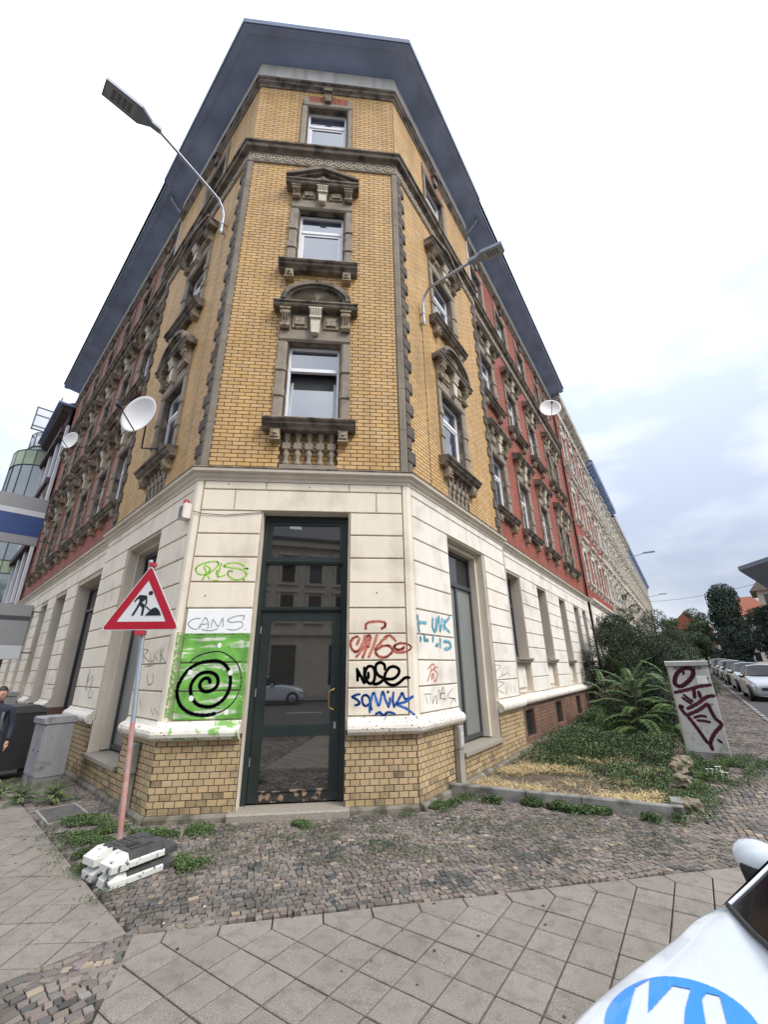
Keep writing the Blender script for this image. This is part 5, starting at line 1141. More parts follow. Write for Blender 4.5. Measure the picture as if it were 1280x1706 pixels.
mb = MB(); mb.box(0, 14, 0, 8, 0, 10.5); obj('wall', mb.mesh('wall', BEI), t); mb = MB(); mb.prism([(-.7, 10.5), (14.8, 10.5), (14, 12.5), (1, 12.5)], -.6, 8.6); obj('roof', mb.mesh('roof', M('brown_tiles', (.20, .16, .13), .8, .2, 3)), t)
for i in range(7):
    for z in (4, 8):
        mb = MB(); mb.box(.7+i*1.9, 1.6+i*1.9, -.05, .05, z-.5, z+2.0); obj('window', mb.mesh('window', GLDARK), t)
    mb = MB(); mb.box(1.8+i*1.9, 2.25+i*1.9, -.22, .0, .5, 10.3); obj('pilaster', mb.mesh('pilaster', BEI), t)
RTI = M('red_roof_tiles', (.24, .075, .04), .8, .15, 4); OFFW = M('off_white_render', (.52, .50, .44), .85, .12, 2)
t = thing('red_roofed_house', 'off-white house with a steep red tiled roof beyond the tall dark tree', 'building', (88.2, 76.6, 1), radians(-48))
mb = MB(); mb.box(-3.0, 4.5, 0, 9, 0, 10.6); obj('wall', mb.mesh('wall', OFFW), t)
mb = MB(); mb.add([(-4.3, -.8, 10.5), (5.3, -.8, 10.5), (5.3, 9.8, 10.5), (-4.3, 9.8, 10.5), (-.2, 4.5, 14.8), (2.2, 4.5, 14.8)], [(0, 1, 5, 4), (1, 2, 5), (2, 3, 4, 5), (3, 0, 4), (0, 3, 2, 1)]); obj('roof', mb.mesh('roof', RTI), t)
for z in (3.3, 6.9, 10.2): mb = MB(); mb.box(-3.6, 4.6, -.12, 9, z, z+.22); obj('string_course', mb.mesh('string_course', GRY), t)
for i in range(3):
    for z in (1.2, 4.6, 7.8): mb = MB(); mb.box(-2.6+i*2.5, -1.6+i*2.5, -.05, .03, z, z+1.8); obj('window', mb.mesh('window', GLDARK), t)
t = thing('small_red_house', 'small red and white house with a red roof behind the dark shrub', 'building', (86.5, 90, 1.5), radians(-48))
mb = MB(); mb.box(-4.5, 4.0, 0, 8, 0, 4.3); obj('white_base', mb.mesh('white_base', OFFW), t); mb = MB(); mb.box(-4.5, 4.0, 0, 8, 4.32, 8.2); obj('red_wall', mb.mesh('red_wall', REDF), t)
mb = MB(); mb.prism([(-5, 8.2), (4.5, 8.2), (0, 12.6)], -.6, 8.6); obj('roof', mb.mesh('roof', RTI), t)
for i in range(4): mb = MB(); mb.box(-3.8+i*2.1, -2.9+i*2.1, -.06, .04, 1.6, 3.4); obj('window', mb.mesh('window', GLDARK), t)
for i in range(4): mb = MB(); mb.box(-3.8+i*2.1, -2.9+i*2.1, -.06, .04, 5.2, 6.9); obj('window', mb.mesh('window', WPAN), t)
# ---- the opposite side of the front street: seen only as the reflection in the corner door and windows
t = thing('opposite_tenement', 'grey tenement across the street, mirrored in the corner door glass', 'building', (-22, -21.0, 0), radians(-13))
OPM = M('opposite_render', (.50, .45, .37), .9, .12, 1.5)
mb = MB(); mb.box(0, 44, -9, 0, 0, 11.6); obj('wall', mb.mesh('wall', OPM), t)
mb = MB(); mb.prism([(.6, 11.6), (.6, 11.8), (-4.5, 15.2), (-9, 11.8)], 0, 44, axis='x'); obj('roof', mb.mesh('roof', ROOF), t)
OTR = M('opp_trim', (.50, .46, .38), .8); tr_ = MB()
ow_ = mk('window', lambda m: m.box(-.5, .5, 0, .03, 0, 1.9), GLDARK); os_ = mk('shop_opening', lambda m: m.box(-.9, .9, 0, .03, 0, 2.8), GLDARK)
of_ = mk('stone_frame', lambda m: (m.box(-.7, -.5, 0, .1, -.1, 2.1), m.box(.5, .7, 0, .1, -.1, 2.1), m.box(-.8, .8, 0, .2, 2.1, 2.3), m.box(-.8, .8, 0, .2, -.25, -.1)), OTR)
ok_ = mk('skylight', lambda m: m.add([(0, -1.2, 13.06), (1.0, -1.2, 13.06), (1.0, -2.2, 13.72), (0, -2.2, 13.72), (0, -1.2, 12.96), (1.0, -1.2, 12.96), (1.0, -2.2, 13.62), (0, -2.2, 13.62)], [(0, 1, 2, 3), (0, 4, 5, 1), (1, 5, 6, 2), (2, 6, 7, 3), (3, 7, 4, 0)]), WPAN)
for i in range(20):
    x = 1.4+i*2.15
    for z in (5.4, 8.3): w2 = obj('window', ow_, t, T((x, 0, z))); obj('stone_frame', of_, w2)
    if i % 2: obj('shop_opening', os_, t, T((x, 0, .8)))
    if i % 3 == 0: obj('skylight', ok_, t, T((x, 0, 0)))
tr_.box(0, 44, 0, .25, 4.3, 4.6); tr_.box(0, 44, 0, .4, 11.1, 11.6)
obj('string_course', tr_.mesh('string_course', OTR), t)
# ---- far wall lamps and overhead wires
def far_lamp(label, t_, z):
    p = Vector((*rq(t_, 0), z)); t = thing('wall_lamp', label, 'street lamp', tuple(p), aR, 'lamps on the far tenements')
    mb = MB(); mb.tube([(0, 0, 0), (.1, -.4, .4), (.3, -2.4, .8)], .035, 6); obj('arm', mb.mesh('arm', GALV), t)
    mb = MB(); mb.box(.18, .42, -3.2, -2.3, .76, .86); obj('lamp_head', mb.mesh('lamp_head', MATS['flare_lifted_lamp_grey']), t)
far_lamp('nearer of the two small street lamps on the pale tenements far down the right street', 36, 10.2); far_lamp('farther of the two small street lamps on the pale tenements down the right street', 62, 10.0)
def wire(label, a, b, sag, r=.012):
    A, B = Vector(a), Vector(b); mid = [A.lerp(B, k/12)-Vector((0, 0, sag*4*(k/12)*(1-k/12))) for k in range(13)]
    mb = MB(); mb.tube([p-A for p in mid], r, 4); thing('overhead_wire', label, 'wire', a, data=mb.mesh('overhead_wire', BLK))
wire('thin overhead wire spanning the right street from the farthest tenement', (*rq(88, 0), 13.0), (78, 46, 17.5), 1.5, .03)
a_ = FR['L'] @ Vector((-18.2, -.0, 8.9)); wire('thin tram wire running left from the corner building across the left street', tuple(a_), (a_.x-14, a_.y-11, 8.3), .15, .02)

# ================================================================== street objects
def rpoly(pts, r, n=4):
    """round the corners of a polygon"""
    o = []; m = len(pts)
    for i in range(m):
        a, b, c = Vector(pts[i-1]), Vector(pts[i]), Vector(pts[(i+1) % m]); p = b+(a-b).normalized()*r; q = b+(c-b).normalized()*r
        for k in range(n+1): t_ = k/n; o.append(tuple((p*(1-t_)**2+b*2*t_*(1-t_)+q*t_*t_)))
    return o
# ---- roadworks sign
SB = Vector((.255, -1.32, 0))
RED = M('sign_red', (.38, .012, .03), .35, .06, 5); SWH = M('sign_white', (.62, .63, .66), .35, .05, 4); SBK = M('sign_black', (.012, .013, .02), .4)
t = thing('roadworks_sign', 'red-bordered triangular roadworks warning sign on a leaning metal post', 'road sign', (SB.x, SB.y, .20))
top = Vector((-.215, .03, 2.93)); pd = top.normalized()
mb = MB(); mb.tube([(0, 0, 0), pd*1.1], .026, 12, 0); mb.tube([pd*1.1, top], .026, 12, 1)
obj('post', mb.mesh('post', M('worn_red_post', (.48, .22, .18), .6, .15, 5, col2=(.40, .34, .33), c2lo=.42, c2hi=.70, c2s=14), GALV), t)
Ms = T((-.165, -.035, 0)) @ Matrix.Rotation(radians(-1.5), 4, 'Z')
tri = [(-.445, 2.075), (.445, 2.075), (.0, 2.855)]
def sc(p, k, c=(0, 2.335)): return [(c[0]+(a-c[0])*k, c[1]+(b-c[1])*k) for a, b in p]
mb = MB(); mb.prism(rpoly(tri, .05), -.006, .006); S_ = obj('sign_panel', mb.mesh('sign_panel', SWH), t, Ms)
def flat(name, poly, y, mat, par=S_): mb = MB(); mb.prism(poly, y, y+.0015); return obj(name, mb.mesh(name, mat), par)
def ringpoly(outer, inner, y, mat):
    mb = MB(); n = len(outer); mb.add([(a, y, b) for a, b in outer]+[(a, y, b) for a, b in inner], [(i, (i+1) % n, n+(i+1) % n, n+i) for i in range(n)]); return obj('red_border', mb.mesh('red_border', mat), S_)
ringpoly(rpoly(sc(tri, .965), .05), rpoly(sc(tri, .63), .012), -.0085, RED)
def P_(*q): return [(x/1000., 2.335+y/1000.) for x, y in q]
y_ = -.0095
for pl_ in (P_(*[(52+26*cos(2*pi*k/14), 172+26*sin(2*pi*k/14)) for k in range(14)]),                      # head
            P_((-98, 120), (-70, 150), (10, 142), (22, 118), (-30, 62), (-62, 70), (-70, 110), (-92, 92), (-112, 62), (-124, 74)),      # back and left arm
            P_((-62, 70), (-30, 62), (-52, 20), (-98, -92), (-126, -92), (-86, 0)), P_((-52, 66), (-24, 56), (10, 0), (6, -92), (-18, -92), (-16, -6), (-58, 40)),  # legs
            P_((0, 130), (20, 118), (30, 50), (12, 24), (2, 34), (14, 54)), P_((-36, 50), (-30, 58), (92, -32), (84, -40)),   # right arm and shovel
            P_((30, -92), (60, -55), (100, -12), (130, 2), (160, -10), (190, -42), (215, -92))):
    flat('pictogram', pl_, y_, SBK); y_ -= .0004
mb = MB(); 
for z in (2.84,): mb.box(-.035, .035, -.015, .06, z, z+.045)
mb.box(-.05, .05, -.02, .07, 2.02, 2.07); obj('clamp', mb.mesh('clamp', M('clamp_red', (.45, .03, .05), .4)), t, Ms)
# ---- two stacked foot plates
RUB = M('recycled_rubber', (.055, .055, .055), .9, .25, 9, bump=.6, bs=60); WP = M('worn_white_end_paint', (.62, .62, .58), .7, .1, 6, col2=(.10, .10, .095), c2lo=.60, c2hi=.64, c2s=16, bump=.3)
def footplate(label, z, dx, rot):
    t = thing('sign_base', label, 'sign base', (.44+dx, -1.42, z), rot, 'rubber base plates under the roadworks sign')
    hx, hy, h = .32, .28, .115
    mb = MB()
    def taper(x0, x1, y0, y1, mi, zt=h):
        b = .0; vs = [(x0, y0, 0), (x1, y0, 0), (x1, y1, 0), (x0, y1, 0)]; mb.add(vs, [(3, 2, 1, 0)], mi)
    prof = [(-hy, .015), (-hy+.01, .055), (-hy+.055, h), (hy-.055, h), (hy-.01, .055), (hy, .015), (hy-.01, 0), (-hy+.01, 0)]
    mb.prism([(a, b) for a, b in prof], -hx+.15, hx-.15, axis='x')
    o = obj('block', mb.mesh('block', RUB), t)
    for s in (-1, 1):
        # each end splits in two lugs with sloping painted noses
        for q in (-1, 1):
            y0, y1 = (.035, hy) if q > 0 else (-hy, -.035); X0, X1 = s*(hx-.15), s*hx; m2 = MB()
            a = [(X0, y0+.0, 0), (X1, y0+.02, 0), (X1, y1-.02, 0), (X0, y1, 0)]; c = [(X0, y0+.01, h), (X0+s*.05, y0+.02, h), (X0+s*.05, y1-.045, h) if q > 0 else (X0+s*.05, y1-.02, h), (X0, y1-.05, h) if q > 0 else (X0, y1-.01, h)]
            if q < 0: c = [(X0, y0+.05, h), (X0+s*.05, y0+.045, h), (X0+s*.05, y1-.02, h), (X0, y1-.01, h)]
            m_ = [(X0, y0, .05), (X1, y0+.015, .055), (X1, y1-.015, .055), (X0, y1, .05)]
            m2.add(a+m_+c, [(3, 2, 1, 0)]+[(i, (i+1) % 4, 4+(i+1) % 4, 4+i) for i in range(4)]+[(4+i, 4+(i+1) % 4, 8+(i+1) % 4, 8+i) for i in range(4)]+[(8, 9, 10, 11)])
            obj('painted_end' if s < 0 else 'end_lug', m2.mesh('painted_end' if s < 0 else 'end_lug', WP if s < 0 else RUB), t)
    m2 = MB(); m2.prism([(-hy-.003, .012), (-hy-.004, .05), (-hy+.012, .062), (-hy+.012, .0)], -hx+.15, hx-.15, axis='x'); obj('painted_edge', m2.mesh('painted_edge', WP), t)
    m2 = MB()
    for i in range(6):
        for j in range(3):
            if (i, j) in ((0, 0), (5, 2), (4, 0)): continue
            m2.box(-.20+i*.065, -.20+i*.065+.04, -.02+j*.075, -.02+j*.075+.045, h, h+.008)
    m2.box(-.15, .17, -.20, -.14, h-.004, h+.004)
    obj('knobs', m2.mesh('knobs', RUB), o)
    m3 = MB(); m3.box(-.10, .02, -.10, -.05, h, h+.010); m3.box(-.12, .10, -.19, -.15, h+.004, h+.007); obj('socket', m3.mesh('socket', BLK), o)
    return t
footplate('lower black rubber base plate with white ends, lying on the cobbles under the other plate', .0, .0, radians(50))
footplate('upper black rubber base plate with white ends, carrying the roadworks sign post', .118, -.01, radians(52))
# ---- cabinets
def cabinet(label, loc, rot, w_, d_, h, mat, plinth=.2, doors=2, vents=False):
    t = thing('utility_cabinet', label, 'utility cabinet', loc, rot)
    mb = MB(); mb.box(-w_/2+.01, w_/2-.01, 0, d_-.02, 0, plinth); obj('base', mb.mesh('base', KERB), t)
    mb = MB(); mb.cbox(-w_/2, w_/2, d_, .012, plinth, h-.09, .004); body = obj('body', mb.mesh('body', mat), t)
    for i in range(doors):
        a = -w_/2+.012+i*(w_-.024)/doors; mb = MB(); mb.cbox(a+.006, a+(w_-.024)/doors-.006, .012, -.006, plinth+.03, h-.20 if vents else h-.12, .006); dd = obj('door', mb.mesh('door', mat), t)
        mb = MB(); mb.lathe([(.014, 0), (.014, .01), (0, .012)], 8, M_=T((a+(w_/doors)*.85, -.006, h*.55)) @ Matrix.Rotation(radians(90), 4, 'X')); obj('lock', mb.mesh('lock', BLK), dd)
    mb = MB(); mb.prism([(-.03, h-.10), (-.035, h-.02), (-.0, h), (d_-.02, h), (d_+.03, h-.03), (d_+.03, h-.10)], -w_/2-.02, w_/2+.02, axis='x'); obj('top', mb.mesh('top', mat), t)
    if vents:
        mb = MB()
        for i in range(6):
            for j in range(2): mb.box(-w_*.33+i*w_*.115, -w_*.33+i*w_*.115+w_*.09, -.002, .013, h-.165+j*.03, h-.152+j*.03)
        obj('vent', mb.mesh('vent', BLK), t)
    return t
CG = M('cabinet_grey', (.27, .275, .29), .6, .10, 3, col2=(.14, .14, .14), c2lo=.58, c2hi=.70, c2s=6, streak=.2); CG2 = M('cabinet_pale', (.44, .44, .42), .6, .1, 3, col2=(.26, .25, .24), c2lo=.58, c2hi=.72, c2s=5, streak=.15)
c1 = cabinet('grey two-door utility cabinet standing by the left facade beside the black bin', (-2.70, 1.90, 0), -aL+.1, .56, .42, 1.12, CG, .22)
mb = MB(); ribbon(mb, smooth([(.05, .96), (.10, 1.0), (.09, .92), (.14, .97), (.15, .92), (.20, .97), (.22, .93), (.27, .96)]), .008, .008); obj('graffiti', mb.mesh('graffiti', M('paint_faded', (.42, .42, .42), .6)), c1)
cabinet('older grey utility cabinet standing behind the bin, farther along the left facade', tuple(FR['L'] @ Vector((-8.8, -1.0, 0))), -aL+.1, .8, .4, 1.40, CG, .2)
c3c = Vector((9.98, 2.22)); c3 = cabinet('pale grey utility cabinet covered by a maroon graffiti tag at the edge of the garden', (c3c.x-.1, c3c.y, gz(9.8, 2.3)), radians(-38), .74, .30, 1.88, CG2, .10, doors=1, vents=True)
gf_ = obj('graffiti', None, c3, label='large maroon spray tag')
for i, (w_, s) in enumerate(CABG): mb = MB(); ribbon(mb, smooth([(-.37+p[0]*.74, .10+p[1]*1.76) for p in s]), w_*1.55, .0075+.0003*(i % 4)); obj('stroke', mb.mesh('stroke', spray('maroon', GC['maroon'])), gf_)
mb = MB(); mb.box(.12, .30, -.0085, -.0072, 1.42, 1.58); obj('sticker', mb.mesh('sticker', M('torn_sticker', (.66, .67, .70), .6, .1, 8)), c3)
# ---- black wheeled bin
t = thing('wheeled_bin', 'large black wheeled bin behind the person at the left edge', 'bin', (-4.12, 3.30, 0), -aL+.15)
mb = MB(); mb.add([(-.60, -.40, .12), (.60, -.40, .12), (.60, .40, .12), (-.60, .40, .12), (-.68, -.48, 1.10), (.68, -.48, 1.10), (.68, .48, 1.10), (-.68, .48, 1.10)], [(0, 1, 5, 4), (1, 2, 6, 5), (2, 3, 7, 6), (3, 0, 4, 7), (3, 2, 1, 0)]); obj('tub', mb.mesh('tub', BLK), t)
mb = MB(); mb.prism([(-.50, 1.10), (-.52, 1.14), (-.30, 1.22), (.30, 1.24), (.50, 1.16), (.50, 1.10)], -.70, .70, axis='x'); obj('lid', mb.mesh('lid', M('bin_lid', (.05, .05, .055), .5, .1)), t)
for x in (-.5, .5):
    for y in (-.32, .32): mb = MB(); mb.lathe([(.03, -.02), (.08, -.02), (.085, 0), (.08, .02), (.03, .02)], 12, M_=T((x, y, .085)) @ Matrix.Rotation(radians(90), 4, 'Y')); obj('wheel', mb.mesh('wheel', BLK), t)
mb = MB(); mb.box(-.45, .45, -.475, -.46, .45, .50); mb.box(-.45, .45, -.485, -.465, .80, .84); obj('rib', mb.mesh('rib', BLK), t); t.scale = (.66, .9, 1)
# ---- cellar grate by the left facade
t = thing('cellar_grate', 'rusty metal cellar grate in the cobbles at the foot of the left facade', 'grate', (-1.33, .56, .012), -aL)
mb = MB(); 
for (a, b, c, e) in ((-.42, .42, -.24, -.215), (-.42, .42, .215, .24), (-.42, -.395, -.215, .215), (.395, .42, -.215, .215)): mb.box(a, b, c, e, -.03, .012)
obj('frame', mb.mesh('frame', M('grate_frame', (.28, .26, .24), .7, .2, 6)), t)
bar = MB(); bar.box(-.006, .006, -.215, .215, -.02, .008); bm_ = bar.mesh('bar', M('grate_bar', (.13, .125, .12), .7, .2, 6))
for i in range(26): obj('bar', bm_, t, T((-.38+i*.0305, 0, 0)))
mb = MB(); mb.box(-.40, .40, -.22, .22, -.05, -.03); obj('pit', mb.mesh('pit', BLK), t)
# ================================================================== person
def skin(name, pts, edges, mat, parent=None, lvl=2):
    me = bpy.data.meshes.new(name); me.from_pydata([p[:3] for p in pts], edges, []); o = bpy.data.objects.new(name, me); COL.objects.link(o); me.materials.append(mat)
    m = o.modifiers.new('skin', 'SKIN'); sv = me.skin_vertices[0].data
    for i, p in enumerate(pts): sv[i].radius = (p[3], p[4] if len(p) > 4 else p[3])
    sv[0].use_root = True; m.use_smooth_shade = True
    s = o.modifiers.new('sub', 'SUBSURF'); s.levels = lvl; s.render_levels = lvl
    dg = bpy.context.evaluated_depsgraph_get(); dg.update(); me2 = bpy.data.meshes.new_from_object(o.evaluated_get(dg)); me2.name = name
    o.modifiers.clear(); o.data = me2; bpy.data.meshes.remove(me)
    if parent: o.parent = parent
    return o
NAVY = M('navy_jacket', (.022, .030, .05), .85, .2, 8, bump=.4, bs=20); JEAN = M('dark_trousers', (.02, .022, .03), .9, .2, 8); SKN = M('skin', (.42, .24, .17), .5, .08, 9); HAIR = M('dark_hair', (.02, .015, .012), .6, .2, 20)
pp = thing('person', 'person in a dark navy jacket walking past the black bin at the left edge', 'person', (-3.04, 1.30, 0), radians(25))
ps = .93
bp_ = [(0, 0, .92, .14, .10), (0, 0, 1.10, .13, .09), (0, .01, 1.28, .16, .10), (0, .0, 1.40, .13, .085), (0, -.0, 1.47, .055), (0, -.02, 1.55, .055),  # 0-5
       (.10, 0, .88, .09), (.12, -.14, .50, .062), (.12, -.10, .10, .045), (.12, -.22, .05, .04, .035),                                                    # 6-9 left leg
       (-.10, 0, .88, .09), (-.11, .10, .48, .062), (-.11, .26, .13, .045), (-.11, .16, .06, .04, .035),                                                   # 10-13
       (.19, 0, 1.39, .062), (.24, .03, 1.12, .048), (.25, -.06, .90, .034), (-.19, 0, 1.39, .062), (-.25, .04, 1.12, .048), (-.25, -.02, .89, .034)]
bp_ = [tuple([a[0]*ps, a[1]*ps, a[2]*ps]+[r*ps for r in a[3:]]) for a in bp_]
body = skin('body', bp_, [(0, 1), (1, 2), (2, 3), (3, 4), (4, 5), (0, 6), (6, 7), (7, 8), (8, 9), (0, 10), (10, 11), (11, 12), (12, 13), (3, 14), (14, 15), (15, 16), (3, 17), (17, 18), (18, 19)], NAVY, pp)
body.data.materials.append(JEAN)
for p in body.data.polygons:
    if p.center.z < .84*ps: p.material_index = 1
bm = bmesh.new(); bmesh.ops.create_uvsphere(bm, u_segments=20, v_segments=14, radius=1)
for v in bm.verts:
    x, y, z = v.co; fx = .075*x*(1-.12*max(0, -z)); fy = .095*y*(1 if y > 0 else .94); fz = .12*z
    if y < -.5 and abs(x) < .25 and -.35 < z < .1: fy -= .022*(1-abs(x)/.25)
    if z < -.6: fy -= .01
    v.co = (fx*ps, (fy-.03)*ps, (fz+1.63)*ps)
me = bpy.data.meshes.new('head'); bm.to_mesh(me); bm.free(); me.materials.append(SKN); me.polygons.foreach_set('use_smooth', [True]*len(me.polygons)); hd = obj('head', me, pp)
bm = bmesh.new(); bmesh.ops.create_uvsphere(bm, u_segments=20, v_segments=14, radius=1)
bmesh.ops.delete(bm, geom=[v for v in bm.verts if v.co.z < -.35 or (v.co.y < -.35 and v.co.z < .35)], context='VERTS')
for v in bm.verts: x, y, z = v.co; v.co = (.083*x*ps, (.104*y-.025)*ps, (.128*z+1.64)*ps)
me = bpy.data.meshes.new('hair'); bm.to_mesh(me); bm.free(); me.materials.append(HAIR); obj('hair', me, hd)
for s in (-1, 1):
    mb = MB(); mb.lathe([(.010, 0), (.008, .006), (0, .008)], 8, M_=T((s*.030*ps, -.118*ps, 1.64*ps)) @ Matrix.Rotation(radians(90), 4, 'X')); obj('eye', mb.mesh('eye', HAIR), hd)
    mb = MB(); mb.lathe([(.022, -.01), (.026, 0), (.012, .01)], 8, M_=T((s*.076*ps, -.02*ps, 1.63*ps)) @ Matrix.Rotation(radians(90), 4, 'Y') @ Matrix.Diagonal((1.4, 1, 1, 1))); obj('ear', mb.mesh('ear', SKN), hd)
mb = MB(); mb.box(-.022*ps, .022*ps, -.122*ps, -.112*ps, 1.575*ps, 1.582*ps); obj('mouth', mb.mesh('mouth', M('lips', (.30, .10, .08), .5)), hd)
for s, wx, wy in ((1, .25, -.07), (-1, -.25, -.03)):
    hp = [(wx, wy, .90, .028, .02), (wx, wy-.01, .85, .036, .018), (wx, wy-.015, .82, .034, .016)]; he = [(0, 1), (1, 2)]
    for k in range(4):
        fy = wy-.045+k*.020; i = len(hp); ln = (.030, .036, .034, .026)[k]
        hp += [(wx, fy, .79, .010), (wx-s*.006, fy-.004, .79-ln*.75, .009), (wx-s*.018, fy-.006, .79-ln*1.35, .008)]; he += [(2, i), (i, i+1), (i+1, i+2)]
    i = len(hp); hp += [(wx-s*.008, wy-.045, .855, .012), (wx-s*.014, wy-.062, .825, .010), (wx-s*.016, wy-.064, .80, .009)]; he += [(1, i), (i, i+1), (i+1, i+2)]
    hp = [tuple([a[0]*ps, a[1]*ps, a[2]*ps]+[r*ps for r in a[3:]]) for a in hp]
    skin('hand', hp, he, SKN, pp, 1)
mb = MB(); mb.box(-.13, .13, .10, .24, 1.0, 1.36); mb.tube([(-.10, .11, 1.36), (-.10, -.04, 1.40), (-.10, -.10, 1.25), (-.11, -.02, 1.05)], .022, 6); mb.tube([(.10, .11, 1.36), (.10, -.04, 1.40), (.10, -.10, 1.25), (.11, -.02, 1.05)], .022, 6)
bk = mb.mesh('backpack', M('grey_backpack', (.10, .11, .13), .8)); bk.transform(Matrix.Scale(ps, 4)); obj('backpack', bk, pp)
# ================================================================== cars
CW = M('white_car_paint', (.62, .67, .72), .22, .02, 1, coat=1.0); CSI = M('silver_car_paint', (.42, .45, .48), .3, .02, coat=.8, metal=.4); CDK = M('dark_car_paint', (.03, .035, .045), .25, .02, coat=1); CGL = M('car_glass', (.006, .007, .010), .08, 0, ior=1.22)
def crom(P, n):
    P = np.asarray(P, float); o = []
    for i in range(len(P)-1):
        p0, p1, p2, p3 = P[max(i-1, 0)], P[i], P[i+1], P[min(i+2, len(P)-1)]
        for k in range(n): t_ = k/n; o.append(.5*((2*p1)+(-p0+p2)*t_+(2*p0-5*p1+4*p2-p3)*t_**2+(-p0+3*p1-3*p2+p3)*t_**3))
    o.append(P[-1]); return np.array(o)
def car(label, cat, loc, rot, paint, hi=4, group=None, L_=1.0, detail=True, rh=1.5, parent_kind='parked_car'):
    t = thing(parent_kind, label, cat, loc, rot, group)
    st_ = [(1.30, .46, .42, .50), (1.29, .62, .56, .60), (1.24, .74, .66, .64), (1.08, .84, .76, .70), (.85, .92, .85, .762), (.66, .965, .910, .794), (.46, 1.005, .952, .803), (.22, 1.04, .992, .806), (.04, 1.066, 1.030, .803), (-.4, 1.03, 1.02, .82), (-1.3, 1.01, .995, .835), (-2.4, 1.0, .985, .83), (-2.9, 1.0, .97, .79), (-3.05, .85, .80, .74), (-3.10, .55, .50, .70)]
    sec = []
    for x, zc, ze, ye in st_:
        cb = (zc-ze)
        half = [(0, zc), (.30, zc-.08*cb), (ye*.74, zc-.42*cb), (ye*.90, ze+.012), (ye-.012, ze-.035), (ye+.02, ze*.80), (ye+.035, ze*.55), (ye+.02, .30), (ye-.03, .20), (ye*.5, .18)]
        if x > 1.0: half[3] = (ye*.90, ze+.02)
        sec.append([(x, y, z) for y, z in half])
    S = np.array(sec)                                   # stations x points x 3
    S2 = np.stack([crom(S[:, j], hi) for j in range(S.shape[1])], 1); S3 = np.stack([crom(S2[i], hi) for i in range(S2.shape[0])], 0)
    mir = S3[:, ::-1].copy(); mir[:, :, 1] *= -1; G = np.concatenate([mir, S3[:, 1:]], 1); a, b, _ = G.shape
    F = [(i*b+j, i*b+j+1, (i+1)*b+j+1, (i+1)*b+j) for i in range(a-1) for j in range(b-1)]
    V = G.reshape(-1, 3)
    # wheel arches: push the side in
    me = npmesh('body', V, F, paint, smooth=True); bo = obj('body', me, t)
    mb = MB(); mb.add([tuple(p) for p in G[0]], [tuple(range(b))]); mb.add([tuple(p) for p in G[-1]], [tuple(range(b))[::-1]]); obj('bumper', mb.mesh('bumper', paint), t)
    mb = MB(); mb.box(1.296, 1.31, -.40, .40, .44, .56); mb.box(-3.12, -3.09, -.5, .5, .3, .45); obj('grille', mb.mesh('grille', BLK), t)
    for s in (-1, 1):
        mb = MB(); mb.prism([(1.29, .60), (1.10, .75), (.95, .74), (1.18, .58)], s*.50, s*.695); obj('headlight', mb.mesh('headlight', GL), t)
        mb = MB(); mb.box(-3.12, -3.0, s*.55, s*.74, .75, .92); obj('tail_light', mb.mesh('tail_light', M('tail_red', (.3, .01, .01), .3)), t)
    # greenhouse
    def wsb(y): return .30*(1-(abs(y)/.72)**2.2)
    nb = 13; ys = [-.72+1.44*k/(nb-1) for k in range(nb)]; rows = []
    for k in range(9):
        f = k/8; z = 1.052+(rh-.03-1.052)*f; half_w = .72+(.53-.72)*f
        rows.append([((wsb(y)*(1-f*.75))-(.85)*f**.94, y/.72*half_w, z+(.045*(1-(y/.72)**2))*f+.010*(1-(y/.72)**2)) for y in ys])
    V = [p for r in rows for p in r]; F = [(i*nb+j, i*nb+j+1, (i+1)*nb+j+1, (i+1)*nb+j) for i in range(8) for j in range(nb-1)]
    obj('windscreen', npmesh('windscreen', V, F, CGL, smooth=True), t)
    sl_ = MB(); sl_.tube([(p[0]+.004, p[1], p[2]+.004) for p in rows[0]], .009, 6); obj('windscreen_seal', sl_.mesh('windscreen_seal', BLK), t)
    if hi > 2: wp = MB(); wp.tube([(.26, -.15, 1.085), (.12, -.35, 1.12), (-.05, -.58, 1.155)], .008, 6); wp.tube([(.27, -.05, 1.075), (.12, -.35, 1.135)], .006, 6); obj('wiper', wp.mesh('wiper', BLK), t)
    topr = rows[-1]; roof_rows = [topr]; 
    for f, dx, dz, hw in ((.0, 0, .012, 1), (.3, -.5, .035, 1.04), (.6, -1.1, .02, 1.04), (.9, -1.6, -.02, 1.0), (1, -1.85, -.06, .96)): roof_rows.append([(topr[6][0]+dx+(p[0]-topr[6][0])*(1-f), p[1]*hw, p[2]+dz) for p in topr])
    V = [p for r in roof_rows for p in r]; F = [(i*nb+j, i*nb+j+1, (i+1)*nb+j+1, (i+1)*nb+j) for i in range(len(roof_rows)-1) for j in range(nb-1)]
    obj('roof', npmesh('roof', V, F, paint, smooth=True), t)
    rb = roof_rows[-1]; low = [(-2.92, p[1]*1.38, 1.0) for p in rb]; obj('rear_window', npmesh('rear_window', rb+low, [(j, j+1, nb+j+1, nb+j) for j in range(nb-1)], CGL), t)
    for s in (-1, 1):
        e_ = 0 if s < 0 else nb-1
        up_ = [r[e_] for r in roof_rows]; dn = [(.0, s*.745, 1.045), (-.3, s*.77, 1.03), (-.9, s*.785, 1.02), (-1.6, s*.785, 1.02), (-2.3, s*.78, 1.01), (-2.92, s*.735, 1.0)]
        obj('side_window', npmesh('side_window', up_+dn, [(j, j+1, len(up_)+j+1, len(up_)+j) for j in range(len(up_)-1)], CGL), t)
        pil = [tuple(rows[k][e_]) for k in range(9)]; mb = MB(); mb.tube([(p[0]+.004, p[1]+s*.004, p[2]) for p in pil]+[tuple(r[e_]) for r in roof_rows[1:]]+[(-2.92, s*.735, 1.0)], .006, 6)
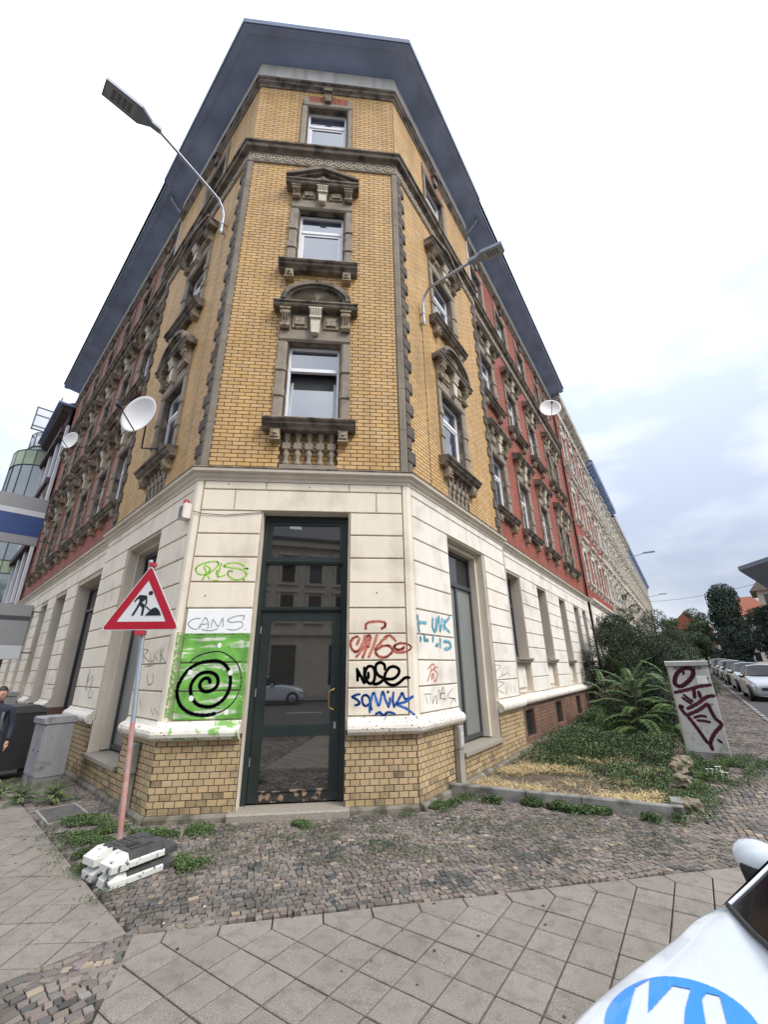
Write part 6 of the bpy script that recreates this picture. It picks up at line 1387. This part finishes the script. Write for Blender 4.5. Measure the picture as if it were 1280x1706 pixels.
        for x in (-1.15, -2.1): mb.tube([(x, s*.78, 1.02), (x-.02, s*.56, rh-.01)], .03, 6)
        obj('pillar', mb.mesh('pillar', paint), t)
        # mirror
        m_ = MB(); n1_, n2_ = 14, 10; cx, cy, cz = -.50, s*.888, 1.05
        vs = []
        for i in range(n2_+1):
            th = pi*i/n2_
            for k in range(n1_): ph = 2*pi*k/n1_; vs.append((cx+.075*sin(th)*cos(ph)*(1 if cos(ph) > 0 else .45), cy+s*.105*cos(th), cz+.072*sin(th)*sin(ph)+.01*s*0))
        fs = [(i*n1_+k, i*n1_+(k+1) % n1_, (i+1)*n1_+(k+1) % n1_, (i+1)*n1_+k) for i in range(n2_) for k in range(n1_)]
        m_.add(vs, fs, 0, True); mo = obj('mirror', m_.mesh('mirror', paint), t)
        mb = MB(); mb.prism([(cx-.04, cz-.10), (cx+.055, cz-.10), (cx+.079, cz-.03), (cx+.079, cz-.012), (cx-.04, cz-.01)], cy-s*.13, cy+s*.045); mb.tube([(cx, cy-s*.06, cz-.04), (-.36, s*.79, 1.04)], .035, 6); obj('mirror_foot', mb.mesh('mirror_foot', BLK), mo)
        for x in (.72, -2.20):
            mb = MB(); mb.lathe([(.15, -.10), (.29, -.10), (.31, -.06), (.31, .06), (.29, .10), (.20, .10)], 24, M_=T((x, s*.755, .31)) @ Matrix.Rotation(radians(90), 4, 'X')); wh = obj('wheel', mb.mesh('tyre', BLK), t)
            mb = MB(); mb.lathe([(.0, .0), (.05, .02), (.20, .03), (.21, .0)], 16, M_=T((x, s*.845, .31)) @ Matrix.Rotation(radians(-90*s), 4, 'X')); obj('rim', mb.mesh('rim', GALV), wh)
            mb = MB(); mb.lathe([(.345, -.012), (.36, .012), (.32, .014)], 24, M_=T((x, s*.85, .33)) @ Matrix.Rotation(radians(-90*s), 4, 'X')); obj('wheel_arch', mb.mesh('wheel_arch', BLK), t)
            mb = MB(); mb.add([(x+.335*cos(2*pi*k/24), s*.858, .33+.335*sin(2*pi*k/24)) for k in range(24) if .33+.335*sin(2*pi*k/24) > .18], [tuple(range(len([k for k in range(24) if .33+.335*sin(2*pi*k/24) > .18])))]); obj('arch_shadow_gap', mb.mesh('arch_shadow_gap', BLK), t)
    return t, bo
hang = atan2(-.28, -.96)
nc, nbody = car('white car with a round blue logo on its bonnet, at the lower right', 'car', (3.942, -5.731, 0), hang, CW, hi=6, parent_kind='white_car', rh=1.50)
# logo on the bonnet, draped over the body surface
from mathutils.bvhtree import BVHTree
bv = BVHTree.FromPolygons([tuple(v.co) for v in nbody.data.vertices], [tuple(p.vertices) for p in nbody.data.polygons])
def drape(x, y, up=.0025):
    h_ = bv.ray_cast(Vector((x, y, 2)), Vector((0, 0, -1))); return (x, y, (h_[0].z if h_[0] is not None else .9)+up)
LC, LR = (.525, -.548), .170
def in_white(x, y):
    def inside(p, poly):
        c = False; n = len(poly)
        for i in range(n):
            a, b = poly[i], poly[i-1]
            if (a[1] > p[1]) != (b[1] > p[1]) and p[0] < (b[0]-a[0])*(p[1]-a[1])/(b[1]-a[1])+a[0]: c = not c
        return c
    return any(inside((x, y), q) for q in ([(.487, -.70), (.439, -.69), (.50, -.648), (.62, -.565), (.72, -.50), (.76, -.53), (.66, -.60), (.608, -.637)], [(.421, -.634), (.401, -.597), (.47, -.568), (.62, -.48), (.68, -.50), (.55, -.62)], [(.412, -.562), (.385, -.566), (.372, -.54), (.47, -.46), (.52, -.48)]))
mb = MB(); ng = 150
for i in range(ng):
    for j in range(ng):
        x0, x1 = LC[0]-LR+2*LR*i/ng, LC[0]-LR+2*LR*(i+1)/ng; y0, y1 = LC[1]-LR+2*LR*j/ng, LC[1]-LR+2*LR*(j+1)/ng; xm, ym = (x0+x1)/2, (y0+y1)/2
        if (xm-LC[0])**2+(ym-LC[1])**2 < LR**2 and not in_white(xm, ym): mb.add([drape(x0, y0), drape(x1, y0), drape(x1, y1), drape(x0, y1)], [(0, 1, 2, 3)], 0, True)
obj('bonnet_logo', mb.mesh('bonnet_logo', M('logo_blue', (.04, .26, .80), .3, 0, coat=.6)), nc, label='round blue and white logo on the bonnet')
for i, (t_, paint, lb) in enumerate(((22, CSI, 'silver car parked nearest along the side street kerb'), (28, CSI, 'second silver car parked along the side street kerb'), (34.5, CDK, 'dark car parked in front of the farther white one along the side street'), (40, CW, 'white car parked beyond the dark car along the side street'), (46, CDK, 'dark car parked farther down the side street, between two pale ones'), (52, CSI, 'farthest silver car parked down the side street'))):
    p = rq(t_, KE+1.25); car(lb, 'car', (p[0], p[1], gz(*p)-.03), aR+pi, paint, hi=2, group='cars parked along the side street')
car('white estate car parked across the front street, mirrored in the door glass', 'car', (-1.0, -20.2, 0), 0, CW, hi=2)
# door step rail seen mirrored is left to the far side

# ================================================================== vegetation
LEAFD = M('dark_leaf', (.030, .052, .022), .6, .35, 1.2, isl=.45, hue=.03); LEAFM = M('weed_leaf', (.068, .115, .032), .6, .3, 1.5, isl=.45, hue=.035)
LEAFL = M('fern_leaf', (.085, .16, .038), .5, .25, 2, isl=.35, hue=.03); STRAW = M('dry_straw', (.56, .43, .21), .9, .2, 5, isl=.35, hue=.02); BARK = M('bark', (.09, .07, .05), .9, .3, 8)
LEAFT = M('far_leaf', (.065, .10, .045), .7, .3, .5, isl=.4, hue=.02); CON = M('dark_conifer', (.024, .042, .028), .8, .3, 1, isl=.4)
for m in (LEAFD, LEAFM, LEAFL, LEAFT): m.node_tree.nodes['Principled BSDF'].inputs['Subsurface Weight'].default_value = 0
def leafmesh(name, C, N, s, mat, asp=.5, rng=RNG, mi=None):
    """diamond-shaped leaves folded along the midrib"""
    n = len(C); C = np.asarray(C); N = N/np.linalg.norm(N, axis=1, keepdims=True); r = rng.normal(size=(n, 3)); U = np.cross(N, r); U /= np.linalg.norm(U, axis=1, keepdims=True); Wv = np.cross(N, U)
    s = np.asarray(s).reshape(-1, 1)*np.ones((n, 1)); V = np.zeros((n, 4, 3)); V[:, 0] = C-U*s*.5; V[:, 1] = C+Wv*s*asp*.5+N*s*.12; V[:, 2] = C+U*s*.5; V[:, 3] = C-Wv*s*asp*.5+N*s*.12
    b = np.arange(n)[:, None]*4; F = np.concatenate([b+np.array([[0, 1, 2]]), b+np.array([[0, 2, 3]])], 0)
    return npmesh(name, V.reshape(-1, 3), F, mat, mi=mi)
def blob_points(n, clumps, rng=RNG):
    cl = np.array(clumps); w_ = cl[:, 3]**2; k = rng.choice(len(cl), n, p=w_/w_.sum()); d = rng.normal(size=(n, 3)); d /= np.linalg.norm(d, axis=1, keepdims=True)
    r = cl[k, 3]*rng.uniform(.45, 1.0, n)**.5; P = cl[k, :3]+d*r[:, None]*np.array([1, 1, .85]); return P, d+rng.normal(size=(n, 3))*.6+np.array([0, 0, .5])
def shrub(label, cat, name, loc, clumps, n, size, mat, trunk, grp=None, crown='foliage'):
    t = thing(name, label, cat, loc, 0, grp); P, N = blob_points(n, clumps); P[:, 2] = np.abs(P[:, 2])
    obj(crown, leafmesh(crown, P, N, RNG.uniform(.6, 1.3, n)*size, mat), t)
    mb = MB()
    for tr in trunk: mb.tube(tr[0], tr[1], 6)
    obj('trunk' if cat == 'tree' else 'stems', mb.mesh('trunk', BARK), t); return t
def clumps(cx, cz, rx, rz, n, r, seed):
    q = random.Random(seed); o = []
    for _ in range(n):
        a = q.uniform(0, 2*pi); u = q.uniform(0, 1)**.5; z = q.uniform(-1, 1); k = sqrt(max(0, 1-z*z*.8)); o.append((cx+rx*u*k*cos(a), rx*u*k*sin(a), cz+rz*z, r*q.uniform(.6, 1.25)))
    return o
# big dark shrub in the garden
g0 = gz(16, 12.5); cl = clumps(0, 1.9, 1.55, 1.5, 46, .62, 3)+[(1.1, -.6, 3.5, .5), (.2, 0, 3.7, .42), (-1.9, .3, 2.0, .5), (2.2, -.5, 2.1, .6), (-.6, 0, 3.5, .4), (.65, -.2, 3.95, .25), (-2.2, -.2, 1.3, .4)]
stems = [([(0.1*k-.3, 0, 0), (.25*k-.7, .1*k, 1.2), (.5*k-1.4, .2*k-.4, 2.6), (.6*k-1.7, .2*k-.4, 3.6)], [.05, .04, .025, .01]) for k in range(6)]
shrub('large dark green shrub in the garden in front of the far ground floor windows', 'shrub', 'shrub', (14.2, 10.4, gz(14.2, 10.4)), cl, 70000, .062, LEAFD, stems)
cl = clumps(0, 1.6, 1.5, 1.2, 26, .6, 8)+[(.4, 0, 3.0, .4), (1.2, .3, 2.8, .4)]
shrub('dark rounded shrub behind the graffiti cabinet, right of the large shrub', 'shrub', 'shrub', (16.8, 11.2, gz(16.8, 11.2)), cl, 36000, .065, LEAFD, stems[:4])
cl = clumps(0, 1.1, .9, .9, 14, .35, 18)
shrub('loose low bush against the right facade plinth with arching twigs', 'shrub', 'shrub', tuple((*rq(15.5, .7), .1)), cl, 2600, .07, LEAFM, [([(.2*k-.3, 0, 0), (.35*k-.6, .1*k, 1.3)], [.02, .006]) for k in range(3)])
shrub('low dark bushy growth filling the garden behind the fern-like sapling', 'shrub', 'shrub', (11.2, 5.6, .1), clumps(0, .75, 1.15, .55, 26, .45, 31), 26000, .06, LEAFD, [([(.2*k-.3, 0, 0), (.3*k-.5, .1*k, .9)], [.02, .008]) for k in range(3)])
# tree of heaven saplings: pinnate fronds
def frond(L_, pairs, mat, droop=.5, ls=.11):
    mb = MB(); pts = []
    for k in range(13): f = k/12; pts.append(Vector((L_*f, 0, L_*(.55*f-droop*f*f))))
    mb.tube(pts, [.006*(1-.7*k/12) for k in range(13)], 4, 1)
    for k in range(pairs):
        f = .18+.80*k/pairs; i = f*12; a = pts[int(i)].lerp(pts[min(12, int(i)+1)], i-int(i)); l = ls*(1-.55*abs(f-.45))*random.uniform(.85, 1.1)
        for s in (-1, 1):
            d = Vector((.45, s*.9, -.18+random.uniform(-.1, .1))).normalized(); n_ = Vector((-.3*d.x, 0, 1)); w_ = d.cross(Vector((0, 0, 1))).normalized()*l*.12; m_ = a+d*l*.45
            mb.add([a, m_+w_+Vector((0, 0, -.004)), a+d*l+Vector((0, 0, -.02)), m_-w_+Vector((0, 0, -.004)), m_+Vector((0, 0, .006))], [(0, 1, 4), (1, 2, 4), (2, 3, 4), (3, 0, 4)], 0)
    return mb.mesh('frond', mat, BARK)
def sapling(label, loc, h, n, mat, L_=.7, ls=.15, grp=None):
    t = thing('tree_of_heaven_sapling', label, 'sapling', loc, random.random()*6, grp)
    mb = MB(); mb.tube([(0, 0, 0), (.03, .02, h*.4), (-.02, .05, h*.75), (.02, .03, h)], [.025, .02, .014, .006], 6); obj('stem', mb.mesh('stem', BARK), t)
    fm = [frond(L_*k, 13 if L_ < .6 else 19, mat, .62, ls) for k in (1, .85, .7)]
    for i in range(n):
        f = (.30 if L_ < .6 else .10)+(.70 if L_ < .6 else .90)*i/n; z = h*f; obj('frond', fm[i % 3], t, T((0, 0, z)) @ Rz(i*2.4) @ Matrix.Rotation(-radians(-10+62*f**2), 4, 'Y') @ Matrix.Scale(1.15-.35*f, 4))
    return t
sapling('tall fern-like sapling with drooping pinnate fronds left of the graffiti cabinet', (10.1, 4.5, gz(10, 4)), 1.45, 26, LEAFL, 1.25, .19)
sapling('bushy sapling with pinnate leaves just behind the graffiti cabinet', (10.7, 3.9, gz(10, 4)), 1.5, 20, LEAFL, 1.05, .18)
sapling('low sapling with spreading fronds in front of the dark shrub', (10.6, 6.6, .1), 1.1, 16, LEAFL, .95, .17)
sapling('sapling rising above the dark shrubs with sparse leaf whorls at its top', (16.0, 12.3, .1), 4.9, 24, M('shade_leaf', (.045, .085, .04), .6, .2, 2, isl=.3), .75, .17)
sapling('drooping green weed sapling at the foot of the grey cabinet on the left', (-2.30, 1.20, 0), .16, 16, LEAFM, .24, .055)
sapling('weed sapling with feathery leaves beside the cellar grate', (-1.80, 1.12, 0), .17, 20, LEAFM, .28, .06)
sapling('feathery weed sapling at the left foot of the grey cabinet', (-2.80, 1.48, 0), .18, 15, LEAFM, .26, .055)
# small weeds: ground cover patches (uncountable)
def patch(name, label, pts, n, size, hgt, mat, zf=None):
    P = np.array(pts(n)); N = RNG.normal(size=(len(P), 3))*.7+np.array([0, 0, 1]); z = RNG.uniform(0, 1, len(P))**1.2*hgt; zz = np.array([gz(a, b) for a, b in P[:, :2]])
    C = np.column_stack([P[:, 0], P[:, 1], z*P[:, 2]+zz+.015]); o = obj(name, leafmesh(name, C, N, RNG.uniform(.6, 1.3, len(P))*size, mat), kind='stuff', label=label, category='weeds'); return o
def gpts(n):
    o = []
    while len(o) < n:
        t_ = 1.6+random.random()**1.35*19; e = random.uniform(.12, 2.80)
        x, y = rq(t_, e)
        if not in_garden(x, y): continue
        nzv = mnoise.noise(Vector((x*.7, y*.7, 2)))+.5*mnoise.noise(Vector((x*2.1, y*2.1, 4)))
        dens = 1-math.exp(-max(0, (t_-2.2-.5*(e < 1.2)))/1.1)
        if e < .55 and t_ < 9: dens *= .35
        if t_ < 3.6+.7*nzv*2 and e < 2.0: dens *= .25
        if random.random() > dens: continue
        if nzv < -.38 and random.random() < .7: continue
        o.append((x, y, (.60+1.1*max(-.3, nzv)+.5*(t_ > 4.5))*min(1, .4+dens)))
    return o
patch('ground_cover', 'dense low green weeds covering the front garden', gpts, 70000, .052, .30, LEAFM)
patch('ground_cover', 'darker leaves scattered among the garden weeds', gpts, 34000, .05, .28, LEAFD)
def wall_pts(segs, sd):
    def f(n):
        o = []
        while len(o) < n:
            (x0, y0, x1, y1, w_) = random.choice(segs); f_ = random.random(); x = x0+(x1-x0)*f_+random.gauss(0, w_); y = y0+(y1-y0)*f_+random.gauss(0, w_)
            if in_build(x, y): continue
            nz_ = mnoise.noise(Vector((x*3.2, y*3.2, sd)))
            if nz_ < -.02: continue
            o.append((x, y, .5+nz_*1.6))
        return o
    return f
patch('wall_foot_weeds', 'low weeds along the foot of the corner wall left of the door', wall_pts([(-1.0, .25, -.25, -.45, .14), (-.25, -.45, .95, -.42, .10), (-.6, -.35, .1, -.75, .16), (-.2, -.9, .15, -1.3, .12), (.75, -1.55, 1.05, -1.25, .09)], 1), 16000, .028, .055, LEAFM)
patch('wall_foot_weeds', 'small weeds along the foot of the wall right of the door', wall_pts([(1.75, -.36, 2.1, -.40, .05), (3.35, -.22, 3.9, .10, .10), (3.7, -.05, 4.35, .45, .10)], 4), 4200, .026, .045, LEAFM)
patch('kerb_weeds', 'weeds sprouting along the garden kerb on the cobbles', wall_pts([(5.2, -.10, 6.6, -1.0, .07), (4.5, .30, 5.6, -.45, .05), (6.9, -.8, 8.6, 1.2, .20), (7.4, -.3, 9.9, 2.6, .22), (9.2, 1.9, 10.6, 1.6, .22), (8.4, .8, 9.7, 1.7, .25), (8.6, .5, 10.6, 2.2, .3)], 7), 22000, .034, .10, LEAFM)
patch('joint_moss', 'moss and tiny weeds in the joints of the cobbles', wall_pts([(1.2, -.7, 3.4, -.6, .28), (3.6, -.5, 6.2, -1.1, .22), (-1.4, .3, .6, -2.1, .12), (2.4, -1.2, 4.6, -1.0, .3), (.5, -1.2, 3.4, -1.5, .3), (4.4, -1.4, 6.6, -1.6, .25)], 12), 10000, .018, .010, M('moss', (.055, .085, .03), .9, .3, 4, isl=.4))
# straw
def straw_pts(n):
    o = []
    while len(o) < n:
        t_ = random.uniform(.95, 5.6); e = random.uniform(.2, 2.75); x, y = rq(t_, e)
        if not in_garden(x, y): continue
        if mnoise.noise(Vector((x*1.3, y*1.3, 20))) < .02+.14*(t_-2.4)-.35*(random.random() < .12): continue
        o.append((x, y))
    return o
P = np.array(straw_pts(7000)); n = len(P); a = RNG.uniform(0, 2*pi, n); L_ = RNG.uniform(.05, .16, n); z0 = RNG.uniform(.02, .05, n); z1 = z0+RNG.uniform(-.01, .05, n)
d = np.column_stack([np.cos(a), np.sin(a)]); w_ = np.column_stack([-np.sin(a), np.cos(a)])*.0022; V = np.zeros((n, 4, 3))
V[:, 0, :2] = P-w_; V[:, 1, :2] = P+w_; V[:, 2, :2] = P+d*L_[:, None]+w_; V[:, 3, :2] = P+d*L_[:, None]-w_; V[:, 0, 2] = V[:, 1, 2] = z0+.02; V[:, 2, 2] = V[:, 3, 2] = z1+.02
obj('dry_straw', npmesh('dry_straw', V.reshape(-1, 3), np.arange(n*4).reshape(-1, 4), STRAW), kind='stuff', label='patches of dry yellow straw on the garden soil', category='straw')
# litter on the cobbles
# lumps of broken stone at the garden's right edge
BO = M('rough_boulder', (.22, .18, .13), .9, .3, 6, col2=(.10, .11, .06), c2lo=.5, c2hi=.6, c2s=8, bump=.8, bs=25)
def boulder(label, loc, s, sd):
    bm = bmesh.new(); bmesh.ops.create_icosphere(bm, subdivisions=3, radius=1)
    for v in bm.verts: k = 1+.45*mnoise.noise(v.co*1.7+Vector((sd, 0, 0)))+.12*mnoise.noise(v.co*4+Vector((0, sd, 0))); c = v.co.copy(); m_ = max(abs(c.x), abs(c.y), abs(c.z)); c = c.lerp(c/m_*.8, .55); v.co = Vector((c.x*s[0], c.y*s[1], max(-.5, c.z)*s[2]))*k
    me = bpy.data.meshes.new('boulder'); bm.to_mesh(me); bm.free(); me.materials.append(BO); thing('boulder', label, 'stone', loc, sd, 'stones edging the garden', data=me)
boulder('lumpy stone beside the corner of the garden kerb', (7.08, -.60, .05), (.17, .13, .11), 1.1)
boulder('squarish pale stone on the garden edge, between the kerb corner and the cabinet', (7.75, .35, .12), (.12, .11, .10), 2.3)
boulder('mossy stone nearest the foot of the graffiti cabinet', (8.75, 1.55, .12), (.20, .15, .11), 3.7)
boulder('upright brown stone in the weeds left of the cabinet foot', (8.30, 1.10, .12), (.13, .12, .11), 5.2)
# white flowers
mb = MB()
for i in range(7):
    x, y, z = 8.75+random.uniform(-.12, .12), .85+random.uniform(-.14, .14), random.uniform(.10, .20); mb.tube([(x, y, 0), (x, y, z)], .003, 4)
    for k in range(5): a = 2*pi*k/5; mb.add([(x, y, z+.004), (x+.022*cos(a-.5), y+.022*sin(a-.5), z+.01), (x+.034*cos(a), y+.034*sin(a), z+.012), (x+.022*cos(a+.5), y+.022*sin(a+.5), z+.01)], [(0, 1, 2, 3)])
thing('white_flowers', 'small cluster of white flowers in the weeds right of the stones', 'flowers', (0, 0, 0), data=mb.mesh('white_flowers', M('petal_white', (.8, .8, .78), .6)))
# trees far down the side street
def tree(label, loc, h, r, mat, n, seed, col=False, size=.35, grp=None):
    cl = clumps(0, h*.60, r*.75, h*.36, 34, r*.36, seed) if not col else [(random.uniform(-r*.18, r*.18), random.uniform(-r*.18, r*.18), z, r*.62*(1.0-.15*abs(z/h-.45))) for z in np.linspace(.8, h*.95, 20)]
    tr = [([(0, 0, 0), (.1, .1, h*.4), (0, 0, h*.8)], [h*.03, h*.02, h*.008])]
    for k in range(5): a = k*1.3+seed; tr.append(([(0, 0, h*.3), (r*.4*cos(a), r*.4*sin(a), h*.55), (r*.7*cos(a), r*.7*sin(a), h*.75)], [h*.014, h*.009, h*.003]))
    return shrub(label, 'tree', 'conifer_tree' if col else 'leafy_tree', loc, cl, n, size, mat, tr, grp, 'crown')
tree('tall dense dark columnar tree beside the red roofed house', (66.5, 58.5, 1), 12.8, 3.4, CON, 20000, 4, True, .42)
tree('leafy tree between the small red house and the dark columnar tree', (63, 61, 1), 9.6, 3.4, LEAFT, 9000, 9, size=.30)
tree('second leafy tree just right of the dark shrub, before the small red house', (58, 61, 1), 8.2, 2.4, LEAFT, 6000, 14, size=.28)
tree('dark bushy tree in front of the beige house at the right edge', (44.2, 31.0, .5), 6.2, 2.6, CON, 12000, 21, size=.25)
tree('low dark tree farther behind the parked cars', (60, 52, .8), 5.6, 3.6, CON, 8000, 27, size=.35)
